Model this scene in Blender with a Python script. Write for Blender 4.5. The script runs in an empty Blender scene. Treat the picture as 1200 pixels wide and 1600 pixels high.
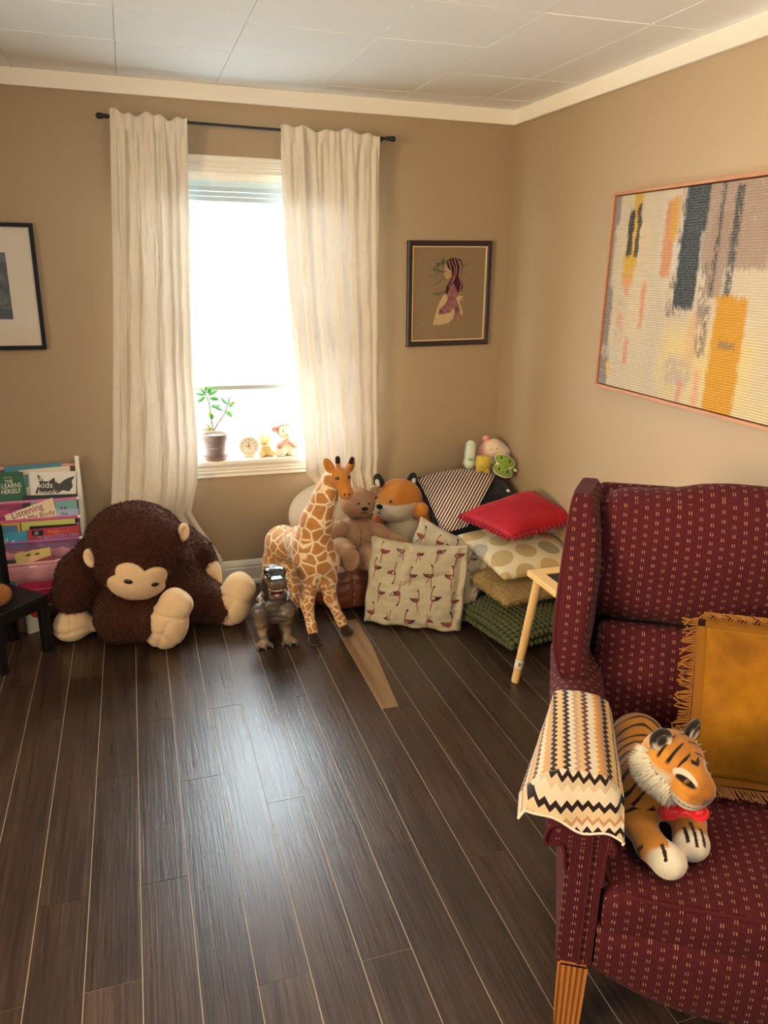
import bpy, bmesh, math, random
import numpy as np
from mathutils import Vector, Matrix, Euler

SC = bpy.context.scene
COL = SC.collection
PI = math.pi

# ---------------------------------------------------------------- camera, light, exposure
FPX = 1187.18                        # focal length in pixels of the 1200 x 1600 frame
YAW, PITCH, ROLL = 0.316107, 0.311831, 0.017941
CAM = np.array([-1.9551, -3.9133, 1.6713])

def cam_axes():
    fw = np.array([math.sin(YAW)*math.cos(PITCH), math.cos(YAW)*math.cos(PITCH), -math.sin(PITCH)])
    r = np.array([math.cos(YAW), -math.sin(YAW), 0.0])
    u = np.cross(r, fw)
    r2 = math.cos(ROLL)*r + math.sin(ROLL)*u
    u2 = -math.sin(ROLL)*r + math.cos(ROLL)*u
    return r2, u2, fw
CR, CU, CF = cam_axes()
cd = bpy.data.cameras.new('camera')
cam = bpy.data.objects.new('camera', cd); COL.objects.link(cam)
cd.sensor_fit = 'VERTICAL'; cd.sensor_height = 36.0; cd.lens = FPX/1600.0*36.0
cd.clip_start = 0.05; cd.clip_end = 100
cam.matrix_world = Matrix(((CR[0], CU[0], -CF[0], CAM[0]), (CR[1], CU[1], -CF[1], CAM[1]),
                           (CR[2], CU[2], -CF[2], CAM[2]), (0, 0, 0, 1)))
SC.camera = cam

SC.view_settings.view_transform = 'Standard'
SC.view_settings.look = 'None'
SC.view_settings.gamma = 1.0
SC.view_settings.use_curve_mapping = False
SC.view_settings.exposure = 0.0

L_SKY, L_SIDE, L_REAR, L_LAMP = 66.0, 108.0, 26.0, 40.0       # daylight, the two added fills out of view, the ceiling lamp

def lin(c):
    """#hex or 0-255 triple in sRGB -> linear"""
    if isinstance(c, str):
        c = c.lstrip('#'); c = [int(c[i:i+2], 16) for i in (0, 2, 4)]
    c = [x/255.0 for x in c]
    return tuple((x/12.92 if x <= 0.04045 else ((x+0.055)/1.055)**2.4) for x in c)

world = bpy.data.worlds.new('sky'); SC.world = world; world.use_nodes = True
bg = world.node_tree.nodes['Background']
bg.inputs[0].default_value = (0.84, 0.94, 1.0, 1); bg.inputs[1].default_value = L_SKY

def area(name, loc, target, sx, sy, power, color, portal=False, spread=PI):
    ld = bpy.data.lights.new(name, 'AREA'); ld.shape = 'RECTANGLE'; ld.size = sx; ld.size_y = sy
    ld.energy = power; ld.color = color
    o = bpy.data.objects.new(name, ld); COL.objects.link(o); o.location = loc
    o.rotation_euler = (Vector(target)-Vector(loc)).to_track_quat('-Z', 'Y').to_euler()
    ld.spread = spread
    if portal: ld.cycles.is_portal = True
    return o
# the window's daylight enters through this portal; the other two areas are added fills, the point light is the ceiling lamp, all out of view
area('window_portal', (-1.365, 0.16, 1.385), (-1.365, -1, 1.385), 0.90, 1.36, 1, (1, 1, 1), True)
area('side_fill_light', (-4.52, -3.4, 1.55), (0, -3.0, 1.5), 1.5, 1.5, L_SIDE, (1.0, 0.77, 0.46), spread=2.0)  # added warm fill, mostly to brighten the right wall
area('rear_fill_light', (-2.6, -5.92, 1.6), (-2.4, 0, 1.5), 1.6, 1.4, L_REAR, (0.82, 0.92, 1.0))  # added cool fill for the back wall and ceiling
pl = bpy.data.lights.new('ceiling_lamp_light', 'POINT'); pl.energy = L_LAMP; pl.color = (1.0, 0.78, 0.52); pl.shadow_soft_size = 0.14
plo = bpy.data.objects.new('ceiling_lamp_light', pl); COL.objects.link(plo); plo.location = (-0.78, -3.45, 2.12)
SC.cycles.max_bounces = 10; SC.cycles.diffuse_bounces = 6; SC.cycles.transparent_max_bounces = 24
SC.cycles.sample_clamp_indirect = 6.0; SC.cycles.sample_clamp_direct = 1.5
SC.cycles.caustics_reflective = False; SC.cycles.caustics_refractive = False

# ---------------------------------------------------------------- points from the calibrated camera
def ray(px, py):
    return CR*((px-600)/FPX) + CU*(-(py-800)/FPX) + CF
def aty(px, py, y):
    r = ray(px, py); return CAM + r*((y-CAM[1])/r[1])
def atx(px, py, x):
    r = ray(px, py); return CAM + r*((x-CAM[0])/r[0])
def atz(px, py, z):
    r = ray(px, py); return CAM + r*((z-CAM[2])/r[2])
V = lambda *a: np.array(a, float)
def nrm(v):
    v = np.asarray(v, float); return v/np.linalg.norm(v)

# ---------------------------------------------------------------- numpy noise
def _hash(i, j, k, s):
    n = (i*374761393 + j*668265263 + k*2147483647 + s*974634777) & 0xffffffff
    n = ((n ^ (n >> 13))*1274126177) & 0xffffffff
    return ((n ^ (n >> 16)) & 0xffff)/65535.0
def vnoise(P, scale=1.0, seed=0):
    Q = np.asarray(P, float)*scale
    I = np.floor(Q).astype(np.int64); F = Q-I; F = F*F*(3-2*F)
    out = 0
    for a in (0, 1):
        wa = F[:, 0] if a else 1-F[:, 0]
        for b in (0, 1):
            wb = F[:, 1] if b else 1-F[:, 1]
            for c in (0, 1):
                wc = F[:, 2] if c else 1-F[:, 2]
                out = out + wa*wb*wc*_hash(I[:, 0]+a, I[:, 1]+b, I[:, 2]+c, seed)
    return out*2-1
def fbm(P, scale=1.0, seed=0, octv=3):
    o = 0; a = 1.0
    for i in range(octv):
        o = o + a*vnoise(P, scale*2**i, seed+i*7); a *= 0.5
    return o

# ---------------------------------------------------------------- mesh building
class MB:
    """collects shapes of one part"""
    def __init__(s): s.v = []; s.f = []; s.uv = []; s.n = 0; s.c = []
    def add(s, v, f, uv=None, c=None):
        v = np.asarray(v, float); s.v.append(v)
        for q in f: s.f.append([int(i)+s.n for i in q])
        s.uv.append(np.zeros((len(v), 2)) if uv is None else np.asarray(uv, float))
        if c is None: c = (1, 1, 1)
        c = np.asarray(c, float); s.c.append(np.tile(c, (len(v), 1)) if c.ndim == 1 else c)
        s.n += len(v); return s
    def box(s, lo, hi, R=None, o=None):
        x0, y0, z0 = lo; x1, y1, z1 = hi
        v = np.array([(x, y, z) for x in (x0, x1) for y in (y0, y1) for z in (z0, z1)], float)
        if R is not None: v = v@np.asarray(R).T
        if o is not None: v = v+np.asarray(o)
        return s.add(v, [(0, 1, 3, 2), (4, 6, 7, 5), (0, 4, 5, 1), (2, 3, 7, 6), (0, 2, 6, 4), (1, 5, 7, 3)])
    def tube(s, pts, r, n=12, caps=True, closed=False):
        p = np.asarray(pts, float); m = len(p); r = np.broadcast_to(np.asarray(r, float), (m,))
        if closed: t = np.roll(p, -1, 0)-np.roll(p, 1, 0)
        else:
            t = np.gradient(p, axis=0)
        t = t/np.maximum(np.linalg.norm(t, axis=1), 1e-9)[:, None]
        a = np.array([0, 0, 1.0]) if abs(t[0][2]) < 0.9 else np.array([1.0, 0, 0])
        vs = []; u = nrm(np.cross(t[0], a))
        L = np.concatenate([[0], np.cumsum(np.linalg.norm(np.diff(p, axis=0), axis=1))])
        uv = []
        for i in range(m):
            u = u-t[i]*np.dot(u, t[i]); u = nrm(u); w = np.cross(t[i], u)
            for k in range(n):
                an = 2*PI*k/n
                vs.append(p[i]+r[i]*(math.cos(an)*u+math.sin(an)*w)); uv.append((r[i]*an, L[i]))
        f = []
        for i in range(m if closed else m-1):
            for k in range(n):
                i2 = (i+1) % m
                f.append((i*n+k, i*n+(k+1) % n, i2*n+(k+1) % n, i2*n+k))
        if caps and not closed:
            f.append(tuple(range(n-1, -1, -1))); f.append(tuple((m-1)*n+k for k in range(n)))
        return s.add(vs, f, uv)
    def lathe(s, prof, n=32, o=(0, 0, 0), R=None):
        v = []; f = []; m = len(prof)
        for (r, z) in prof:
            for k in range(n):
                a = 2*PI*k/n; v.append((r*math.cos(a), r*math.sin(a), z))
        for i in range(m-1):
            for k in range(n):
                f.append((i*n+k, i*n+(k+1) % n, (i+1)*n+(k+1) % n, (i+1)*n+k))
        if prof[0][0] > 1e-6: f.append(tuple(range(n-1, -1, -1)))
        if prof[-1][0] > 1e-6: f.append(tuple((m-1)*n+k for k in range(n)))
        v = np.array(v)
        if R is not None: v = v@np.asarray(R).T
        return s.add(v+np.asarray(o, float), f)
    def ell(s, c, r, R=None, n=20, m=12):
        v = []; f = []
        for i in range(m+1):
            th = PI*i/m
            for k in range(n):
                a = 2*PI*k/n; v.append((math.sin(th)*math.cos(a), math.sin(th)*math.sin(a), math.cos(th)))
        for i in range(m):
            for k in range(n):
                q = (i*n+k, (i+1)*n+k, (i+1)*n+(k+1) % n, i*n+(k+1) % n); f.append(q)
        v = np.array(v)*np.broadcast_to(np.asarray(r, float), (3,))
        if R is not None: v = v@np.asarray(R).T
        return s.add(v+np.asarray(c, float), f)
    def prism(s, poly, y0, y1, M=None):
        """poly in (a, b) extruded along the third axis; M maps (a, b, depth) -> xyz"""
        n = len(poly); v = np.array([(a, b, y0) for a, b in poly]+[(a, b, y1) for a, b in poly], float)
        if M is not None:
            M = np.asarray(M, float); v = v@M[:, :3].T+(M[:, 3] if M.shape[1] > 3 else 0)
        f = [tuple(range(n-1, -1, -1)), tuple(range(n, 2*n))]+[(i, (i+1) % n, n+(i+1) % n, n+i) for i in range(n)]
        return s.add(v, f)
    def grid(s, Vg, uv=None, closed_u=False):
        """Vg (a, b, 3) sheet"""
        a, b, _ = Vg.shape; f = []
        for i in range(a-1 if not closed_u else a):
            for j in range(b-1):
                i2 = (i+1) % a
                f.append((i*b+j, i2*b+j, i2*b+j+1, i*b+j+1))
        return s.add(Vg.reshape(-1, 3), f, None if uv is None else uv.reshape(-1, 2))

def make_mesh(name, v, f, uv=None, col=None, smooth=True, sharp=None, boxuv=False):
    me = bpy.data.meshes.new(name)
    v = np.asarray(v, np.float32)
    if isinstance(f, np.ndarray) and f.ndim == 2:
        lens = np.full(len(f), f.shape[1], np.int32); loops = f.reshape(-1).astype(np.int32)
    else:
        lens = np.fromiter((len(q) for q in f), np.int32, len(f)); loops = np.fromiter((i for q in f for i in q), np.int32)
    me.vertices.add(len(v)); me.vertices.foreach_set('co', v.reshape(-1))
    me.loops.add(len(loops)); me.loops.foreach_set('vertex_index', loops)
    st = np.concatenate([[0], np.cumsum(lens)[:-1]]).astype(np.int32)
    me.polygons.add(len(lens)); me.polygons.foreach_set('loop_start', st)
    me.update(calc_edges=True); me.validate()
    if not isinstance(f, np.ndarray) and len(f) < 40000:
        bm = bmesh.new(); bm.from_mesh(me); bmesh.ops.recalc_face_normals(bm, faces=bm.faces); bm.to_mesh(me); bm.free()
        if len(me.loops) == len(loops): me.loops.foreach_get('vertex_index', loops)
    if smooth:
        me.shade_smooth()
        if sharp is not None: me.set_sharp_from_angle(angle=math.radians(sharp))
    else: me.shade_flat()
    if boxuv:
        nn = np.empty(len(me.polygons)*3, np.float32); me.polygons.foreach_get('normal', nn); nn = np.abs(nn.reshape(-1, 3))
        ax = np.argmax(nn, 1); lens2 = np.empty(len(me.polygons), np.int32); me.polygons.foreach_get('loop_total', lens2)
        lv = np.empty(len(me.loops), np.int32); me.loops.foreach_get('vertex_index', lv)
        la = np.repeat(ax, lens2); P = v[lv]
        U = np.where(la == 0, P[:, 1], P[:, 0]); W = np.where(la == 2, P[:, 1], P[:, 2])
        l = me.uv_layers.new(name='UVMap'); l.data.foreach_set('uv', np.stack([U, W], 1).astype(np.float32).reshape(-1))
    elif uv is not None:
        lv = np.empty(len(me.loops), np.int32); me.loops.foreach_get('vertex_index', lv)
        l = me.uv_layers.new(name='UVMap'); l.data.foreach_set('uv', np.asarray(uv, np.float32)[lv].reshape(-1))
    if col is not None:
        ca = me.color_attributes.new('Col', 'FLOAT_COLOR', 'POINT')
        c4 = np.ones((len(v), 4), np.float32); c4[:, :3] = col
        ca.data.foreach_set('color', c4.reshape(-1))
    return me

def link(name, me, m=None, parent=None):
    o = bpy.data.objects.new(name, me); COL.objects.link(o)
    if m is not None: me.materials.append(m)
    if parent is not None: o.parent = parent
    return o

def to_local(v, parent, w):
    if w and parent is not None:
        Mi = np.array(chain_matrix(parent).inverted())
        v = np.asarray(v, float)@Mi[:3, :3].T+Mi[:3, 3]
    return v
def chain_matrix(o):
    M = Matrix.Identity(4)
    while o is not None:
        M = Matrix.LocRotScale(o.location, o.rotation_euler, o.scale) @ M; o = o.parent
    return M

def part(name, mb, m, parent=None, w=False, smooth=True, sharp=35, boxuv=False, bevel=0, seg=2, col=False, subd=0):
    """one mesh object from a builder; w: the builder is in world coordinates"""
    v = np.concatenate(mb.v); v = to_local(v, parent, w)
    me = make_mesh(name, v, mb.f, uv=np.concatenate(mb.uv), smooth=smooth, sharp=sharp, boxuv=boxuv,
                   col=np.concatenate(mb.c) if col else None)
    o = link(name, me, m, parent)
    if bevel:
        b = o.modifiers.new('bevel', 'BEVEL'); b.width = bevel; b.segments = seg; b.limit_method = 'ANGLE'; b.angle_limit = math.radians(40)
    if subd:
        b = o.modifiers.new('sub', 'SUBSURF'); b.levels = subd; b.render_levels = subd
    return o

def solo(name, label, cat, mb, m, group=None, **k):
    """a thing that is one mesh, its origin at its base"""
    v = np.concatenate(mb.v); base = np.array([(v[:, 0].min()+v[:, 0].max())/2, (v[:, 1].min()+v[:, 1].max())/2, v[:, 2].min()])
    mb.v = [x-base for x in mb.v]
    o = part(name, mb, m, **k); o.location = base
    return tag(o, label, cat, group)

def tag(o, label, cat=None, group=None, kind=None):
    o['label'] = label
    if cat: o['category'] = cat
    if group: o['group'] = group
    if kind: o['kind'] = kind
    return o

def thing(name, label, cat, loc=(0, 0, 0), rotz=0.0, group=None):
    o = bpy.data.objects.new(name, None); COL.objects.link(o)
    o.empty_display_size = 0.05; o.location = [float(x) for x in loc]; o.rotation_euler = (0, 0, rotz)
    return tag(o, label, cat, group)

def structure(name, mb, m, label=None, **k):
    o = part(name, mb, m, **k)
    o['kind'] = 'structure'
    if label: o['label'] = label
    return o

def lettering(body, size, m, parent, M, name='lettering', ext=0.0004, align='LEFT', w=True, xs=1.0):
    """text laid on a surface; M: 4x4 whose x runs along the line and z out of the surface"""
    cu = bpy.data.curves.new(name, 'FONT'); cu.body = body; cu.size = size; cu.extrude = ext; cu.align_x = align
    cu.materials.append(m); cu.space_line = 0.85; cu.resolution_u = 3
    o = bpy.data.objects.new(name, cu); COL.objects.link(o); o.parent = parent
    M = Matrix(M)
    if w: M = chain_matrix(parent).inverted() @ M
    M = M @ Matrix.Diagonal((xs, 1, 1, 1))
    me = bpy.data.meshes.new_from_object(o.evaluated_get(bpy.context.evaluated_depsgraph_get()))
    bpy.data.objects.remove(o); bpy.data.curves.remove(cu)
    me.name = name; o = bpy.data.objects.new(name, me); COL.objects.link(o); o.parent = parent
    o.matrix_basis = M
    return o

def frame3(origin, x, z):
    """4x4 with the given x axis and (about) the given z axis"""
    x = nrm(x); z = np.asarray(z, float); z = nrm(z-x*np.dot(x, z)); y = np.cross(z, x)
    M = np.eye(4); M[:3, 0] = x; M[:3, 1] = y; M[:3, 2] = z; M[:3, 3] = origin
    return M

# ---------------------------------------------------------------- soft bodies: smooth unions of ellipsoids and limbs
def basis(fwd, up=(0, 0, 1)):
    """columns: right, fwd, up"""
    f = nrm(fwd); r = nrm(np.cross(f, up)); u = np.cross(r, f)
    return np.stack([r, f, u], 1)
def ELL(c, r, R=None):
    c = np.asarray(c, float); r = np.broadcast_to(np.asarray(r, float), (3,))
    def f(P):
        q = P-c
        if R is not None: q = q@R
        k0 = np.linalg.norm(q/r, axis=1); k1 = np.linalg.norm(q/(r*r), axis=1)
        return k0*(k0-1)/np.maximum(k1, 1e-9)
    e = r.max(); f.lo = c-e; f.hi = c+e; return f
def CAP(a, b, ra, rb):
    a = np.asarray(a, float); b = np.asarray(b, float); ab = b-a; L2 = max(np.dot(ab, ab), 1e-12)
    def f(P):
        t = np.clip((P-a)@ab/L2, 0, 1)
        return np.linalg.norm(P-a-t[:, None]*ab, axis=1)-(ra+(rb-ra)*t)
    e = max(ra, rb); f.lo = np.minimum(a-e, b-e); f.hi = np.maximum(a+e, b+e); return f
def LIMB(pts, rad, k=0.01):
    fs = [CAP(pts[i], pts[i+1], rad[i], rad[i+1]) for i in range(len(pts)-1)]
    return SU(fs, k)
def SU(fs, k=0.02):
    def f(P):
        d = fs[0](P)
        for g in fs[1:]:
            e = g(P); h = np.maximum(k-np.abs(d-e), 0)/k
            d = np.minimum(d, e)-h*h*k*0.25
        return d
    f.lo = np.min([g.lo for g in fs], 0); f.hi = np.max([g.hi for g in fs], 0); return f
def CUT(a, b, k=0.005):
    def f(P):
        d = a(P); e = -b(P); h = np.maximum(k-np.abs(d-e), 0)/k
        return np.maximum(d, e)+h*h*k*0.25
    f.lo = a.lo; f.hi = a.hi; return f
def INT(a, b):
    def f(P): return np.maximum(a(P), b(P))
    f.lo = np.maximum(a.lo, b.lo); f.hi = np.minimum(a.hi, b.hi); return f
def HALF(p, n):
    """everything behind the plane at p with normal n"""
    p = np.asarray(p, float); n = nrm(n)
    def f(P): return (P-p)@n
    f.lo = np.full(3, -1e9); f.hi = np.full(3, 1e9); return f
def OFF(a, r):
    def f(P): return a(P)-r
    f.lo = a.lo-abs(r); f.hi = a.hi+abs(r); return f
def DISP(a, g, e=0.02):
    def f(P): return a(P)+g(P)
    f.lo = a.lo-e; f.hi = a.hi+e; return f

def nets(f, h, pad=2):
    lo = f.lo-pad*h; n = np.ceil((f.hi-lo)/h).astype(int)+pad+1
    g = [lo[i]+h*np.arange(n[i]) for i in range(3)]
    val = np.empty(n)
    for i in range(n[0]):
        Y, Z = np.meshgrid(g[1], g[2], indexing='ij')
        P = np.stack([np.full(Y.size, g[0][i]), Y.ravel(), Z.ravel()], 1)
        val[i] = f(P).reshape(n[1], n[2])
    s = val < 0
    c = lambda A, d: A[d[0]:A.shape[0]-1+d[0], d[1]:A.shape[1]-1+d[1], d[2]:A.shape[2]-1+d[2]]
    D = [(a, b, e) for a in (0, 1) for b in (0, 1) for e in (0, 1)]
    cnt = sum(c(s, d).astype(np.int8) for d in D)
    mask = (cnt > 0) & (cnt < 8)
    idx = np.full(mask.shape, -1, np.int64); idx[mask] = np.arange(mask.sum())
    cv = {d: c(val, d)[mask] for d in D}
    pos = np.zeros((mask.sum(), 3)); k = np.zeros(mask.sum())
    for d in D:
        for ax in range(3):
            if d[ax] == 0:
                e = list(d); e[ax] = 1; e = tuple(e); a = cv[d]; b = cv[e]
                x = (a < 0) != (b < 0); t = np.where(x, a/np.where(x, a-b, 1), 0)
                q = np.array(d, float)[None, :].repeat(len(a), 0); q[:, ax] += t
                pos += q*x[:, None]; k += x
    v = lo+h*(np.stack(np.nonzero(mask), 1)+pos/k[:, None])
    F = []
    for ax in range(3):
        sl = [slice(None)]*3; sl2 = [slice(None)]*3; sl[ax] = slice(0, -1); sl2[ax] = slice(1, None)
        A = s[tuple(sl)]; B = s[tuple(sl2)]; x = A != B
        o1, o2 = [(1, 2), (2, 0), (0, 1)][ax]
        I = np.stack(np.nonzero(x), 1)
        ok = (I[:, o1] > 0) & (I[:, o2] > 0) & (I[:, o1] < mask.shape[o1]) & (I[:, o2] < mask.shape[o2]); I = I[ok]
        def cell(d1, d2):
            J = I.copy(); J[:, o1] += d1; J[:, o2] += d2; return idx[J[:, 0], J[:, 1], J[:, 2]]
        q = np.stack([cell(-1, -1), cell(0, -1), cell(0, 0), cell(-1, 0)], 1)
        ins = A[I[:, 0], I[:, 1], I[:, 2]]
        q[~ins] = q[~ins][:, ::-1]
        F.append(q)
    F = np.concatenate(F); F = F[(F >= 0).all(1)]
    return v, F

def relax(v, F, it=2, lam=0.5):
    for _ in range(it):
        acc = np.zeros_like(v); c = np.zeros(len(v))
        for a, b in ((0, 1), (1, 2), (2, 3), (3, 0)):
            np.add.at(acc, F[:, a], v[F[:, b]]); np.add.at(c, F[:, a], 1)
            np.add.at(acc, F[:, b], v[F[:, a]]); np.add.at(c, F[:, b], 1)
        v = v+lam*(acc/np.maximum(c, 1)[:, None]-v)
    return v

def vnormals(v, F):
    n = np.cross(v[F[:, 2]]-v[F[:, 0]], v[F[:, 3]]-v[F[:, 1]]); N = np.zeros_like(v)
    for i in range(4): np.add.at(N, F[:, i], n)
    return N/np.maximum(np.linalg.norm(N, axis=1), 1e-12)[:, None]

def fur_blades(v, F, n, length, width, comb=(0, 0, -1), cw=0.5, rnd=0.5, seed=1, mask=None):
    """short pile: little curved blades rooted on the surface"""
    rg = np.random.default_rng(seed)
    N = vnormals(v, F)
    a = np.linalg.norm(np.cross(v[F[:, 2]]-v[F[:, 0]], v[F[:, 3]]-v[F[:, 1]]), axis=1)
    if mask is not None: a = a*mask(v[F].mean(1))
    q = rg.choice(len(F), n, p=a/a.sum()); w = rg.random((n, 2))
    A, B, C, D = (F[q, i] for i in range(4))
    bl = lambda X: ((X[A]*(1-w[:, :1])+X[B]*w[:, :1])*(1-w[:, 1:])+(X[D]*(1-w[:, :1])+X[C]*w[:, :1])*w[:, 1:])
    p = bl(v); nn = bl(N)
    cb = np.asarray(comb, float) if not callable(comb) else comb(p)
    d = nn+cw*cb+rnd*rg.normal(size=(n, 3)); d /= np.linalg.norm(d, axis=1)[:, None]
    t = np.cross(d, rg.normal(size=(n, 3))); t /= np.linalg.norm(t, axis=1)[:, None]
    L = (length*(0.6+0.8*rg.random(n)))[:, None]
    d2 = d+0.6*cb*cw+0.3*rg.normal(size=(n, 3)); d2 /= np.linalg.norm(d2, axis=1)[:, None]
    p = p-nn*length*0.15
    m1 = p+d*L*0.55; tip = m1+d2*L*0.5
    vs = np.stack([p-t*width/2, p+t*width/2, m1+t*width*0.4, m1-t*width*0.4, tip], 1).reshape(-1, 3)
    b = np.arange(n)[:, None]*5
    quads = b+np.array([[0, 1, 2, 3]]); tris = b+np.array([[3, 2, 4]])
    return vs, quads, tris

def body(name, f, h, m, parent=None, w=True, col=None, it=2, fur=None, disp=None):
    """mesh of a smooth union; col(v) -> rgb per vertex; fur: kwargs of fur_blades"""
    v, F = nets(f, h); v = relax(v, F, it)
    if disp is not None: v = v+vnormals(v, F)*disp(v)[:, None]
    c = col(v) if col is not None else None
    faces = F
    if fur:
        vs, qd, tr = fur_blades(v, F, **fur)
        if c is not None:
            c = np.concatenate([c, col(np.repeat(vs.reshape(-1, 5, 3)[:, 0], 5, 0))])
        n0 = len(v); v = np.concatenate([v, vs])
        faces = [tuple(q) for q in F.tolist()]+[tuple(q) for q in (qd+n0).tolist()]+[tuple(q) for q in (tr+n0).tolist()]
    v = to_local(v, parent, w)
    return link(name, make_mesh(name, v, faces, col=c), m, parent)

def mixc(a, b, t):
    t = np.clip(t, 0, 1)[:, None]; return np.asarray(a)[None]*(1-t)+np.asarray(b)[None]*t if np.ndim(a) == 1 else a*(1-t)+np.asarray(b)*t
def sstep(x, a, b):
    t = np.clip((x-a)/(b-a), 0, 1); return t*t*(3-2*t)

def pillow(wd, ht, th, n=36, pinch=0.07, wr=0.004, seed=0, pw=0.45, fn=None, wsc=9):
    """a stuffed cushion in its own plane: x across, y up, z out"""
    u = np.linspace(-1, 1, n+1); u = np.sign(u)*(1-(1-np.abs(u))**1.35); U, W = np.meshgrid(u, u, indexing='ij')
    x = wd/2*U*(1-pinch*(1-W**2)); y = ht/2*W*(1-pinch*(1-U**2))
    z = th/2*np.maximum((1-U**2)*(1-W**2), 0)**pw
    edge = np.maximum(np.abs(U), np.abs(W))
    out = []
    for sgn, sd in ((1, 0), (-1, 50)):
        P = np.stack([x.ravel(), y.ravel(), np.full(x.size, sd*1.0)], 1)
        wv = (fbm(P, wsc, seed+sd, 3)*wr).reshape(x.shape)*(0.4+0.6*edge)*np.clip((1-edge)*8, 0, 1)
        g = np.stack([x, y, sgn*(z+wv)], -1)
        out.append(g)
    top, bot = out
    bot[0] = top[0]; bot[-1] = top[-1]; bot[:, 0] = top[:, 0]; bot[:, -1] = top[:, -1]
    v = np.concatenate([top.reshape(-1, 3), bot.reshape(-1, 3)]); uv = np.stack([wd/2*U, ht/2*W], -1).reshape(-1, 2); uv = np.concatenate([uv, uv])
    m = n+1; f = []
    on = lambda i, j: i in (0, n) or j in (0, n)
    bi = lambda i, j: (i*m+j) if on(i, j) else m*m+i*m+j
    for i in range(n):
        for j in range(n):
            f.append((i*m+j, (i+1)*m+j, (i+1)*m+j+1, i*m+j+1))
            f.append((bi(i, j), bi(i, j+1), bi(i+1, j+1), bi(i+1, j)))
    if fn is not None: v = fn(v)
    return v, f, uv
def place(v, M):
    M = np.asarray(M); return np.asarray(v)@M[:3, :3].T+M[:3, 3]
# ---------------------------------------------------------------- materials
class NT:
    """short hand for building node trees"""
    def __init__(s, name):
        s.m = bpy.data.materials.new(name); s.m.use_nodes = True; s.t = s.m.node_tree; s.t.nodes.clear()
        s.out = s.n('ShaderNodeOutputMaterial')
    def n(s, typ, **k):
        nd = s.t.nodes.new(typ)
        for a, b in k.items(): setattr(nd, a, b)
        return nd
    def l(s, a, b): s.t.links.new(a, b)
    def set(s, sock, val):
        if hasattr(val, 'is_linked') or isinstance(val, bpy.types.NodeSocket): s.l(val, sock)
        else:
            if isinstance(val, (tuple, list)) and len(val) == 3 and sock.type == 'RGBA': val = (*val, 1)
            sock.default_value = val
    def math(s, op, a, b=0.0, c=None, clamp=False):
        nd = s.n('ShaderNodeMath', operation=op, use_clamp=clamp); s.set(nd.inputs[0], a); s.set(nd.inputs[1], b)
        if c is not None: s.set(nd.inputs[2], c)
        return nd.outputs[0]
    def mix(s, f, a, b, mode='MIX'):
        nd = s.n('ShaderNodeMix', data_type='RGBA', blend_type=mode); s.set(nd.inputs['Factor'], f)
        s.set(nd.inputs[6], a); s.set(nd.inputs[7], b); return nd.outputs[2]
    def ramp(s, f, stops, interp='LINEAR'):
        nd = s.n('ShaderNodeValToRGB'); nd.color_ramp.interpolation = interp; e = nd.color_ramp.elements
        while len(e) < len(stops): e.new(0.5)
        for q, (p, c) in zip(e, stops): q.position = p; q.color = (*c, 1) if len(c) == 3 else c
        s.set(nd.inputs[0], f); return nd.outputs[0]
    def coord(s, which='Object', scale=(1, 1, 1), rot=(0, 0, 0), loc=(0, 0, 0)):
        tc = s.n('ShaderNodeTexCoord'); mp = s.n('ShaderNodeMapping')
        mp.inputs['Scale'].default_value = scale; mp.inputs['Rotation'].default_value = rot; mp.inputs['Location'].default_value = loc
        s.l(tc.outputs[which], mp.inputs['Vector']); return mp.outputs[0]
    def sep(s, v):
        nd = s.n('ShaderNodeSeparateXYZ'); s.l(v, nd.inputs[0]); return nd.outputs
    def comb(s, x, y, z=0.0):
        nd = s.n('ShaderNodeCombineXYZ')
        for i, q in enumerate((x, y, z)): s.set(nd.inputs[i], q)
        return nd.outputs[0]
    def noise(s, v, scale=5, detail=3, rough=0.5, dist=0.0):
        nd = s.n('ShaderNodeTexNoise'); s.l(v, nd.inputs['Vector']); nd.inputs['Scale'].default_value = scale
        nd.inputs['Detail'].default_value = detail; nd.inputs['Roughness'].default_value = rough; nd.inputs['Distortion'].default_value = dist
        return nd.outputs[0]
    def vor(s, v, scale=5, feature='F1', out=0, rand=1.0):
        nd = s.n('ShaderNodeTexVoronoi', feature=feature); s.l(v, nd.inputs['Vector']); nd.inputs['Scale'].default_value = scale
        nd.inputs['Randomness'].default_value = rand
        return nd.outputs[out]
    def bump(s, h, strength=0.3, dist=0.01, prev=None):
        nd = s.n('ShaderNodeBump'); nd.inputs['Strength'].default_value = strength; nd.inputs['Distance'].default_value = dist
        s.l(h, nd.inputs['Height'])
        if prev is not None: s.l(prev, nd.inputs['Normal'])
        return nd.outputs[0]
    def bsdf(s, col, rough=0.6, spec=0.3, sheen=0.0, normal=None, metal=0.0, coat=0.0, sub=0.0, sheen_tint=None):
        b = s.n('ShaderNodeBsdfPrincipled'); s.set(b.inputs['Base Color'], col); s.set(b.inputs['Roughness'], rough)
        s.set(b.inputs['Specular IOR Level'], spec); b.inputs['Metallic'].default_value = metal
        b.inputs['Sheen Weight'].default_value = sheen; b.inputs['Sheen Roughness'].default_value = 0.45
        b.inputs['Coat Weight'].default_value = coat; b.inputs['Coat Roughness'].default_value = 0.08
        if sheen_tint: b.inputs['Sheen Tint'].default_value = (*sheen_tint, 1)
        if normal is not None: s.l(normal, b.inputs['Normal'])
        return b.outputs[0]
    def done(s, sh): s.l(sh, s.out.inputs['Surface']); return s.m

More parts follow.
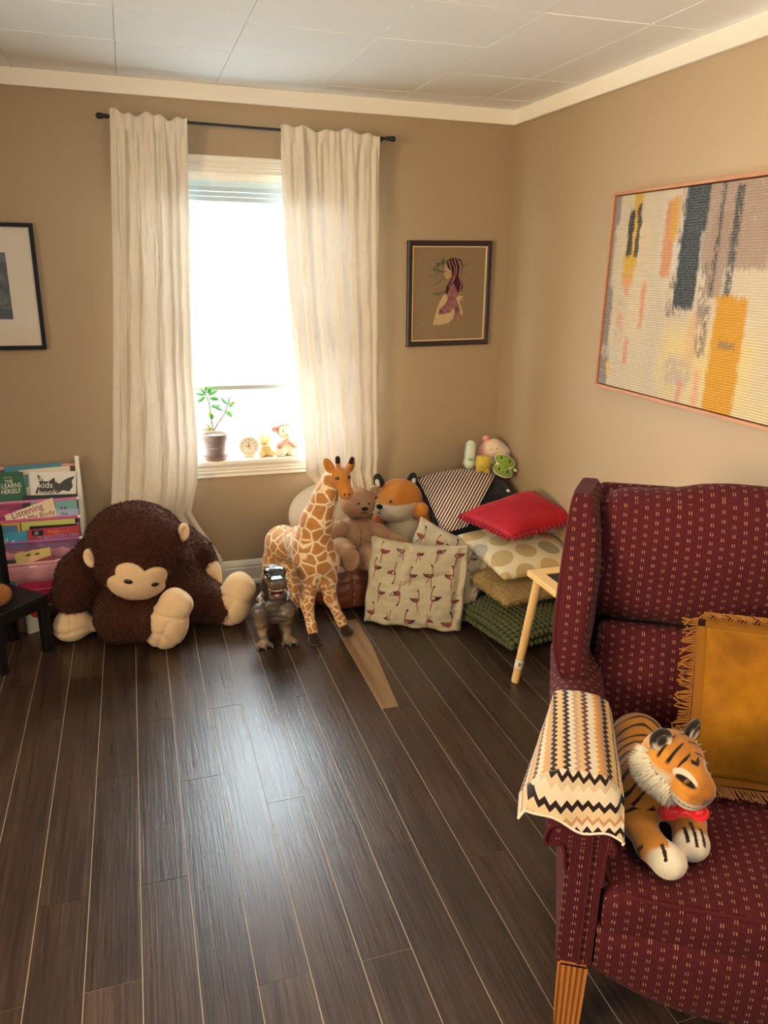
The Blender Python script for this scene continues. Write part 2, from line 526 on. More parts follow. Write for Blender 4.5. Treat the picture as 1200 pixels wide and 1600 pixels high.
_mc = {}
def mat(name, c, rough=0.6, spec=0.3, sheen=0.0, metal=0.0, coat=0.0, bump=None, var=None, translucent=0.0, coord='Object'):
    """one colour with a little noise in it; bump=(scale, strength, dist); var=(scale, amount)"""
    if name in _mc: return _mc[name]
    t = NT(name); col = lin(c); v = t.coord(coord); nrmv = None; cs = col
    if var:
        nz = t.noise(v, var[0], 4); k = var[1]
        cs = t.mix(nz, tuple(x*(1-k) for x in col), tuple(min(1, x*(1+k)) for x in col))
    if bump: nrmv = t.bump(t.noise(v, bump[0], 3), bump[1], bump[2])
    sh = t.bsdf(cs, rough, spec, sheen, nrmv, metal, coat)
    if translucent:
        tr = t.n('ShaderNodeBsdfTranslucent'); t.set(tr.inputs[0], cs)
        mx = t.n('ShaderNodeMixShader'); mx.inputs[0].default_value = translucent; t.l(sh, mx.inputs[1]); t.l(tr.outputs[0], mx.inputs[2]); sh = mx.outputs[0]
    _mc[name] = t.done(sh); return _mc[name]

def mat_col(name, rough=0.9, spec=0.1, sheen=0.25, bump=(180, 0.3, 0.003), var=(40, 0.12)):
    """soft material that takes the colours stored on the mesh"""
    if name in _mc: return _mc[name]
    t = NT(name); v = t.coord('Object'); a = t.n('ShaderNodeVertexColor', layer_name='Col')
    nz = t.noise(v, var[0], 4); d = t.math('MULTIPLY_ADD', nz, 2*var[1], 1-var[1])
    cs = t.mix(1.0, a.outputs[0], t.comb(d, d, d), 'MULTIPLY')
    _mc[name] = t.done(t.bsdf(cs, rough, spec, sheen, t.bump(t.noise(v, bump[0], 3), bump[1], bump[2]))); return _mc[name]

def plush(name, c, var=0.16, bump=(140, 0.5, 0.004), sheen=0.3, rough=0.95):
    return mat(name, c, rough=rough, spec=0.08, sheen=sheen, bump=bump, var=(45, var))
# ---------------------------------------------------------------- the room
H = 2.44; XL = -4.6; YF = -6.0
WX0, WX1, WZ0, WZ1 = -1.81, -0.92, 0.705, 2.065      # window opening

def mat_wall():
    t = NT('tan_wall_paint'); v = t.coord('Object')
    c = t.mix(t.noise(v, 1.3, 3), lin('#9f896d'), lin('#a48e72'))
    return t.done(t.bsdf(c, 0.55, 0.25, normal=t.bump(t.noise(v, 220, 2), 0.06, 0.002)))
MW = mat_wall()
WHITE = mat('white_trim_paint', '#ece6da', 0.45, 0.35, bump=(12, 0.05, 0.002))

b = MB()
b.box((XL, 0, 0), (WX0, .14, H)).box((WX1, 0, 0), (.0, .14, H)).box((WX0, 0, 0), (WX1, .14, WZ0-.012)).box((WX0, 0, WZ1), (WX1, .14, H))
structure('wall_back', b, MW, 'tan painted wall with the curtained window', smooth=False)
structure('wall_right', MB().box((0, YF, 0), (.14, .14, H)), MW, 'tan painted wall with the large abstract painting', smooth=False)
structure('wall_left', MB().box((XL-.14, YF, 0), (XL, .14, H)), MW, 'tan painted wall outside the picture on the window\'s left', smooth=False)
structure('wall_front', MB().box((XL-.14, YF-.14, 0), (.14, YF, H)), MW, 'tan painted wall behind the viewer', smooth=False)

# ceiling: square tiles with slightly open joints
def ceiling():
    t = NT('white_ceiling_tile'); v = t.coord('Object')
    c = t.mix(t.noise(v, 2.5, 3), lin('#eef1f2'), lin('#f4f6f7'))
    m = t.done(t.bsdf(c, 0.75, 0.2, normal=t.bump(t.noise(v, 300, 2), 0.05, 0.002)))
    xs = [0.06, -0.265, -0.645, -1.055, -1.515, -1.937, -2.35, -2.765, -3.18, -3.59, -4.0, -4.42, -4.7]
    ys = [0.1, -0.185, -0.6, -0.995, -1.42, -1.835, -2.25, -2.665, -3.08, -3.5, -3.91, -4.33, -4.74, -5.16, -5.57, -5.98, -6.2]
    rg = random.Random(3); b = MB(); g = .0022
    for i in range(len(xs)-1):
        for j in range(len(ys)-1):
            dz = rg.uniform(0, .0018); sk = rg.uniform(-.004, .004); s2 = .025*(-1-xs[i])*0.2
            x1, x0 = xs[i]-g, xs[i+1]+g; y1, y0 = ys[j]-g, ys[j+1]+g
            a = lambda x: (x+1.0)*-0.055*(1 if x > -1.06 else 0)
            P = [(x0, y0+a(x0), H+dz), (x1, y0+a(x1), H+dz), (x1, y1+a(x1), H+dz), (x0, y1+a(x0), H+dz)]
            P += [(p[0], p[1], H+.03) for p in P]
            b.add(P, [(0, 3, 2, 1), (0, 1, 5, 4), (1, 2, 6, 5), (2, 3, 7, 6), (3, 0, 4, 7)])
    b.box((XL-.14, YF-.14, H+.006), (.14, .14, H+.05))
    structure('ceiling', b, m, 'white square ceiling tiles', smooth=False)
ceiling()

def crown():
    for nm, lb, bx in (('trim_1', 'white flat moulding along the top of the window wall', ((XL, -.022, 2.372), (0, 0, H+.001))),
                       ('trim_2', 'white flat moulding along the top of the painting wall', ((-.022, YF, 2.372), (0, -.0225, H+.001)))):
        structure(nm, MB().box(*bx), WHITE, lb, bevel=.003, smooth=False)
crown()

def skirting():
    prof = [(0, 0), (-.024, 0), (-.024, .018), (-.016, .026), (-.016, .092), (-.012, .098), (-.014, .106), (-.010, .122), (-.004, .134), (0, .136)]
    b = MB(); b.prism(prof, XL, 0, [[0, 0, 1, 0], [1, 0, 0, 0], [0, 1, 0, 0]])
    structure('baseboard_back', b, WHITE, 'white moulded baseboard under the window', sharp=25)
    b = MB(); b.prism(prof, YF, -.025, [[1, 0, 0, 0], [0, 0, 1, 0], [0, 1, 0, 0]])
    structure('baseboard_right', b, WHITE, 'white moulded baseboard along the painting wall', sharp=25)
skirting()

# ---- floor: every plank its own slab over the pale worn core that shows in the joints
def floor():
    t = NT('dark_brown_plank'); v = t.coord('Object')
    a = t.n('ShaderNodeVertexColor', layer_name='Col'); X, Y, Z = t.sep(a.outputs[0])
    base = t.sep(v)
    off = t.math('MULTIPLY', X, 37.0)
    q = t.comb(t.math('MULTIPLY', base[0], 26.0), t.math('MULTIPLY_ADD', base[1], 1.7, off), off)
    fine = t.comb(t.math('MULTIPLY', base[0], 110.0), t.math('MULTIPLY_ADD', base[1], 3.2, off), off)
    g1 = t.noise(q, 1.0, 5, 0.6, 0.6); g2 = t.noise(fine, 1.0, 4, 0.65, 0.4)
    big = t.noise(t.comb(base[0], t.math('MULTIPLY_ADD', base[1], 0.7, off), off), 4.0, 3)
    c = t.ramp(g1, [(0.25, lin('#241913')), (0.5, lin('#34261e')), (0.75, lin('#463529'))])
    c = t.mix(t.math('MULTIPLY', t.ramp(g2, [(0.5, (0, 0, 0)), (0.72, (1, 1, 1))]), 0.30), c, lin('#64503f'))
    c = t.mix(t.math('MULTIPLY', t.ramp(big, [(0.55, (0, 0, 0)), (0.8, (1, 1, 1))]), 0.35), c, lin('#4c3527'))
    tone = t.math('MULTIPLY_ADD', Y, 0.5, 0.75)
    c = t.mix(1.0, c, t.comb(tone, tone, tone), 'MULTIPLY')
    c = t.mix(Z, c, t.ramp(g1, [(0.25, lin('#5d4630')), (0.5, lin('#7c6144')), (0.75, lin('#8f7352'))]))
    rough = t.math('MULTIPLY_ADD', g2, 0.18, 0.21)
    n = t.bump(g2, 0.28, 0.003); n = t.bump(g1, 0.15, 0.004, n)
    m = t.done(t.bsdf(c, rough, 0.5, normal=n))
    core = mat('worn_plank_edge', '#baa68c', 0.7, 0.2)
    xs = [-2.983, -2.85, -2.717, -2.585, -2.458, -2.325, -2.192, -2.057, -1.925, -1.79, -1.66, -1.53, -1.395, -1.262, -1.13, -0.997, -0.87, -0.735, -0.605, -0.475, -0.342, -0.21, -0.078, 0.0]
    while xs[0] > XL: xs.insert(0, xs[0]-.1325)
    cuts = {-2.585: [-.833, -2.20], -2.458: [-1.13, -2.381], -2.325: [-.83, -2.08], -2.192: [-1.557, -2.386], -2.057: [-1.245, -2.078], -1.925: [-1.645, -2.9],
            -1.79: [-1.221, -2.489], -1.66: [-1.837, -3.1], -1.53: [-1.229, -2.495], -1.395: [-.86, -2.132], -1.262: [-1.72, -2.97], -1.13: [-1.411, -2.251],
            -.997: [-.794, -2.064], -.87: [-1.62, -2.87], -.735: [-1.15, -2.42], -.605: [-.985, -2.25], -.475: [-1.41, -2.66]}
    rg = random.Random(11); b = MB(); g = .0013
    for i in range(len(xs)-1):
        cs = list(cuts.get(xs[i], []))
        if not cs: cs = [-rg.uniform(.3, 1.3)]
        while cs[-1] > YF: cs.append(cs[-1]-rg.choice([1.25, 1.25, .84]))
        cs = [c for c in cs if c > YF+.1]
        ys = [0.0]+cs+[YF]
        for j in range(len(ys)-1):
            y1 = ys[j]-g*.6; y0 = ys[j+1]+g*.6; x0 = xs[i]+g; x1 = xs[i+1]-g
            tone = rg.random(); seed = rg.random(); dz = rg.uniform(-.0004, 0)
            def slab(poly, light):
                n = len(poly); P = [(x, y, dz) for x, y in poly]+[(x, y, -.008) for x, y in poly]
                b.add(P, [tuple(range(n))]+[(k, n+k, n+(k+1) % n, (k+1) % n) for k in range(n)], c=(seed, tone, light))
            if xs[i] == -1.13 and j == 0:          # the plank with the pale bare wedge
                slab([(x0, y0), (-1.062, y0), (-1.010, -.86), (-1.004, -.60), (x0, -.60)], 1.0)
                slab([(-1.0615, y0), (x1, y0), (x1, -.60), (-1.0035, -.60), (-1.0095, -.86)], 0.0)
                slab([(x0, -.5995), (x1, -.5995), (x1, y1), (x0, y1)], 0.0)
            else: slab([(x0, y0), (x1, y0), (x1, y1), (x0, y1)], 0.0)
    o = structure('floor', b, m, 'dark brown wood planks with pale worn joints', smooth=False, col=True)
    s = MB().box((XL, YF, -.06), (0, 0, -.0015))
    part('plank_core', s, core, o, smooth=False)
floor()

# ---- window
def window():
    w = bpy.data.objects.new('window_1', None); COL.objects.link(w); w['kind'] = 'structure'; w['label'] = 'white framed window letting in bright daylight'
    w.location = (-1.365, 0, WZ0)
    # fluted casing
    prof = [(0, 0), (0, -.020), (.012, -.024), (.020, -.018), (.030, -.018), (.034, -.023), (.040, -.018), (.046, -.023), (.052, -.018), (.058, -.023), (.064, -.018), (.078, -.018), (.084, -.012), (.084, 0)]
    b = MB()
    for side in (0, 1):
        xo = WX0 if side == 0 else WX1; sg = -1 if side == 0 else 1
        b.prism([(xo+sg*p, q) for p, q in prof][::sg], WZ0, WZ1+.07, [[1, 0, 0, 0], [0, 1, 0, 0], [0, 0, 1, 0]])
    b.prism([(WZ1+p, q) for p, q in prof], WX0-.084, WX1+.084, [[0, 0, 1, 0], [0, 1, 0, 0], [1, 0, 0, 0]])
    part('casing', b, WHITE, w, w=True, sharp=25)
    b = MB(); b.box((WX0-.10, -.045, WZ0-.022), (WX1+.10, .12, WZ0))
    part('sill', b, WHITE, w, w=True, bevel=.004, smooth=False)
    prof = [(WZ0-.022, 0), (WZ0-.022, -.030), (WZ0-.034, -.026), (WZ0-.040, -.020), (WZ0-.048, -.024), (WZ0-.056, -.018), (WZ0-.066, -.022), (WZ0-.076, -.014), (WZ0-.090, -.016), (WZ0-.096, 0)]
    b = MB(); b.prism(prof[::-1], WX0-.085, WX1+.085, [[0, 0, 1, 0], [0, 1, 0, 0], [1, 0, 0, 0]])
    part('apron', b, WHITE, w, w=True, sharp=25)
    b = MB()
    for x0, x1, z0, z1 in ((WX0, WX0+.02, WZ0, WZ1), (WX1-.02, WX1, WZ0, WZ1), (WX0, WX1, WZ1-.02, WZ1)):
        b.box((x0, .0, z0), (x1, .14, z1))
    part('jamb', b, WHITE, w, w=True, smooth=False)
    vinyl = mat('white_vinyl', '#eef0f0', 0.35, 0.4)
    glass_t = NT('window_glass')
    tr = glass_t.n('ShaderNodeBsdfTransparent'); gl = glass_t.n('ShaderNodeBsdfGlossy'); gl.inputs['Roughness'].default_value = 0.02
    mx = glass_t.n('ShaderNodeMixShader'); mx.inputs[0].default_value = 0.06
    glass_t.l(tr.outputs[0], mx.inputs[1]); glass_t.l(gl.outputs[0], mx.inputs[2]); GL = glass_t.done(mx.outputs[0])
    zm = 1.355
    for z0, z1, y in ((WZ0, zm+.02, .075), (zm-.02, WZ1-.02, .105)):
        x0, x1 = WX0+.02, WX1-.02; b = MB(); e = .038
        b.box((x0, y, z0), (x0+e, y+.03, z1)).box((x1-e, y, z0), (x1, y+.03, z1)).box((x0+e, y, z0), (x1-e, y+.03, z0+e)).box((x0+e, y, z1-e), (x1-e, y+.03, z1))
        s = part('sash', b, vinyl, w, w=True, bevel=.003, smooth=False)
        part('pane', MB().box((x0+e, y+.012, z0+e), (x1-e, y+.016, z1-e)), GL, s, w=True, smooth=False)
window()

def blind():
    slat = mat('white_blind_slat', '#e9f1f2', 0.5, 0.3, translucent=0.45)
    x0, x1 = WX0+.024, WX1-.024
    r = thing('window_blind', 'white mini blind half lowered inside the bright window', 'blind', (-1.365, .035, 1.07))
    part('head_rail', MB().box((x0, .012, 1.995), (x1, .05, 2.042)), mat('blind_rail', '#d0dcde', .4, .4), r, w=True, bevel=.003, smooth=False)
    b = MB()
    for k in range(3): b.box((x0, .004-.001*k, 1.953+.022*k), (x1, .0065-.001*k, 1.973+.022*k))
    part('valance', b, mat('blind_valance', '#b9cbd0', .5, .3, translucent=0.03), r, w=True, bevel=.001, smooth=False)
    b = MB(); z = 1.945
    while z > 1.095:
        g = np.zeros((2, 6, 3))
        for k in range(6):
            s = k/5-.5; g[0, k] = (x0, .031+.025*s, z+.003-.010*s*s*4*.3+.004*s); g[1, k] = g[0, k]; g[1, k, 0] = x1
        b.grid(g); z -= .0195
    part('slats', b, slat, r, w=True, sharp=None)
    part('bottom_rail', MB().box((x0, .018, 1.062), (x1, .046, 1.084)), mat('blind_bottom_rail', '#a9acaa', .5, .3), r, w=True, bevel=.003, smooth=False)
    b = MB()
    for x in (x0+.13, -1.33, x1-.13): b.tube([(x, .031, 1.075), (x, .031, 2.0)], .0011, 6)
    part('ladder_cord', b, slat, r, w=True)
blind()
# ---------------------------------------------------------------- curtains and rod
ROD_Y = -.09
def curtains():
    iron = mat('black_iron', '#1d1a19', 0.45, 0.4)
    r = thing('curtain_rod', 'thin black curtain rod above the window', 'curtain rod', (-1.36, ROD_Y, 2.262))
    za, zb = 2.268, 2.258
    def rz(x): return za+(x+1.99)/(1.27)*(zb-za)
    part('rod', MB().tube([(-1.985, ROD_Y, rz(-1.985)), (-.73, ROD_Y, rz(-.73))], .0065, 12), iron, r, w=True)
    for x, s in ((-1.985, -1), (-.73, 1)):
        b = MB(); b.lathe([(.0065, 0), (.011, .004), (.0085, .012), (.010, .022), (.013, .034), (.012, .044), (.006, .05), (0, .051)], 16,
                          o=(x, ROD_Y, rz(x)), R=[[0, 0, s], [0, 1, 0], [-s, 0, 0]])
        part('finial', b, iron, r, w=True)
    for x in (-1.955, -.748):
        b = MB(); b.tube([(x, ROD_Y, rz(x)-.008), (x, -.03, rz(x)-.012), (x, -.004, rz(x)-.014)], .005, 8)
        b.box((x-.012, -.006, rz(x)-.05), (x+.012, -.0005, rz(x)+.02)); part('bracket', b, iron, r, w=True)
    t = NT('cream_crinkled_cotton'); v = t.coord('Object')
    c = t.mix(t.noise(v, 9, 3), lin('#dbd0be'), lin('#e6dccb'))
    cr = t.noise(t.coord('Object', (26, 26, 15)), 1.0, 5, 0.6, 1.2); we = t.noise(v, 420, 1)
    n = t.bump(we, 0.12, 0.001, t.bump(cr, 0.75, 0.009))
    a = t.bsdf(c, 0.9, 0.1, 0.1, n); tl = t.n('ShaderNodeBsdfTranslucent'); tl.inputs[0].default_value = (*lin('#f2f2f2'), 1); t.l(n, tl.inputs['Normal'])
    mx = t.n('ShaderNodeMixShader'); mx.inputs[0].default_value = 0.15; t.l(a, mx.inputs[1]); t.l(tl.outputs[0], mx.inputs[2])
    cloth = t.done(mx.outputs[0])

    def sheet(lab, left, right, ztop, zbot, seed, fl, nf, depth):
        """left/right: lists of (z, x); depth(z, s): mean distance in front of the rod line"""
        ns, nt = 150, 130; s = np.linspace(0, 1, ns); tt = np.linspace(0, 1, nt)
        rg = np.random.default_rng(seed)
        G = np.zeros((ns, nt, 3)); UV = np.zeros((ns, nt, 2))
        zl, xl = zip(*left[::-1]); zr, xr = zip(*right[::-1])
        for j, t_ in enumerate(tt):
            zt = ztop(s)+.012*np.sin(s*23+seed)*np.exp(-t_*8)*0; zb = zbot(s); z = zt+(zb-zt)*t_
            xL = np.interp(z, zl, xl); xR = np.interp(z, zr, xr)
            top = np.exp(-((zt-z)/.10)**2); ph = s*nf*2*PI+seed
            y = np.zeros(ns)
            for s0, s1, w0, w1, a0, a1 in fl:            # folds: place, width and depth at the top and at the hem
                k = t_**.8; w = w0+(w1-w0)*k; q = (s-(s0+(s1-s0)*k))/w
                y = y-(a0+(a1-a0)*k)*np.exp(-np.abs(q)**2.2)
            y = y*(1-.5*top)+.004*np.sin(ph*3.1)*np.exp(-((zt-z)/.30)**2)
            P = np.stack([s*6, np.full(ns, t_*5.0), np.full(ns, seed*1.0)], 1)
            y = y+.006*fbm(P, 1.6, seed, 3)+.0040*fbm(P*np.array([4, 3.2, 1]), 1, seed+3, 3)
            y = y+depth(z, s)
            y = np.where(np.abs(z-2.262) < .05, np.minimum(y, -.010), y)
            x = xL+(xR-xL)*s+.004*np.cos(ph)*min(1, t_*3)
            G[:, j, 0] = x; G[:, j, 1] = ROD_Y-.004+y; G[:, j, 2] = z
            # header: small gathers and a casing that wraps the rod
            G[:, j, 1] += -.010*top*np.abs(np.sin(s*nf*1.7*PI+seed*2))
            UV[:, j, 0] = s*.9; UV[:, j, 1] = -z
        b = MB(); b.grid(G, UV)
        o = solo('curtain', lab, 'curtain', b, cloth, group=None, sharp=None)
        md = o.modifiers.new('thick', 'SOLIDIFY'); md.thickness = .0012
        return o
    ztl = lambda s: 2.288+.006*np.sin(s*31)+.008*np.sin(s*13+1)-.012*s
    zbl = lambda s: .12+.07*np.clip((s-.8)*5, 0, 1)
    def dl(z, s):
        d = np.where(z < .62, -(.62-z)*.02, 0.0)          # pushed outward by the ape that leans on it
        return d
    sheet('cream crinkled curtain left of the window, its hem spreading behind the large ape', [(2.29, -1.976), (1.6, -2.02), (.8, -2.09), (.5, -2.125), (.1, -2.14)],
          [(2.29, -1.655), (1.9, -1.668), (1.25, -1.692), (.8, -1.694), (.62, -1.705), (.46, -1.745), (.38, -1.705), (.28, -1.645), (.17, -1.59)], ztl, zbl, 4, [(.06, .05, .04, .05, .012, .020), (.17, .14, .035, .05, .030, .030), (.30, .30, .06, .10, .016, .022), (.52, .55, .10, .12, .020, .040), (.70, .74, .035, .05, .026, .036), (.82, .84, .04, .05, .020, .036), (.95, .95, .035, .05, .016, .030)], 4.6, dl)
    ztr = lambda s: 2.276+.007*np.sin(s*29+1)+.007*np.sin(s*12)-.004*s
    zbr = lambda s: .27+.0*s
    sheet('cream crinkled curtain right of the window, gathered behind the cream bean bag', [(2.29, -1.24), (1.9, -1.232), (1.41, -1.204), (1.05, -1.165), (.62, -1.134), (.53, -1.06), (.42, -1.0), (.2, -.99)],
          [(2.29, -.766), (1.4, -.752), (.5, -.737), (.2, -.735)], ztr, zbr, 9, [(.06, .08, .04, .07, .014, .020), (.20, .26, .035, .06, .034, .034), (.33, .42, .05, .09, .016, .030), (.55, .60, .11, .09, .020, .036), (.72, .74, .04, .05, .022, .030), (.84, .86, .04, .05, .014, .026), (.96, .97, .03, .04, .012, .018)], 5.2, lambda z, s: .030*sstep(.72-z, 0, .12))
curtains()

# ---------------------------------------------------------------- pictures on the walls
def picture_frame(M, w, h, prof, m, parent, name='frame'):
    """mitred frame of outer size w x h; prof: (inset, height) outline; M maps local (x across, y up, z out)"""
    b = MB(); n = len(prof); c = [(-1, -1), (1, -1), (1, 1), (-1, 1)]
    v = []
    for sx, sy in c:
        for q, z in prof: v.append((sx*(w/2-q), sy*(h/2-q), z))
    f = []
    for i in range(4):
        for k in range(n):
            f.append((i*n+k, ((i+1) % 4)*n+k, ((i+1) % 4)*n+(k+1) % n, i*n+(k+1) % n))
    b.add(place(v, M), f)
    return part(name, b, m, parent, w=True, sharp=30)

def flat(b, poly, M, z0=0, z1=.002, c=(1, 1, 1)):
    n = len(poly); v = [(x, y, z0) for x, y in poly]+[(x, y, z1) for x, y in poly]
    a = sum(poly[i][0]*poly[(i+1) % n][1]-poly[(i+1) % n][0]*poly[i][1] for i in range(n))
    if a < 0: v = [(x, y, z0) for x, y in poly[::-1]]+[(x, y, z1) for x, y in poly[::-1]]
    b.add(place(v, M), [tuple(range(n-1, -1, -1)), tuple(range(n, 2*n))]+[(i, (i+1) % n, n+(i+1) % n, n+i) for i in range(n)], c=c)

def photo_frame():
    x1, z0, z1 = -2.343, 1.281, 1.829; w = .66; h = z1-z0
    M = frame3((x1-w/2, -.004, (z0+z1)/2), (1, 0, 0), (0, -1, 0))
    r = thing('framed_photograph', 'framed dark photograph in a wide cream mat on the tan wall left of the curtains', 'picture', (x1-w/2, -.002, z0))
    picture_frame(M, w, h, [(0, 0), (0, .024), (.016, .024), (.018, .008), (.018, 0)], mat('satin_black_frame', '#0d0f15', .5, .2), r)
    b = MB(); b.box((x1-w+.015, -.009, z0+.015), (x1-.015, -.003, z1-.015))
    part('backing', b, mat('backing_board', '#5a4a3a', .9), r, w=True, smooth=False)
    mt = mat('cream_mat', '#d9cdbc', .8, .2, bump=(300, .05, .001)); b = MB(); ix = .125
    for lo, hi in (((x1-w+.017, z0+.017), (x1-w+ix, z1-.017)), ((x1-ix, z0+.017), (x1-.017, z1-.017)), ((x1-w+ix, z0+.017), (x1-ix, z0+.135)), ((x1-w+ix, z1-.125), (x1-ix, z1-.017))):
        b.box((lo[0], -.0125, lo[1]), (hi[0], -.009, hi[1]))
    part('mat', b, mt, r, w=True, smooth=False)
    t = NT('dark_photo_print'); v = t.coord('Object'); X, Y, Z = t.sep(v)
    n1 = t.noise(v, 17, 6, .7, 1.2)
    c = t.ramp(n1, [(.3, lin('#20231f')), (.48, lin('#3d4238')), (.6, lin('#6b6a60')), (.72, lin('#8c8578')), (.8, lin('#2b2c2a'))])
    low = t.math('LESS_THAN', Z, .18)
    c = t.mix(low, c, t.ramp(t.noise(t.coord('Object', (3, 1, 26)), 1.0, 4), [(.35, lin('#23262e')), (.55, lin('#4b4f49')), (.65, lin('#7a7a70'))]))
    part('photo_print', MB().box((x1-w+ix-.004, -.0105, z0+.13), (x1-ix+.004, -.0091, z1-.12)), t.done(t.bsdf(c, .4, .3)), r, w=True, smooth=False)
    g = NT('picture_glass'); tr = g.n('ShaderNodeBsdfTransparent'); gl = g.n('ShaderNodeBsdfGlossy'); gl.inputs['Roughness'].default_value = .03
    fr = g.n('ShaderNodeFresnel'); fr.inputs[0].default_value = 1.18
    mx = g.n('ShaderNodeMixShader'); g.l(fr.outputs[0], mx.inputs[0]); g.l(tr.outputs[0], mx.inputs[1]); g.l(gl.outputs[0], mx.inputs[2])
    part('glass', MB().box((x1-w+.017, -.0175, z0+.017), (x1-.017, -.0155, z1-.017)), g.done(mx.outputs[0]), r, w=True, smooth=False)
photo_frame()

def embroidery():
    # leans a little out at the top; corners measured on the wall
    c = V(-.338, -.016, 1.540); w, h = .474, .537
    up = nrm((.012, -.018, 1)); x = nrm((1, 0, .02)); M = frame3(c, x, np.cross(x, up))
    r = thing('framed_embroidery', 'crewel picture of a long-haired girl in a dark frame near the room corner', 'picture', (c[0], 0, c[2]-h/2))
    picture_frame(M, w, h, [(0, -.010), (0, .006), (.006, .012), (.016, .010), (.026, .004), (.028, .001), (.028, -.010)], mat('dark_walnut_frame', '#2c1d20', .4, .45), r)
    M2 = M.copy()
    picture_frame(M2, w-.054, h-.054, [(0, -.004), (0, .003), (.006, .002), (.006, -.004)], mat('cream_gilt_liner', '#cdb589', .5, .4), r, 'liner')
    lin_t = NT('olive_linen'); v = lin_t.coord('Object'); wx = lin_t.noise(lin_t.coord('Object', (500, 10, 40)), 1, 1); wy = lin_t.noise(lin_t.coord('Object', (40, 10, 500)), 1, 1)
    cc = lin_t.mix(lin_t.math('MULTIPLY', wx, wy), lin('#7c6850'), lin('#9a8366'))
    b = MB(); flat(b, [(-.215, -.245), (.215, -.245), (.215, .245), (-.215, .245)], M, -.006, -.003)
    part('linen_ground', b, lin_t.done(lin_t.bsdf(cc, .95, .1, normal=lin_t.bump(wx, .3, .001))), r, w=True, smooth=False)
    # stitched figure: coordinates of the photo crop (1200 x 1260, frame 205..992 wide) turned to metres
    def q(px, py): return ((px-590)/770*.458, -(py-655)/985*.53)
    def Q(*a): return [q(*p) for p in a]
    tc = mat_col('wool_stitching', .95, .05, .3, bump=(600, .5, .002), var=(300, .2))
    K = {k: np.array(lin(c_)) for k, c_ in dict(hair='#3f1d2a', hl='#c8a184', skin='#a98a66', dress='#8a5a5e', dl='#b38a86', dd='#5d2f3a', ap='#b89f78', apl='#cbb68e', leaf='#3f5a3c', leaf2='#66703f').items()}
    Z = -.003
    def stroke(b, pts, wd, col, z=Z, th=.0022):
        P = place([(x, y, z+th*.4) for x, y in pts], M); b.tube(P, wd, 6); b.c[-1] = np.tile(col, (len(b.v[-1]), 1))
    b = MB()
    flat(b, Q((548, 380), (540, 470), (548, 500), (575, 515), (590, 500), (600, 470), (640, 400), (600, 350)), M, Z, Z+.0012, K['skin'])
    flat(b, Q((590, 480), (625, 520), (640, 450)), M, Z, Z+.001, K['skin'])
    part('stitched_face', b, tc, r, w=True, smooth=False, col=True)
    b = MB()
    flat(b, Q((560, 350), (590, 322), (640, 312), (690, 330), (712, 375), (708, 440), (690, 500), (715, 545), (722, 585), (700, 640), (670, 640), (655, 590), (625, 545), (600, 580), (580, 625), (572, 660), (560, 640), (562, 590), (590, 540), (615, 490), (610, 440), (585, 420), (565, 395)), M, Z, Z+.002, K['hair'])
    for pts in (((575, 345), (590, 380), (605, 425)), ((600, 335), (640, 420), (628, 500), (585, 590)), ((630, 320), (655, 400), (650, 480), (620, 540)), ((655, 322), (690, 390), (680, 480), (706, 560), (690, 640), (712, 640)), ((680, 340), (700, 400), (690, 480))):
        stroke(b, Q(*pts), .0013, K['hl'] if pts[0][0] != 600 else K['dl'], Z+.002)
    part('stitched_hair', b, tc, r, w=True, col=True)
    b = MB()
    flat(b, Q((625, 545), (655, 590), (675, 650), (655, 700), (690, 760), (705, 830), (690, 890), (650, 915), (640, 880), (660, 800), (640, 750), (600, 820), (540, 845), (490, 840), (520, 790), (565, 745), (585, 690), (572, 650), (600, 590)), M, Z, Z+.0014, K['dress'])
    rg = random.Random(5)
    for cx, cy in [(620+rg.uniform(-22, 22), 600+rg.uniform(-20, 30)) for _ in range(8)]+[(610+rg.uniform(-28, 45), 690+rg.uniform(-45, 45)) for _ in range(16)]+[(560+rg.uniform(-55, 55), 805+rg.uniform(-22, 22)) for _ in range(16)]+[(675+rg.uniform(-16, 18), 830+rg.uniform(-70, 65)) for _ in range(16)]:
        pts = Q(*[(cx+9*math.cos(a), cy+9*math.sin(a)) for a in np.linspace(0, 5.2, 7)]); stroke(b, pts, .0008, K['dl'] if rg.random() < .55 else K['dd'], Z+.0014)
    part('stitched_dress', b, tc, r, w=True, col=True)
    b = MB()
    flat(b, Q((540, 660), (570, 660), (580, 700), (560, 745), (515, 790), (490, 845), (540, 850), (605, 830), (640, 790), (655, 830), (640, 890), (600, 930), (520, 945), (445, 940), (460, 870), (490, 760)), M, Z, Z+.001, K['ap'])
    flat(b, Q((660, 690), (700, 668), (740, 685), (700, 700), (738, 720), (690, 715), (735, 850), (710, 860), (690, 770)), M, Z, Z+.001, K['ap'])
    for k in range(9):
        x0 = 448+k*18; stroke(b, Q((x0, 938), (x0+4, 958), (x0+12, 940)), .001, K['apl'], Z+.001)
    for pts in (((470, 860), (520, 870), (500, 930)), ((545, 680), (520, 740)), ((620, 840), (560, 870)), ((590, 860), (600, 920))): stroke(b, Q(*pts), .0008, K['apl'], Z+.001)
    part('stitched_apron', b, tc, r, w=True, col=True)
    b = MB()
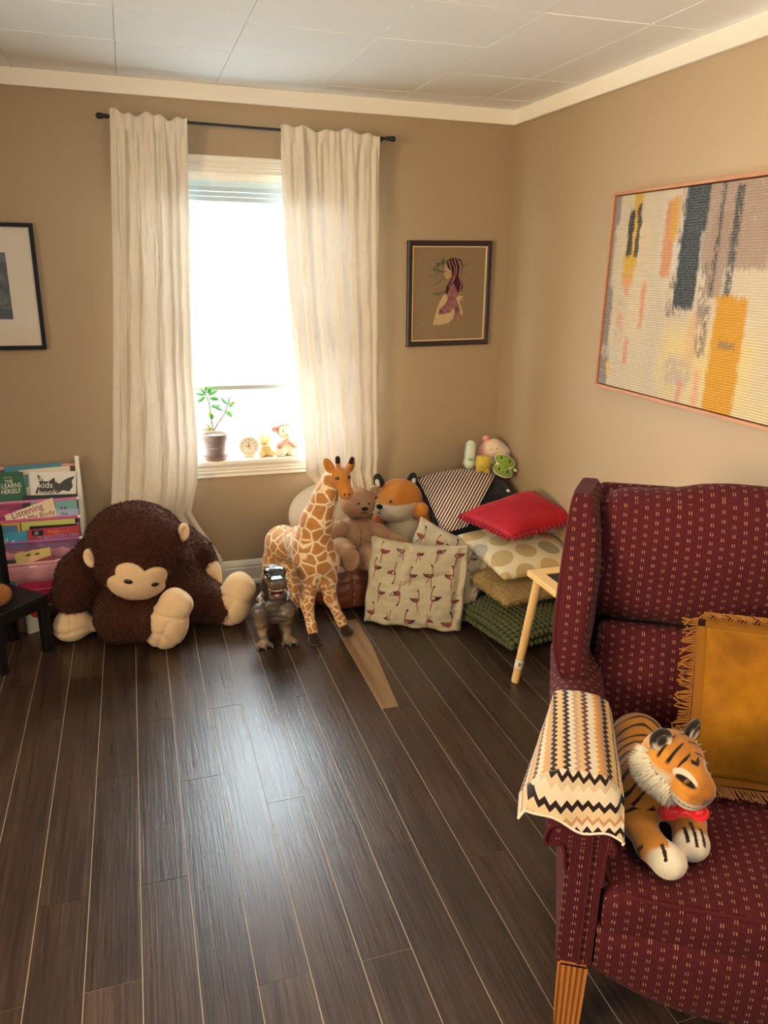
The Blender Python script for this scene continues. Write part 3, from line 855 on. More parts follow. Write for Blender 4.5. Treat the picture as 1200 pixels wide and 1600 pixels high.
    for pts, kc in ((((540, 330), (520, 380), (440, 400)), 'leaf'), (((530, 400), (470, 480), (395, 490)), 'leaf2'), (((545, 500), (500, 545), (450, 570)), 'leaf2'), (((540, 640), (500, 645), (450, 650)), 'leaf'), (((700, 390), (740, 385), (765, 370)), 'leaf2'), (((535, 440), (480, 440), (440, 420)), 'leaf'), (((545, 345), (500, 365), (470, 360)), 'leaf')):
        P = Q(*pts); stroke(b, P, .0008, K[kc])
        (x0, y0), (xm, ym), (x1, y1) = P
        for k in range(9):
            u = k/8; x = (1-u)**2*x0+2*u*(1-u)*xm+u*u*x1; y = (1-u)**2*y0+2*u*(1-u)*ym+u*u*y1
            a = rg.uniform(0, 2*PI); L = rg.uniform(.008, .016)
            stroke(b, [(x, y), (x+L*.5*math.cos(a), y+L*.5*math.sin(a)), (x+L*math.cos(a), y+L*math.sin(a))], .0021 if kc == 'leaf' else .0014, K[kc])
    part('stitched_leaves', b, tc, r, w=True, col=True)
embroidery()

def abstract_painting():
    y0, y1, z0, z1 = -1.012, -2.19, 1.193, 1.975; D = .042
    # frame in local (x along -Y, y up, z out of the wall = -X)
    cy, cz = (y0+y1)/2, (z0+z1)/2; w = abs(y1-y0); h = z1-z0
    M = frame3((-.004, cy, cz), (0, -1, 0.0), (-1, 0, 0))
    r = thing('abstract_painting', 'wide abstract painting of cream, mustard, pink and slate patches on the right-hand wall', 'painting', (-.002, cy, z0))
    wood = NT('reddish_wood_frame'); v = wood.coord('Object', (4, 4, 40)); cc = wood.mix(wood.noise(v, 3, 4), lin('#8d5638'), lin('#c08a66'))
    picture_frame(M, w, h, [(0, 0), (0, D), (.011, D), (.011, 0)], wood.done(wood.bsdf(cc, .5, .3)), r)
    b = MB(); b.add(place([(-w/2+.0112, -h/2+.0112, .001), (w/2-.0112, -h/2+.0112, .001), (w/2-.0112, h/2-.0112, .001), (-w/2+.0112, h/2-.0112, .001)], M), [(0, 1, 2, 3)])
    part('shadow_gap_backing', b, mat('dark_backing', '#241812', .9), r, w=True, smooth=False)
    t = NT('painted_ribbed_canvas'); tc = t.n('ShaderNodeTexCoord'); u = t.sep(tc.outputs['UV']); U, Vv = u[0], u[1]      # metres from the top left corner, v downward
    ribs = t.math('SINE', t.math('MULTIPLY', Vv, 2*PI/.0092)); rib = t.math('MULTIPLY_ADD', ribs, .5, .5)
    P = t.comb(U, Vv)
    nz = t.noise(t.comb(t.math('MULTIPLY', U, 1.0), t.math('MULTIPLY', Vv, .35)), 55, 4, .7)
    nb = t.noise(P, 14, 4, .65)
    wob = t.math('MULTIPLY_ADD', nz, .05, -.025)
    wo2 = t.math('MULTIPLY_ADD', t.noise(t.comb(t.math('MULTIPLY', U, 3.0), Vv), 30, 3, .7), .07, -.035)
    UU = t.math('ADD', U, wob); VV = t.math('ADD', Vv, wo2)
    def box(x0, x1, v0, v1, soft=.008, gap=0.0):
        """soft-edged brush patch; gap: how much bare canvas shows through"""
        s = 1/soft
        a = t.math('MULTIPLY', t.math('SUBTRACT', UU, x0), s, clamp=True); b_ = t.math('MULTIPLY', t.math('SUBTRACT', x1, UU), s, clamp=True)
        c_ = t.math('MULTIPLY', t.math('SUBTRACT', VV, v0), s, clamp=True); d_ = t.math('MULTIPLY', t.math('SUBTRACT', v1, VV), s, clamp=True)
        k = t.math('MULTIPLY', t.math('MULTIPLY', a, b_), t.math('MULTIPLY', c_, d_))
        if gap:
            g = t.math('MULTIPLY', t.math('SUBTRACT', nz, gap*.9), 9.0, clamp=True); g2 = t.math('MULTIPLY_ADD', rib, -gap*.8, 1.0, clamp=True)
            k = t.math('MULTIPLY', k, t.math('MULTIPLY', g, g2))
        return k
    c = t.mix(nb, lin('#ada08c'), lin('#bbae98'))
    # the painted patches: x0, x1, v0, v1 (m), colour, softness, bare canvas
    pats = [(.30, .75, .0, .35, '#b8b0a6', .06, 0), (.28, .62, .36, .82, '#ae9f8e', .08, .2), (.36, 1.2, .45, .80, '#bfab78', .10, .25), (.42, .62, .58, .74, '#9c8c84', .05, .4), (.15, .30, .1, .6, '#bcab92', .05, 0),
            (-.05, .058, -.05, .13, '#7d726c', .012, 0), (-.05, .040, .10, .38, '#7d726c', .012, .1), (-.05, .066, .36, .62, '#716662', .016, .08), (-.05, .085, .60, .72, '#857972', .02, .45), (-.05, .085, .64, .85, '#766b66', .02, .05),
            (.13, .205, -.05, .15, '#b08528', .02, .25), (.105, .20, .10, .30, '#b48b2c', .02, .3), (.10, .19, .24, .37, '#b0862a', .02, .25), (.12, .18, .31, .41, '#c2825c', .025, .35),
            (.085, .165, .41, .60, '#b98370', .03, .5), (.24, .285, .33, .53, '#b8765c', .018, .38), (.17, .205, .56, .67, '#bc6a5a', .012, .4), (.06, .085, .66, .74, '#c7a23a', .01, .3), (.10, .13, .68, .76, '#c99a80', .02, .4),
            (.112, .160, .065, .25, '#1f2a30', .010, .12), (.166, .200, .05, .25, '#222e35', .008, .25),
            (.335, .415, .04, .33, '#b07650', .02, .2), (.365, .435, .03, .20, '#b5883a', .02, .35),
            (.42, .50, -.05, .24, '#6e6058', .02, .5), (.40, .53, .30, .47, '#5d5150', .02, .52), (.55, .95, -.05, .30, '#8a7468', .02, .3), (.57, .66, .26, .60, '#6a5a56', .018, .46), (.60, .70, .1, .40, '#8b7567', .02, .25),
            (.445, .575, .0, .17, '#2a363e', .012, .12), (.435, .565, .15, .44, '#27323a', .016, .10), (.62, .655, .0, .4, '#2f3a40', .012, .45), (.69, .74, .02, .48, '#2b363c', .014, .4),
            (.665, .83, .37, .80, '#b07c1e', .018, .06), (.70, .80, .52, .56, '#6b5a50', .02, .4), (.52, .62, .42, .66, '#b8966e', .05, .35), (.52, .56, .68, .80, '#b5806e', .014, .3), (.60, .66, .62, .80, '#bf8872', .03, .3), (.86, 1.0, .1, .75, '#b4a58b', .05, .2), (.98, 1.16, .3, .8, '#6f645f', .04, .3), (.9, 1.05, -.05, .3, '#b48b2c', .04, .25)]
    for x0, x1, v0, v1, cc, sf, gp in pats: c = t.mix(box(x0, x1, v0, v1, sf, gp), c, lin(cc))
    c = t.mix(t.math('MULTIPLY', t.math('GREATER_THAN', t.noise(P, 260, 2), .60), .25), c, lin('#d6ccb8'))
    m = t.done(t.bsdf(c, .85, .15, normal=t.bump(t.math('ADD', rib, t.math('MULTIPLY', nz, .6)), .8, .0035)))
    e = .0155; b = MB()
    v4 = [(-w/2+e, -h/2+e, .034), (w/2-e, -h/2+e, .034), (w/2-e, h/2-e, .034), (-w/2+e, h/2-e, .034)]; v8 = v4+[(a_, b_, .002) for a_, b_, _ in v4]
    uv = [((a_+w/2), (h/2-b_)) for a_, b_, _ in v8]
    b.add(place(v8, M), [(0, 1, 2, 3), (0, 4, 5, 1), (1, 5, 6, 2), (2, 6, 7, 3), (3, 7, 4, 0)], uv)
    part('canvas', b, m, r, w=True, smooth=False)
abstract_painting()
# ---------------------------------------------------------------- wing armchair (front is local -y)
def RBOX(c, half, r, R=None):
    c = np.asarray(c, float); hb = np.asarray(half, float)-r
    def f(P):
        q = P-c
        if R is not None: q = q@R
        q = np.abs(q)-hb
        return np.linalg.norm(np.maximum(q, 0), axis=1)+np.minimum(q.max(1), 0)-r
    e = np.linalg.norm(half); f.lo = c-(e if R is not None else np.asarray(half)); f.hi = c+(e if R is not None else np.asarray(half)); return f

def nets_part(name, f, h, m, parent, it=4, disp=None, w=False, boxuv=True, sharp=None):
    v, F = nets(f, h); v = relax(v, F, it)
    if disp is not None: v = v+vnormals(v, F)*disp(v)[:, None]
    v = to_local(v, parent, w)
    return link(name, make_mesh(name, v, F, boxuv=boxuv), m, parent)

def chair_fabric():
    t = NT('maroon_ticked_upholstery'); tc = t.n('ShaderNodeTexCoord'); u = t.sep(tc.outputs['UV']); U, W = u[0], u[1]
    def fr(x): return t.math('FRACT', x)
    col = t.math('MULTIPLY', U, 1/.0265); ci = t.math('FLOOR', col); cf = fr(col)
    odd = t.math('MODULO', t.math('ABSOLUTE', ci), 2.0)
    row = fr(t.math('ADD', t.math('MULTIPLY', W, 1/.0222), t.math('MULTIPLY', odd, .5)))
    x = t.math('ABSOLUTE', t.math('SUBTRACT', t.math('ABSOLUTE', t.math('SUBTRACT', cf, .5)), .100))
    tick = t.math('MULTIPLY', t.math('LESS_THAN', x, .036), t.math('LESS_THAN', t.math('ABSOLUTE', t.math('SUBTRACT', row, .5)), .19))
    v2 = t.comb(U, W)
    thr = t.noise(t.comb(t.math('MULTIPLY', U, 900.0), t.math('MULTIPLY', W, 60.0)), 1.0, 2)
    tick = t.math('MULTIPLY', tick, t.math('MULTIPLY_ADD', t.noise(v2, 55, 2), .9, .35, clamp=True))
    rib = t.math('SINE', t.math('MULTIPLY', U, 2*PI/.0047))
    base = t.mix(t.math('MULTIPLY_ADD', rib, .35, .5), lin('#3a1117'), lin('#551d22'))
    base = t.mix(t.math('MULTIPLY', thr, .7), base, lin('#280b12'))
    spk = t.math('MULTIPLY', t.math('GREATER_THAN', t.noise(t.comb(t.math('MULTIPLY', U, 420.0), t.math('MULTIPLY', W, 110.0)), 1.0, 2), .66), .35)
    base = t.mix(spk, base, lin('#6d3836'))
    c = t.mix(tick, base, lin('#93705a'))
    hgt = t.math('ADD', t.math('MULTIPLY', rib, .5), t.math('MULTIPLY', tick, .8))
    return t.done(t.bsdf(c, .92, .10, .03, t.bump(hgt, .5, .0015)))

def armchair():
    fab = chair_fabric(); pipe = mat('maroon_piping', '#431419', .9, .12, .03, bump=(500, .4, .001), var=(300, .3))
    r = thing('wing_armchair', 'maroon wing armchair with pale ticked upholstery and fluted wooden legs, facing away from the painting', 'armchair', (-.669, -2.653, 0), math.radians(-30))
    rng = lambda s: (lambda P: fbm(P, 9, s, 3)*.0035+fbm(P, 3, s+1, 2)*.004)
    XC = .035
    # headrest and lower back, leaning backwards
    lean = math.radians(9); R = np.array([[1, 0, 0], [0, math.cos(lean), math.sin(lean)], [0, -math.sin(lean), math.cos(lean)]])
    f = SU([RBOX((XC, .345, .925), (.358, .085, .185), .08, R), ELL((XC, .325, .965), (.34, .10, .178), R)], .03)
    def hd(P):
        crease = 0
        for z0, x0 in ((1.035, -.31), (1.06, -.315), (1.01, -.312)):
            crease = crease-.006*np.exp(-((P[:, 2]-z0-(P[:, 0]-x0)*.35)/.006)**2)*sstep(-P[:, 0], .24, .30)*(P[:, 1] < .36)
        return rng(1)(P)+crease
    nets_part('headrest', f, .011, fab, r, disp=hd)
    f = SU([RBOX((XC, .275, .55), (.332, .075, .195), .05, R), ELL((XC, .25, .55), (.32, .085, .18), R)], .03)
    nets_part('backrest', f, .011, fab, r, disp=rng(4))
    f = RBOX((XC, .43, .62), (.37, .045, .47), .04, R); nets_part('back_shell', f, .014, fab, r)
    # wings
    rows = [(.50, -.352, -.300, .16, .40), (.60, -.365, -.302, .125, .42), (.665, -.396, -.318, .10, .43), (.72, -.412, -.325, .10, .44), (.785, -.417, -.325, .108, .45), (.86, -.415, -.319, .128, .46), (.93, -.410, -.315, .168, .47), (1.0, -.404, -.317, .212, .475), (1.05, -.399, -.324, .25, .48), (1.085, -.394, -.334, .268, .485), (1.10, -.388, -.342, .285, .485)]
    def wing(mirror):
        zz = np.linspace(rows[0][0], rows[-1][0], 44); A = np.array(rows); n = 40
        G = np.zeros((n, len(zz), 3)); UV = np.zeros((n, len(zz), 2)); edge = []
        for j, z in enumerate(zz):
            xo, xi, yf, yb = (np.interp(z, A[:, 0], A[:, k]) for k in (1, 2, 3, 4))
            flare = .028*sstep(np.array([z]), .6, .75)[0]
            L = 0
            for k in range(n):
                a = 2*PI*k/n; ca, sa = math.cos(a), math.sin(a); e = .42
                px = (xo+xi)/2+(xi-xo)/2*math.copysign(abs(ca)**e, ca); py = (yf+yb)/2+(yb-yf)/2*math.copysign(abs(sa)**(e*.55), sa)
                px += flare*sstep(np.array([py]), yf, yf+.22)[0]
                if z > 1.08: py = (yf+yb)/2+(py-(yf+yb)/2)*(1-(z-1.08)*6)
                if mirror: px = 2*XC-px
                G[k, j] = (px, py, z); UV[k, j] = ((px if abs(sa) > .72 else py), z)
            edge.append(((2*XC-xo-.004 if mirror else xo+.004), yf+.012, z))
        b = MB(); b.grid(G, UV, closed_u=True)
        tp = [k*len(zz)+len(zz)-1 for k in range(n)]; b.f.append(tp if not mirror else tp[::-1])
        if mirror: b.f = [q[::-1] for q in b.f]
        o = part('wing', b, fab, r, sharp=50)
        pb = MB(); pb.tube(edge, .0052, 8); part('piping', pb, pipe, o)
    wing(False); wing(True)
    # rolled arms with flat front panels
    prof = [(-.360, .198), (-.362, .44), (-.372, .52), (-.400, .565), (-.410, .600), (-.400, .630), (-.370, .645), (-.325, .647), (-.288, .634), (-.268, .605), (-.268, .57), (-.282, .52), (-.284, .40), (-.284, .198)]
    def smooth_open(P, n):
        P = np.array(P); m = len(P); out = []
        for i in range(m-1):
            p0, p1, p2, p3 = P[max(i-1, 0)], P[i], P[i+1], P[min(i+2, m-1)]
            for k in range(n):
                t_ = k/n; out.append(.5*((2*p1)+(-p0+p2)*t_+(2*p0-5*p1+4*p2-p3)*t_**2+(-p0+3*p1-3*p2+p3)*t_**3))
        return np.array(out+[P[-1]])
    for mir in (False, True):
        pr = smooth_open(prof[1:-1], 4); pr = np.concatenate([[prof[0]], pr, [prof[-1]]])
        X = lambda x: 2*XC-x if mir else x
        ys = np.concatenate([np.linspace(-.365, -.34, 5), np.linspace(-.30, .36, 22)])
        G = np.zeros((len(ys), len(pr), 3)); UV = np.zeros((len(ys), len(pr), 2))
        per = np.concatenate([[0], np.cumsum(np.linalg.norm(np.diff(pr, axis=0), axis=1))])
        for i, y in enumerate(ys):
            sh = 1-max(0, (-.34-y)/.025)**2*.06; c0 = np.array([-.325, .42])
            q = c0+(pr-c0)*np.array([sh, 1])
            q = q-np.array([0, 1])*(.075*sstep(np.array([-y]), .25, .37)*sstep(q[:, 1], .50, .60))[:, None]
            G[i, :, 0] = [X(a) for a in q[:, 0]]; G[i, :, 1] = y; G[i, :, 2] = q[:, 1]
            UV[i, :, 0] = y; UV[i, :, 1] = per
        b = MB(); b.grid(G, UV)
        if mir: b.f = [q[::-1] for q in b.f]
        m = len(pr); prz = pr-np.array([0, 1])*(.075*sstep(np.array([.365]), .25, .37)*sstep(pr[:, 1], .50, .60))[:, None]; cap = [(X(a), -.365, z) for a, z in prz]
        b.add(cap, [tuple(range(m)) if not mir else tuple(range(m-1, -1, -1))], [(a, z) for a, z in pr])
        arm = part('arm', b, fab, r, sharp=45)
        pb = MB(); pb.tube([(X(a), -.366, z) for a, z in prz[2:-2]], .0045, 8)
        pb.tube([(X(-.312), -.3665, .2), (X(-.312), -.3665, .55)], .0035, 6)
        part('piping', pb, pipe, arm)
    # seat cushion, rounded at the front, and the drop panel below it
    f = SU([RBOX((XC, -.075, .352), (.317, .305, .062), .035), ELL((XC, -.10, .362), (.295, .27, .066))], .03)
    nets_part('seat_cushion', f, .010, fab, r, disp=lambda P: rng(7)(P)-.004*np.exp(-((P[:, 0]+.14)/.09)**2-((P[:, 1]+.2)/.14)**2))
    b = MB()
    ring = []
    for k in range(60):
        a = 2*PI*k/60; ca, sa = math.cos(a), math.sin(a); e = .22
        ring.append((XC+.306*math.copysign(abs(ca)**e, ca), -.075+.294*math.copysign(abs(sa)**e, sa), .4065))
    b.tube(ring, .0048, 8, closed=True); part('seat_piping', b, pipe, r)
    b = MB(); n = 40; G = np.zeros((n, 9, 3)); UV = np.zeros((n, 9, 2))
    for i in range(n):
        s = i/(n-1); x = XC+.317*(2*s-1); q = abs(2*s-1); zb = .125+.078*q**2.4; zt = .318
        y0 = -.372-.012*(1-q**2)
        for j, (dy, tz) in enumerate(((.05, 1), (.012, 1), (0, .96), (-.006, .7), (-.007, .45), (-.005, .2), (0, .05), (.010, 0), (.05, 0))):
            G[i, j] = (x, y0+dy, zb+(zt-zb)*tz); UV[i, j] = (x, zb+(zt-zb)*tz)
    b.grid(G, UV); part('footrest_panel', b, fab, r, sharp=60)
    b = MB(); b.box((XC-.315, -.33, .20), (XC+.315, .42, .30)); part('base_frame', b, fab, r, smooth=False, boxuv=True)
    # legs: fluted in front
    wt = NT('honey_oak'); v = wt.coord('Object', (30, 30, 4)); cc = wt.mix(wt.noise(v, 2, 4), lin('#7a4a22'), lin('#a96d35')); wood = wt.done(wt.bsdf(cc, .35, .4))
    for sx, y in ((-1, -.345), (1, -.345)):
        b = MB(); x0 = XC+sx*.357; w_ = .031; n = 5; pts = []
        def flute(wd):
            o = []
            for side in range(4):
                for k in range(n):
                    for q, dpt in ((0.0, 0), (.2, .22), (.5, .34), (.8, .22)):
                        s = -1+2*(k+q)/n; d = 1-dpt/n*2
                        o.append([(s, -d), (d, s), (-s, d), (-d, -s)][side])
            return [(a*wd, c_*wd) for a, c_ in o]
        ring0 = flute(w_*.86); ring1 = flute(w_); m = len(ring0)
        b.add([(x0+a, y+c_, 0) for a, c_ in ring0]+[(x0+a, y+c_, .203) for a, c_ in ring1],
              [tuple(range(m-1, -1, -1)), tuple(range(m, 2*m))]+[(i, (i+1) % m, m+(i+1) % m, m+i) for i in range(m)])
        part('leg', b, wood, r, smooth=False)
    for sx in (-1, 1):
        b = MB(); b.box((XC+sx*.33-.022, .40, 0), (XC+sx*.33+.022, .445, .21)); part('leg', b, wood, r, smooth=False, bevel=.004)
    return r
CHAIR = armchair()

def arm_cover():
    # zigzag stripes running with the first UV axis
    def zig(name, bands, period, amp, wl):
        t = NT(name); tc = t.n('ShaderNodeTexCoord'); u = t.sep(tc.outputs['UV'])
        tri = t.math('ABSOLUTE', t.math('SUBTRACT', t.math('FRACT', t.math('MULTIPLY', u[0], 1/wl)), .5))
        s = t.math('FRACT', t.math('ADD', t.math('MULTIPLY', u[1], 1/period), t.math('MULTIPLY', tri, amp/period)))
        c = t.ramp(s, [(p, lin(k)) for p, k in bands], 'CONSTANT')
        n = t.noise(t.coord('Object'), 700, 2)
        return t.done(t.bsdf(c, .9, .1, .15, t.bump(n, .3, .001)))
    W_, B_, T_, O_, D_ = '#b8ab97', '#1d1211', '#987b5f', '#b07a32', '#4a281f'
    bands = [(0, W_), (.10, B_), (.19, '#ad8f63'), (.33, B_), (.42, T_), (.52, O_), (.60, W_), (.74, D_), (.82, '#ad8f63'), (.92, T_)]
    m1 = zig('zigzag_towelling', bands, .118, .016, .0185); m2 = zig('zigzag_towelling_front', [(0, W_), (.12, B_), (.24, '#ae9a7a'), (.42, '#9a7252'), (.5, W_), (.62, B_), (.72, '#a3937b'), (.86, W_)], .078, .018, .022)
    rr = thing('arm_cover', 'zigzag striped cloth cover draped over the maroon chair arm nearest the floor lane', 'chair arm cover', CHAIR.location, math.radians(-30))
    # cross-section from the inner hem over the top to the outer hem
    prof = np.array([(-.254, .50), (-.258, .56), (-.258, .605), (-.272, .638), (-.300, .655), (-.340, .660), (-.385, .657), (-.416, .645), (-.440, .625), (-.458, .602), (-.470, .580)])
    def rs(P, n):
        L = np.concatenate([[0], np.cumsum(np.linalg.norm(np.diff(P, axis=0), axis=1))]); s = np.linspace(0, L[-1], n)
        return np.stack([np.interp(s, L, P[:, k]) for k in range(P.shape[1])], 1), s
    pr, ps = rs(prof, 60); ny = 50
    G = np.zeros((60, ny, 3)); UV = np.zeros((60, ny, 2))
    for j in range(ny):
        t_ = j/(ny-1); y = .015-.325*t_
        fl = t_**3
        nar = np.clip((-pr[:, 0]-.40)/.07, 0, 1)*(1-t_)**1.0          # snug at the back, flaring at the front
        x = pr[:, 0]+.052*nar; z = pr[:, 1]-.03*nar
        inn = np.clip((-.262-pr[:, 0])/-.004, 0, 1)*(pr[:, 0] > -.262); z = z+inn*(.62-pr[:, 1])*.75*t_
        wr = fbm(np.stack([ps*8, np.full(60, y*5), np.zeros(60)], 1), 1.4, 3, 3)*.004
        k = (pr[:, 0] < -.36)
        G[:, j] = np.stack([x, np.full(60, y)+.03*k*(pr[:, 1]-.6)*0, z+.003+wr*.6], 1); G[:, j, 0] += wr*.5*np.sign(pr[:, 0]+.335)
        UV[:, j, 0] = -y; UV[:, j, 1] = ps
    b = MB(); b.grid(G, UV); o = part('top_panel', b, m1, rr, sharp=None); md = o.modifiers.new('s', 'SOLIDIFY'); md.thickness = .002; md.offset = 1
    nf = 24; G2 = np.zeros((60, nf, 3)); UV2 = np.zeros((60, nf, 2)); edge = G[:, -1]
    # the front panel hangs from the ridge with a wavy hem
    for j in range(nf):
        t_ = j/(nf-1)
        top = edge.copy(); cx = -.345
        hem = np.stack([cx+(top[:, 0]-cx)*1.0, np.full(60, -.395), .565+.22*np.maximum(-top[:, 0]-.27, 0)+.006*np.sin(top[:, 0]*60)], 1)
        hem[:, 2] = np.minimum(hem[:, 2], top[:, 2])
        p = top*(1-t_)+hem*t_; p[:, 1] = -.31-.080*t_**.75+.006*np.sin(ps*34+t_*3)*t_
        G2[:, j] = p; UV2[:, j, 0] = p[:, 0]; UV2[:, j, 1] = -p[:, 2]
    b = MB(); b.grid(G2, UV2); o = part('front_panel', b, m2, rr, sharp=None); md = o.modifiers.new('s', 'SOLIDIFY'); md.thickness = .002; md.offset = 1
    hem = MB(); hem.tube(np.concatenate([G2[:, -1]]), .0028, 6); part('hem', hem, mat('cream_hem', '#e6dccb', .9, .1), rr)
arm_cover()

def mustard_cushion():
    vel = NT('mustard_velvet'); v = vel.coord('Object'); n1 = vel.noise(v, 7, 4, .6); c = vel.mix(vel.ramp(n1, [(.35, (0, 0, 0)), (.65, (1, 1, 1))]), lin('#693f02'), lin('#8d5c05'))
    velvet = vel.done(vel.bsdf(c, .7, .15, .8, vel.bump(vel.noise(v, 260, 2), .2, .002), sheen_tint=(1, .65, .1)))
    fr = mat('mustard_fringe', '#7f5118', .85, .15, .3, var=(80, .25)); band = mat('mustard_band', '#744910', .85, .15, .2, bump=(500, .6, .001))
    th = math.radians(-30); Rz = np.array(Matrix.Rotation(th, 3, 'Z')); O = np.array(CHAIR.location)
    ctr = np.array([.140, .078, .645]); tilt = math.radians(19)
    x = nrm((1, .03, -.015)); up = nrm((-.02, math.sin(tilt), math.cos(tilt)))
    M = np.eye(4); z = np.cross(x, up); z = -z if z[1] > 0 else z      # face towards -y
    y = np.cross(z, x); M[:3, 0] = x; M[:3, 1] = y; M[:3, 2] = z; M[:3, 3] = ctr
    r = thing('fringed_cushion', 'mustard velvet cushion with a rope fringe leaning on the maroon chair back', 'cushion', O+Rz@np.array([.155, .06, .41]), th)
    T = np.eye(4); T[:3, :3] = Rz; T[:3, 3] = O; W = T@M
    def folds(v):
        s = np.sign(v[:, 2]); x_, y_ = v[:, 0], v[:, 1]
        d = .022*np.sin((x_*.6+y_)*24+1.2)*np.exp(-((x_+.11)/.10)**2-((y_-.10)/.07)**2)+.020*np.exp(-((x_+.02+y_*.7)/.02)**2)*(y_ < 0)+.016*np.exp(-((x_-.06+y_*.3)/.018)**2)*(y_ < .02)
        w = v.copy(); w[:, 2] += np.where(s > 0, d, 0)*np.clip(np.abs(v[:, 2])*30, 0, 1); return w
    b = MB(); vv, ff, uu = pillow(.37, .372, .115, 44, .03, .010, 21, fn=folds, wsc=11); b.add(place(vv, W), ff, uu); part('cover', b, velvet, r, w=True, sharp=None)
    b = MB()
    for ex, ey, ux, uy in ((0, 1, 1, 0), (0, -1, 1, 0), (1, 0, 0, 1), (-1, 0, 0, 1)):
        L = []
        for k in range(25):
            s = -1+2*k/24; px, py = ex*.185+ux*s*.185, ey*.186+uy*s*.186; pin = 1-.03*(1-s*s)
            L.append((px*(pin if ex else 1), py*(pin if ey else 1)))
        q = [(a, c_, .003) for a, c_ in L]+[(a+ex*.022, c_+ey*.022, .001) for a, c_ in L]
        q += [(a, c_, -.003) for a, c_ in L]+[(a+ex*.022, c_+ey*.022, -.002) for a, c_ in L]
        f = []
        for k in range(24): f += [(k, k+1, 26+k, 25+k), (50+k, 75+k, 76+k, 51+k), (25+k, 26+k, 76+k, 75+k)]
        b.add(place(q, W), f)
    part('band', b, band, r, w=True, smooth=False)
    b = MB(); rg = random.Random(8)
    for ex, ey, ux, uy in ((0, 1, 1, 0), (0, -1, 1, 0), (1, 0, 0, 1), (-1, 0, 0, 1)):
        for k in range(75):
            s = -1.04+2.08*k/74; px, py = ex*.204+ux*s*.195, ey*.205+uy*s*.197
            L = rg.uniform(.028, .042); sw = rg.uniform(-.02, .02)+(.012 if ey else 0); pts = []
            for i in range(6):
                t_ = i/5; a = px+ex*L*t_+ux*sw*t_*t_; c_ = py+ey*L*t_+uy*sw*t_*t_-(0 if ey > 0 else .004*t_)
                zz = .001+.014*math.sin(t_*2.2+k)*t_
                if ey < 0: a = px+sw*t_*.6; c_ = py-.013*math.sin(t_*1.5); zz = .008+L*1.15*t_
                if ey > 0: a = px+sw*2*t_*t_+.004*math.sin(k+t_*4); c_ = py+.018*math.sin(t_*2.6); zz = .004+.026*t_
                pts.append((a, c_, zz))
            b.tube(place(pts, W), .0021, 5)
    o = part('fringe', b, fr, r, w=True); o['kind'] = 'stuff'
mustard_cushion()
# ---------------------------------------------------------------- soft toys on the floor
def ppm(p): return FPX/float(np.dot(np.asarray(p)-CAM, CF))
def A(px, py, y): return aty(px, py, y)
EYE = mat('glossy_black_eye', '#0a0808', .12, .6, coat=.6)
STITCH = mat('black_stitching', '#1a1413', .9, .1)

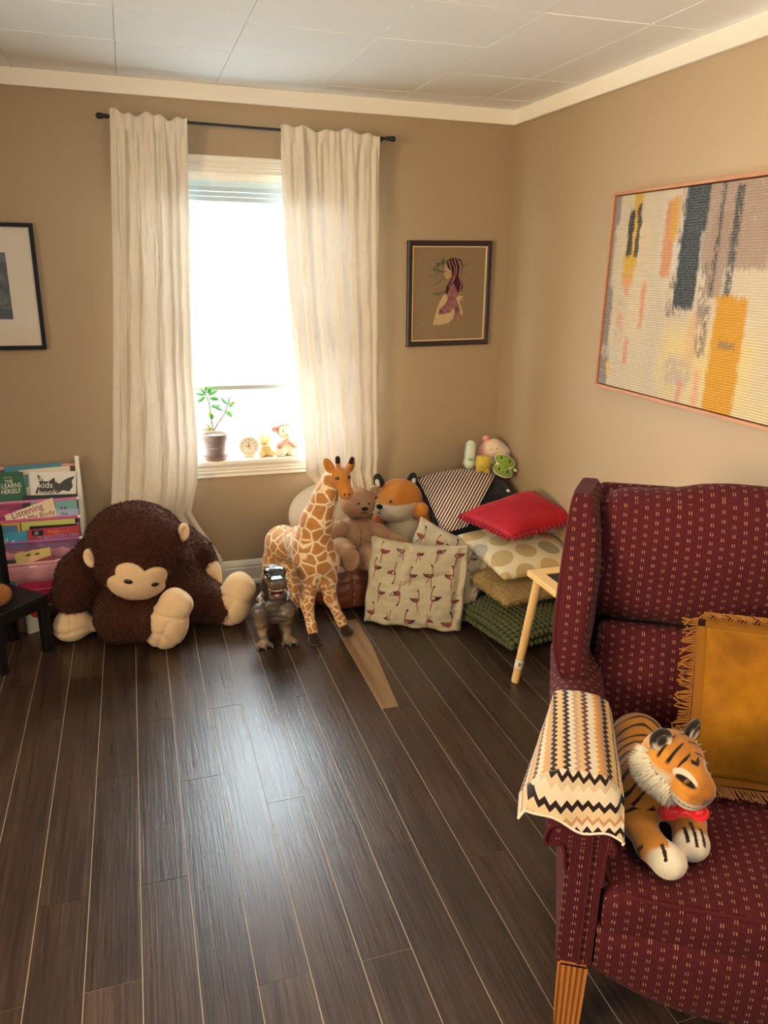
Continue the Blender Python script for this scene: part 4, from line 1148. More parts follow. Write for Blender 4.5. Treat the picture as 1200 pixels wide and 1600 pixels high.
def monkey():
    r = thing('ape_plush', 'huge dark brown plush ape slumped on the floor, with tan face, hands and feet', 'soft toy', (-2.0, -.45, 0))
    fur = mat_fur('chocolate_plush', '#29120d', '#4c2418', 34); tan = plush('tan_velour', '#d0b18c', .10, (60, .25, .006))
    # torso, arms and legs in one body
    torso = SU([ELL(A(232, 930, -.38)*[1, 1, 0]+[0, 0, .25], (.235, .20, .26)), ELL(A(232, 880, -.36), (.205, .16, .15)), ELL(V(-1.96, -.40, .13), (.25, .20, .135))], .10)
    armL = LIMB([A(160, 862, -.38), A(128, 898, -.44), A(113, 928, -.455)], [.10, .102, .088], .03)
    armR = LIMB([A(282, 846, -.32), A(308, 862, -.34), A(320, 876, -.35)], [.085, .068, .058], .03)
    legL = LIMB([V(-2.10, -.40, .115), A(190, 962, -.56), A(232, 972, -.62)], [.12, .112, .085], .03)
    legR = LIMB([V(-1.86, -.36, .12), A(305, 932, -.44), A(343, 946, -.49)], [.125, .110, .085], .03)
    f = SU([torso, armL, armR, legL, legR], .035)
    body('body', f, .0125, fur, r, it=3, fur=dict(n=52000, length=.015, width=.0026, comb=(0, -.2, -1), cw=.5, rnd=.55, seed=2))
    # head, hanging forward
    hc = A(212, 853, -.50); fw = nrm((.13, -.94, -.27)); up0 = nrm((.34, 0, 1)); Rh = basis(fw, up0)
    loc = lambda x, y, z: hc+Rh@V(x, y, z)
    head = SU([ELL(hc+V(0, 0, .005), (.218, .195, .196)), ELL(loc(0, .10, -.075), (.135, .125, .10), Rh)], .07)
    v_ = body('head', head, .010, fur, r, it=3, fur=dict(n=30000, length=.013, width=.0024, comb=lambda p: (lambda d: d/np.maximum(np.linalg.norm(d, axis=1), 1e-6)[:, None])(-(p-loc(0, -.05, .19))*0-np.array([0, 0, 1.0])), cw=.45, rnd=.5, seed=5,
                    mask=lambda p: 1.0-((((p-hc)@Rh)[:, 1] > .10) & (((p-hc)@Rh)[:, 2] < .015) & (np.abs(((p-hc)@Rh)[:, 0]) < .125))*1.0))
    # face: a velour patch with two raised lobes over the eyes
    reg = SU([ELL(loc(-.052, .20, -.018), (.062, .14, .050), Rh), ELL(loc(.052, .20, -.018), (.062, .14, .050), Rh), ELL(loc(0, .19, -.085), (.128, .15, .078), Rh)], .006)
    face = INT(OFF(head, .012), reg)
    fo = body('face', face, .006, tan, r, it=3)
    for s in (-1, 1):
        d = nrm(Rh@V(s*.052, .20, -.035)); p = hc
        t = np.linspace(.05, .40, 200); q = hc+d[None]*t[:, None]; k = np.argmin(np.abs(OFF(head, .012)(q))); p = q[k]
        body('eye', ELL(p, (.020, .008, .0125), basis(d, up0)), .003, EYE, fo, it=1)
    mp = [];
    for k in range(13):
        a = -.9+1.8*k/12; d = nrm(Rh@V(.075*a, .20, -.128-.012*a*a)); t = np.linspace(.05, .40, 200); q = hc+d[None]*t[:, None]; mp.append(q[np.argmin(np.abs(OFF(head, .013)(q)))])
    part('mouth_stitch', MB().tube(mp, .0022, 6), mat('tan_seam', '#8f6a48', .9, .1), fo, w=True)
    for (px, py, y, s) in ((141, 872, -.60, -1), (286, 832, -.56, 1)):
        c = A(px, py, y); Re = basis(nrm((s*.35, -.9, .1)), (s*.25, 0, 1))
        body('ear', CUT(ELL(c, (.030, .022, .044), Re), ELL(c+Re@V(0, .022, 0), (.018, .014, .030), Re), .006), .004, tan, r, it=2)
    crease = mat('tan_seam', '#8f6a48')
    # left hand: mitten flat on the floor, thumb towards the body
    h = V(A(110, 966, -.49)[0]+.004, -.462, .092); Rm = basis((.05, -.75, -.35))
    pal = SU([ELL(h, (.078, .060, .078), Rm), ELL(h+V(-.005, -.022, -.025), (.078, .058, .056)), LIMB([h+V(.05, -.005, -.005), h+V(.098, -.015, -.022)], [.040, .030], .02)], .03)
    hy = h[2]-.018
    body('hand', pal, .007, tan, r, it=2, disp=lambda P: -.006*np.exp(-((P[:, 2]-hy-.008*np.sin((P[:, 0]-h[0])*40))/.008)**2)*(P[:, 1] < h[1])-.006*np.exp(-((P[:, 0]-h[0]+.005)/.008)**2)*(P[:, 2] > hy)*(P[:, 1] < h[1]-.01))
    h2 = A(322, 884, -.35); body('hand', SU([CAP(A(318, 874, -.35), A(327, 892, -.36), .055, .055), CAP(A(327, 892, -.36), A(334, 905, -.365), .055, .042)], .02), .007, tan, r, it=2)
    # feet with soles towards the viewer
    def foot(cpx, toe, heel, y, wr):
        c = A(*cpx, y); a = A(*toe, y-.01); b = A(*heel, y); ax = nrm(a-b); n = nrm(CAM-c+V(0, 0, -.35)); n = nrm(n-ax*np.dot(n, ax)); sd = np.cross(ax, n); R_ = np.stack([sd, ax, n], 1); L = np.linalg.norm(a-b)/2
        f = SU([ELL(c-ax*.25*L-n*.035, (wr, L*.78, .060), R_), ELL(a-ax*.052-n*.035, (.050, .058, .048), R_), ELL(a-ax*.06-sd*.045*(1 if cpx[0] < 300 else 1)-n*.035, (.058, .075, .050), R_), CAP(c-n*.05, c-n*.15, .075, .075)], .035)
        def dsp(P):
            q = (P-c)@R_; fr = (q[:, 2] > -.04)
            return (-.007*np.exp(-((q[:, 1]-.30*L-.3*q[:, 0])/.009)**2)-.006*np.exp(-((q[:, 0]+.1*q[:, 1])/.010)**2)*(q[:, 1] < .2*L)-.005*np.exp(-((q[:, 1]+.35*L+.4*np.abs(q[:, 0]))/.010)**2))*fr
        body('foot', f, .0065, tan, r, it=2, disp=dsp)
    foot((262, 975), (291, 936), (246, 1014), -.70, .098)
    foot((362, 944), (392, 912), (344, 968), -.545, .098)
    return r

def mat_fur(name, dark, light, sc=30):
    if name in _mc: return _mc[name]
    t = NT(name); v = t.coord('Object'); n = t.noise(v, sc, 4); big = t.noise(v, 5, 2)
    c = t.mix(t.math('MULTIPLY_ADD', n, .6, t.math('MULTIPLY', big, .4)), lin(dark), lin(light))
    _mc[name] = t.done(t.bsdf(c, .9, .12, .35, t.bump(t.noise(v, 150, 3), .5, .004), sheen_tint=(1, .7, .5))); return _mc[name]
monkey()

def giraffe():
    r = thing('giraffe_plush', 'tall standing plush giraffe with orange patches between the window and the patterned pillows', 'soft toy', (-1.2, -.66, 0))
    t = NT('giraffe_coat'); v = t.coord('Object'); a = t.n('ShaderNodeVertexColor', layer_name='Col'); R_, G_, B_ = t.sep(a.outputs[0])
    vv = t.n('ShaderNodeVectorMath', operation='ADD'); ns = t.n('ShaderNodeTexNoise'); t.l(v, ns.inputs['Vector']); ns.inputs['Scale'].default_value = 30
    sc = t.n('ShaderNodeVectorMath', operation='SCALE'); t.l(ns.outputs[1], sc.inputs[0]); sc.inputs['Scale'].default_value = .012; t.l(v, vv.inputs[0]); t.l(sc.outputs[0], vv.inputs[1])
    ed = t.vor(vv.outputs[0], 17.5, 'DISTANCE_TO_EDGE', 0, .85); ed2 = t.vor(vv.outputs[0], 30, 'DISTANCE_TO_EDGE', 0, .9)
    e = t.mix(G_, ed, ed2); k = t.math('MULTIPLY', t.math('SUBTRACT', e, .040), 16.0, clamp=True)
    k = t.math('MULTIPLY', k, B_)
    pc = t.mix(t.noise(v, 26, 3), lin('#96602f'), lin('#b98450')); c = t.mix(k, lin('#dcc7a4'), pc)
    c = t.mix(R_, c, t.mix(t.noise(v, 18, 3), lin('#a9682c'), lin('#c5854a')))
    dn = t.math('MULTIPLY_ADD', t.noise(v, 90, 3), .3, .85); c = t.mix(1.0, c, t.comb(dn, dn, dn), 'MULTIPLY')
    coat = t.done(t.bsdf(c, .9, .1, .3, t.bump(t.noise(v, 200, 3), .4, .003)))
    hoof = plush('dark_hoof_plush', '#2e1d17'); solid = plush('orange_plush', '#ad6f30', .14); dark = plush('dark_brown_tip', '#2a1a15'); cream = plush('cream_plush', '#e9d9bd')
    chest = A(490, 862, -.70); rump = A(447, 850, -.40)
    trunk = SU([ELL(chest, (.088, .10, .105)), ELL(A(472, 850, -.56), (.078, .13, .085)), ELL(rump, (.080, .105, .085)), ELL(A(500, 878, -.72), (.082, .07, .08))], .06)
    neck = LIMB([A(488, 848, -.71), A(496, 812, -.735), A(507, 780, -.755), A(519, 748, -.775)], [.092, .066, .050, .040], .04)
    fl = LIMB([A(480, 878, -.71), A(482, 912, -.735), A(480, 945, -.755), A(487, 980, -.785), A(490, 992, -.79)], [.062, .046, .029, .022, .023], .02)
    fr = LIMB([A(508, 880, -.715), A(511, 905, -.725), A(516, 935, -.735), A(532, 968, -.745), A(539, 982, -.75)], [.060, .046, .028, .022, .022], .02)
    hl = LIMB([A(440, 848, -.36), A(433, 880, -.33), V(-1.385, -.36, .17), V(-1.40, -.42, .03)], [.085, .070, .042, .026], .03)
    hr = LIMB([A(462, 855, -.38), A(456, 888, -.40), V(-1.265, -.44, .10), V(-1.262, -.52, .028)], [.080, .062, .040, .026], .03)
    f = SU([trunk, neck, fl, fr, hl, hr], .03)
    hd = A(528, 742, -.785)[2]
    def col(P):
        low = sstep(.34-P[:, 2], 0, .12); chin = sstep(P[:, 2], hd-.06, hd-.02)
        back = sstep(P[:, 2], .50, .56)*(P[:, 1] > -.70)*0
        return np.stack([np.zeros(len(P)), low, 1-.0*chin], 1)
    body('body', f, .0075, coat, r, col=col, it=2)
    # head
    sk = A(531, 744, -.79); mz = A(541, 771, -.83); ax = nrm(mz-sk)
    head = SU([ELL(sk, (.042, .042, .040)), CAP(sk+ax*.02, mz, .036, .023), ELL(mz-ax*.005+V(0, 0, -.002), (.026, .024, .024))], .03)
    ho = body('head', head, .0045, solid, r, it=2)
    sd = nrm(np.cross(ax, (0, -1, .3)))
    for px, py, y in ((526.5, 747.5, -.835), (546, 746, -.83)):
        p = A(px, py, y); d = nrm(p-sk); q = sk+d*np.linspace(.02, .08, 200)[:, None]; p = q[np.argmin(np.abs(head(q)))]
        body('eye', ELL(p, (.0105, .005, .0075), basis(d)), .002, EYE, ho, it=1)
    for px in (538.5, 545):
        p = A(px, 772.5, -.86); q = p+nrm(p-CAM)*np.linspace(-.06, .06, 300)[:, None]; p = q[np.argmin(np.abs(head(q)))]
        body('nostril', ELL(p, (.0045, .003, .0065)), .0015, EYE, ho, it=1)
    for a_, b_, y in (((529, 736), (527.5, 717), -.785), ((543, 736), (550, 718), -.775)):
        p0, p1 = A(*a_, y), A(*b_, y); pm = p0+(p1-p0)*.72
        hn = body('horn', LIMB([p0, p1], [.0115, .010], .01), .0025, solid, ho, it=1)
        body('horn_tip', LIMB([pm, p1+nrm(p1-p0)*.002], [.0117, .0112], .01), .0025, dark, hn, it=1)
    for a_, b_, y, s in (((521, 741), (508, 717), -.775, -1), ((542, 739), (552, 719), -.755, 1)):
        p0, p1 = A(*a_, y), A(*b_, y); ax2 = nrm(p1-p0); Re = basis(ax2, (s*.3, -1, .2)); c = (p0+p1)/2; L = np.linalg.norm(p1-p0)/2
        body('ear', CUT(ELL(c, (.021, L*1.08, .011), Re), ELL(c+Re@V(0, 0, .011), (.013, L*.8, .007), Re), .004), .003, solid, ho, it=1)
    for p, q in ((A(487, 980, -.785), A(491, 999, -.797)), (A(533, 972, -.747), A(542, 987, -.757))):
        c = V(q[0], q[1]-.004, .017); body('hoof', SU([ELL(c, (.030, .033, .019)), CAP(c, c+(p-c)*.5, .023, .022)], .012), .004, hoof, r, it=1)
    for c in (V(-1.405, -.43, .016), V(-1.262, -.53, .016)): body('hoof', SU([ELL(c, (.030, .034, .019)), CAP(c, c+V(0, .01, .025), .024, .026)], .01), .004, hoof, r, it=1)
    # short mane and tail
    mn = LIMB([A(478, 826, -.66), A(486, 800, -.69), A(497, 772, -.715), A(511, 744, -.745)], [.020, .018, .016, .015], .01)
    v_, F_ = nets(mn, .005); b = body('mane', mn, .005, cream, r, it=1, fur=dict(n=2200, length=.014, width=.0018, comb=(0, .3, .3), cw=.3, rnd=.4, seed=9))
    tl = LIMB([A(437, 838, -.33), A(426, 850, -.29), A(422, 872, -.27)], [.016, .012, .012], .01); body('tail', tl, .004, cream, r, it=1)
giraffe()

def dinosaur():
    r = thing('dinosaur_toy', 'grey brown plastic dinosaur with open toothy jaws beside the giraffe\'s front legs', 'toy dinosaur', (-1.43, -.72, 0))
    m = mat_col('moulded_vinyl', .33, .45, 0, bump=(140, .35, .002), var=(60, .22)); dark = mat('glossy_dark_vinyl', '#17181a', .16, .6, coat=.5)
    hip = A(428, 960, -.70); ch = A(426, 928, -.745); nk = A(425, 912, -.765); hd = A(428, 898, -.79)
    K = {k: np.array(lin(c)) for k, c in dict(d='#2b2826', b='#4d443d', t='#7d674f', bel='#5d544a', g='#3a3a3a').items()}
    f = SU([ELL(A(428, 956, -.70), (.056, .068, .056)), ELL(A(427, 940, -.735), (.052, .056, .062)), CAP(ch, nk, .046, .045), CAP(nk, hd+V(0, .01, 0), .046, .044),
            # thighs, shanks, feet
            LIMB([hip+V(-.045, -.01, .01), A(407, 955, -.765), A(409, 980, -.745), A(413, 1002, -.765)], [.040, .036, .023, .020], .015),
            LIMB([hip+V(.048, -.01, .01), A(448, 955, -.765), A(446, 978, -.735), A(449, 996, -.755)], [.040, .035, .022, .020], .015),
            LIMB([hip+V(0, .05, -.01), V(hip[0]+.01, -.58, .07), V(hip[0]+.04, -.50, .025), V(hip[0]+.10, -.42, .014)], [.058, .036, .020, .010], .03)], .022)
    toes = []
    for cx, cy in ((413, 1003), (451, 997)):
        c = A(cx, cy, -.765); c[2] = .016
        for dx in (-.024, .0, .024): toes.append(CAP(c+V(0, .015, .006), c+V(dx*1.15, -.026+abs(dx)*.4, -.003), .016, .012))
    f = SU([f]+toes, .012)
    def col(P):
        z = P[:, 2]; leg = sstep(np.abs(P[:, 0]-hip[0]), .02, .055)*sstep(.20-z, 0, .06); c = mixc(np.tile(K['b'], (len(P), 1)), K['t'], leg)
        front = sstep(-P[:, 1], .745, .80)*(np.abs(P[:, 0]-hip[0]) < .05)*(z < .24); c = mixc(c, K['bel'], front*.7)
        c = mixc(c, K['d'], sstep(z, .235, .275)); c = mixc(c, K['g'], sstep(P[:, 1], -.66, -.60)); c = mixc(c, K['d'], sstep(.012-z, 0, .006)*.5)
        return c
    body('body', f, .0042, m, r, col=col, it=2, disp=lambda P: .0016*np.sin(P[:, 2]*210)*(np.abs(P[:, 0]-hip[0]) < .04)*(P[:, 1] < -.76)+.0016*fbm(P, 60, 3, 2)+.003*np.sin(P[:, 2]*130)*sstep(np.abs(P[:, 0]-hip[0]), .045, .06)*(P[:, 2] < .12))
    # head: upper skull, lower jaw, dark mouth
    fw = nrm((.03, -.97, -.12)); Rh = basis(fw); H = lambda x, y, z: hd+Rh@V(x, y, z)
    up = SU([ELL(hd, (.050, .052, .040), Rh), RBOX(H(0, .045, -.004), (.040, .055, .027), .022, Rh), ELL(H(-.034, .022, .030), (.014, .026, .012), Rh), ELL(H(.034, .022, .030), (.014, .026, .012), Rh)], .018)
    ho = body('head', up, .0035, m, r, it=2, col=lambda P: mixc(np.tile(np.array(lin('#58483e')), (len(P), 1)), K['d'], sstep(((P-hd)@Rh)[:, 2], .010, .018)), disp=lambda P: .0012*fbm(P, 70, 2, 2))
    body('brow', INT(OFF(up, .0016), HALF(H(0, 0, .016), Rh@V(0, 0, -1))), .003, dark, ho, it=1)
    lj = SU([RBOX(H(0, .026, -.066), (.033, .050, .014), .012, basis(nrm(fw+V(0, 0, -.42)))), CAP(H(-.02, -.02, -.045), H(.02, -.02, -.045), .03, .03)], .015)
    body('jaw', lj, .0035, m, r, it=2, col=lambda P: np.tile(np.array(lin('#574940')), (len(P), 1)))
    body('mouth_lining', RBOX(H(0, .034, -.038), (.028, .044, .022), .01, Rh), .004, mat('dark_mouth', '#2a1417', .5), r, it=1)
    body('tongue', ELL(H(0, .052, -.058), (.016, .030, .007), basis(nrm(fw+V(0, 0, -.3)))), .003, mat('pink_tongue', '#c98a86', .4), r, it=1)
    b = MB()
    for k in range(11):
        a = (k-5)/5; b.lathe([(.0034, 0), (.0026, -.005), (0, -.011)], 6, o=H(a*.034, .088-.022*a*a*abs(a), -.028))
    part('upper_teeth', b, mat('ivory_teeth', '#e6d9b4', .4), r, w=True); b = MB()
    for k in range(9):
        a = (k-4)/4; b.lathe([(.003, 0), (.0022, .005), (0, .009)], 6, o=H(a*.027, .066-.02*a*a, -.066))
    part('lower_teeth', b, mat('ivory_teeth', '#e6d9b4', .4), r, w=True)
    for s in (-1, 1):
        e = body('eye', ELL(H(s*.044, .038, .015), (.0055, .007, .0065), Rh), .002, mat('pale_eye', '#e2d6b2', .2, .5), ho, it=1)
        arm = LIMB([ch+V(s*.045, -.02, .012), ch+V(s*.066, -.045, .004), ch+V(s*.062, -.078, .010)], [.017, .013, .009], .008)
        ao = body('arm', arm, .003, m, r, it=1, col=lambda P: np.tile(np.array(lin('#76685a')), (len(P), 1)))
        b = MB()
        for dx in (-.006, .005): b.tube([ch+V(s*.062+dx, -.076, .010), ch+V(s*.062+dx*1.8, -.090, .004)], [.0045, .001], 6)
        part('claw', b, mat('pale_claw', '#cfc3ab', .4), ao, w=True)
    for cx, cy in ((413, 1003), (451, 997)):
        c = A(cx, cy, -.765); c[2] = .016
        for dx in (-.024, .0, .024):
            b = MB(); e = c+V(dx*1.15, -.026+abs(dx)*.4, -.003); b.tube([e+V(0, -.004, .002), e+V(dx*.2, -.016, -.002), e+V(dx*.25, -.023, -.010)], [.009, .006, .001], 8)
            part('toe_claw', b, mat('grey_claw', '#4a4a48', .3, .5), r, w=True)
dinosaur()
# ---------------------------------------------------------------- the heap of toys and cushions in the corner
def pouf():
    t = NT('cognac_leather'); v = t.coord('Object'); c = t.mix(t.noise(v, 14, 4), lin('#64301d'), lin('#8f5033'))
    vo = t.vor(v, 220, 'F1', 0); m = t.done(t.bsdf(c, .38, .45, normal=t.bump(vo, .25, .001, t.bump(t.noise(v, 26, 3), .3, .006))))
    c0 = V(-.998, -.305, 0); r = thing('leather_pouf', 'round cognac brown leather pouf with white seam stitching, under the tan bear', 'pouf', c0)
    prof = [(.0, 0), (.16, 0), (.20, .012), (.226, .05), (.234, .11), (.228, .175), (.205, .215), (.17, .232), (.09, .240), (0, .242)]
    b = MB(); n = 96; pr = np.array(prof); s = np.linspace(0, 1, 40); L = np.concatenate([[0], np.cumsum(np.linalg.norm(np.diff(pr, axis=0), axis=1))]); L /= L[-1]
    pr = np.stack([np.interp(s, L, pr[:, 0]), np.interp(s, L, pr[:, 1])], 1); vv = []; f = []
    for (rad, z) in pr:
        for k in range(n):
            a = 2*PI*k/n; sm = abs(((a*12/(2*PI))+.5) % 1-.5); rr = rad*(1-.030*math.exp(-(sm/.05)**2)*min(1, rad/.1))
            rr += .004*math.sin(z*120+math.sin(a*5)*2)*(rad > .2); vv.append((rr*math.cos(a), rr*math.sin(a), z))
    for i in range(len(pr)-1):
        for k in range(n): f.append((i*n+k, i*n+(k+1) % n, (i+1)*n+(k+1) % n, (i+1)*n+k))
    b.add(vv, f); part('body', b, m, r)
    b = MB()
    for j in range(12):
        a = 2*PI*j/12
        for i in range(4, 34):
            rad, z = pr[i]; r2, z2 = pr[i+1]
            if i % 2 == 0 and rad > .05:
                b.tube([((rad*.974)*math.cos(a), rad*.974*math.sin(a), z+.001), ((r2*.974)*math.cos(a), r2*.974*math.sin(a), z2+.001)], .0018, 5)
    o = part('seam_stitching', b, mat('white_thread', '#ddd0bd', .8, .1), r); o['kind'] = 'stuff'
pouf()

def bean_cushion():
    m = mat('cream_canvas', '#bcaf9c', .9, .1, .1, bump=(300, .2, .001), var=(12, .06))
    M = frame3((-1.035, -.140, .405), (1, 0, .04), (0, -.93, .42))
    b = MB(); n = 64; rings = 22; vv = []; f = []
    for sgn in (1, -1):
        base = len(vv)
        for i in range(rings+1):
            q = i/rings; rad = math.sin(q*PI/2)
            for k in range(n):
                a = 2*PI*k/n; x, y = .215*rad*math.cos(a), .172*rad*math.sin(a); z = sgn*.062*max(0, 1-rad**2.6)**.6
                z += sgn*(-.006*math.exp(-((x+.05-y*.4)/.012)**2)*(y > .02)+.003*math.sin(x*31+y*17))*(1-rad)
                vv.append((x, y, z))
        for i in range(rings):
            for k in range(n):
                q4 = (base+i*n+k, base+(i+1)*n+k, base+(i+1)*n+(k+1) % n, base+i*n+(k+1) % n); f.append(q4 if sgn > 0 else q4[::-1])
    b.add(place(np.array(vv), M), f)
    solo('floor_cushion', 'round cream cushion propped against the wall behind the tan bear', 'cushion', b, m, sharp=None)
bean_cushion()

def bear():
    fur = mat_fur('tan_bear_plush', '#947258', '#b99675', 60); seam = mat('bear_seam', '#6e523d', .9, .1); pad = plush('bear_sole', '#a07c5e', .1)
    y0 = -.47; hc = A(559, 786, y0); bc = A(557, 838, y0+.0)
    r = thing('teddy_bear', 'tan plush bear with a round belly sitting on the leather pouf', 'soft toy', (bc[0], bc[1], .235))
    kw = dict(length=.005, width=.0018, comb=(0, -.1, -1), cw=.4, rnd=.5)
    Rh = basis(nrm((.12, -.93, .05)), (.10, 0, 1))
    head = SU([ELL(hc, (.086, .080, .076), Rh), ELL(hc+Rh@V(0, .062, -.014), (.044, .040, .036), Rh)], .03)
    ho = body('head', head, .005, fur, r, fur=dict(n=12000, seed=1, **kw))
    def onhead(x, z, k=0):
        p = hc+Rh@V(x, .25, z); d = -Rh[:, 1]; q = p+d*np.linspace(0, .25, 400)[:, None]; s = np.argmax(head(q) < .001); return q[s]
    for x in (-.020, .030): body('eye', ELL(onhead(x+.002, .016), (.0065, .005, .0065)), .0016, EYE, ho, it=1)
    body('nose', ELL(onhead(.006, -.005), (.018, .008, .009), Rh), .002, mat('dark_nose_thread', '#1c1512', .7, .2), ho, it=1)
    part('mouth_stitch', MB().tube([onhead(-.018, -.034)+V(0, -.002, 0), onhead(-.004, -.026)+V(0, -.002, 0), onhead(.006, -.014)+V(0, -.002, 0), onhead(.006, -.026)+V(0, -.002, 0), onhead(.024, -.028)+V(0, -.002, 0)], .0016, 5), STITCH, ho, w=True)
    for px, py in ((533, 762), (585, 766)):
        c = A(px, py, y0); body('ear', CUT(ELL(c, (.027, .014, .027)), ELL(c+V(0, -.014, 0), (.016, .008, .016)), .005), .003, fur, ho, it=2)
    belly = ELL(bc, (.080, .078, .082))
    bo = body('body', SU([belly, ELL(bc+V(0, .02, .05), (.07, .06, .06))], .03), .005, fur, r, fur=dict(n=9000, seed=2, **kw))
    pts = []
    for k in range(16):
        a = -1.2+2.4*k/15; pts.append(bc+V(.003*math.sin(a*3), -.0795*math.cos(a), .083*math.sin(a)))
    part('belly_seam', MB().tube(pts, .0018, 5), seam, bo, w=True)
    # arms: one hidden behind the giraffe's neck, one stretched over the patterned pillow
    body('arm', LIMB([bc+V(-.060, .0, .045), A(528, 826, y0-.02), A(519, 852, y0-.03)], [.034, .040, .034], .02), .005, fur, r, fur=dict(n=5000, seed=3, **kw))
    body('arm', LIMB([bc+V(.060, .0, .050), A(592, 832, y0-.02), A(614, 846, y0-.03), A(629, 848, y0-.035)], [.033, .038, .035, .032], .02), .005, fur, r, fur=dict(n=6000, seed=4, **kw))
    lg = SU([LIMB([bc+V(-.05, -.03, -.055), A(532, 858, y0-.10), A(538, 868, y0-.13)], [.050, .052, .050], .02), ELL(A(545, 870, y0-.15), (.046, .046, .062))], .02)
    lo = body('leg', lg, .005, fur, r, fur=dict(n=7000, seed=5, **kw))
    c = A(549, 875, y0-.19); Rs = basis(nrm(CAM-c+V(.5, 0, -.4)), (.25, 0, 1)); c2 = c-Rs[:, 1]*.006
    so = body('sole', ELL(c2, (.042, .014, .056), Rs), .0035, pad, lo, it=2)
    part('sole_seam', MB().tube([c2+Rs@V(.042*math.cos(a), .004, .056*math.sin(a)) for a in np.linspace(0, 2*PI, 28)[:-1]], .0022, 5, closed=True), seam, so, w=True)
    lg = SU([LIMB([bc+V(.05, -.03, -.055), A(575, 866, y0-.08), A(577, 874, y0-.10)], [.050, .052, .048], .02), ELL(A(577, 872, y0-.11), (.046, .05, .060))], .02)
    body('leg', lg, .005, fur, r, fur=dict(n=7000, seed=6, **kw))
bear()

def fox():
    y = -.27; hc = A(622, 782, y); bc = V(hc[0]+.058, y+.01, .19)
    r = thing('fox_plush', 'plump orange and cream plush fox leaning beside the tan bear', 'soft toy', (bc[0], bc[1], 0))
    m = mat_col('fox_velour', .85, .12, .3, bump=(90, .35, .004), var=(30, .12))
    O_ = np.array(lin('#b8742c')); C_ = np.array(lin('#bcae94'))
    Rh = basis(nrm((-.90, -.43, -.03)), (-.05, 0, 1))
    up = SU([ELL(hc+V(.005, .0, .0), (.128, .112, .120)), ELL(hc+Rh@V(-.030, .070, -.032), (.070, .060, .048), Rh), ELL(hc+Rh@V(.040, .064, -.034), (.075, .058, .050), Rh)], .05)
    bd = SU([ELL(bc, (.118, .125, .19)), ELL(bc+V(-.02, 0, .13), (.125, .115, .12))], .06)
    f = SU([up, bd], .03)
    def col(P):
        q = (P-hc)@Rh; x, y_, z = q[:, 0], q[:, 1], q[:, 2]
        muz = (y_ > -.02) & (z < .012) & (z > -.095) & (np.abs(x) < .118)
        p = P-bc; bel = (p[:, 1] < 0) & (p[:, 0]-.02 < .070-.25*(p[:, 2]-.05)) & (P[:, 2] < hc[2]-.085) & (p[:, 0] > -.20)
        return mixc(np.tile(O_, (len(P), 1)), C_, (muz | bel)*1.0)
    crz = lambda P: -.006*np.exp(-((((P-hc)@Rh)[:, 2]+.098)/.008)**2)*(P[:, 1] < hc[1])-.003*np.exp(-((((P-hc)@Rh)[:, 2]-.008)/.004)**2)*(P[:, 1] < hc[1])+.0025*fbm(P, 11, 4, 3)
    bo = body('body', f, .0055, m, r, col=col, it=3, disp=crz)
    dk = plush('charcoal_ear', '#2b2a2e'); wh = plush('white_ear', '#d9cfc0')
    for px, py, s in ((591, 750, -1), (644, 748, 1)):
        c = A(px, py, y); Re = basis(nrm((s*.25-.2, -.95, 0)), (s*.35, 0, 1))
        e = SU([ELL(c, (.026, .012, .036), Re), ELL(c+Re@V(0, 0, -.018), (.030, .013, .024), Re)], .01); eo = body('ear', e, .0035, dk, r, it=2)
        body('inner_ear', ELL(c+Re@V(-s*.005, .011, -.012), (.014, .005, .022), Re), .0025, wh, eo, it=1)
    def on(x, z):
        p = hc+Rh@V(x, .3, z); q = p-Rh[:, 1]*np.linspace(0, .3, 500)[:, None]; return q[np.argmax(f(q) < .001)]
    for x, z in ((.052, .030), (-.052, .030)): body('eye', ELL(on(x, z), (.0085, .006, .0105), Rh), .002, EYE, bo, it=1)
    body('nose', ELL(on(0, -.003), (.021, .014, .013), Rh), .0025, mat('black_nose_felt', '#15120f', .8, .15), bo, it=1)
    part('mouth_stitch', MB().tube([on(-.016, -.036), on(-.010, -.042), on(-.001, -.038), on(0, -.020), on(.001, -.038), on(.010, -.042), on(.016, -.036)], .0016, 5), STITCH, bo, w=True)
    om = plush('fox_orange', '#b8742c', .12)
    p = A(658, 797, y-.12); body('arm', SU([ELL(p, (.034, .036, .040)), CAP(p, p+V(-.005, .06, -.02), .034, .036)], .02), .004, om, r)
    p = A(590, 815, y-.02); body('arm', SU([ELL(p, (.028, .030, .05)), CAP(p, p+V(.03, .04, .02), .03, .034)], .02), .004, plush('fox_deep_orange', '#9a5522', .12), r)
    body('tail', SU([ELL(A(662, 818, y-.06), (.036, .04, .080)), ELL(A(665, 838, y-.07), (.040, .04, .07))], .04), .006, om, r)
fox()

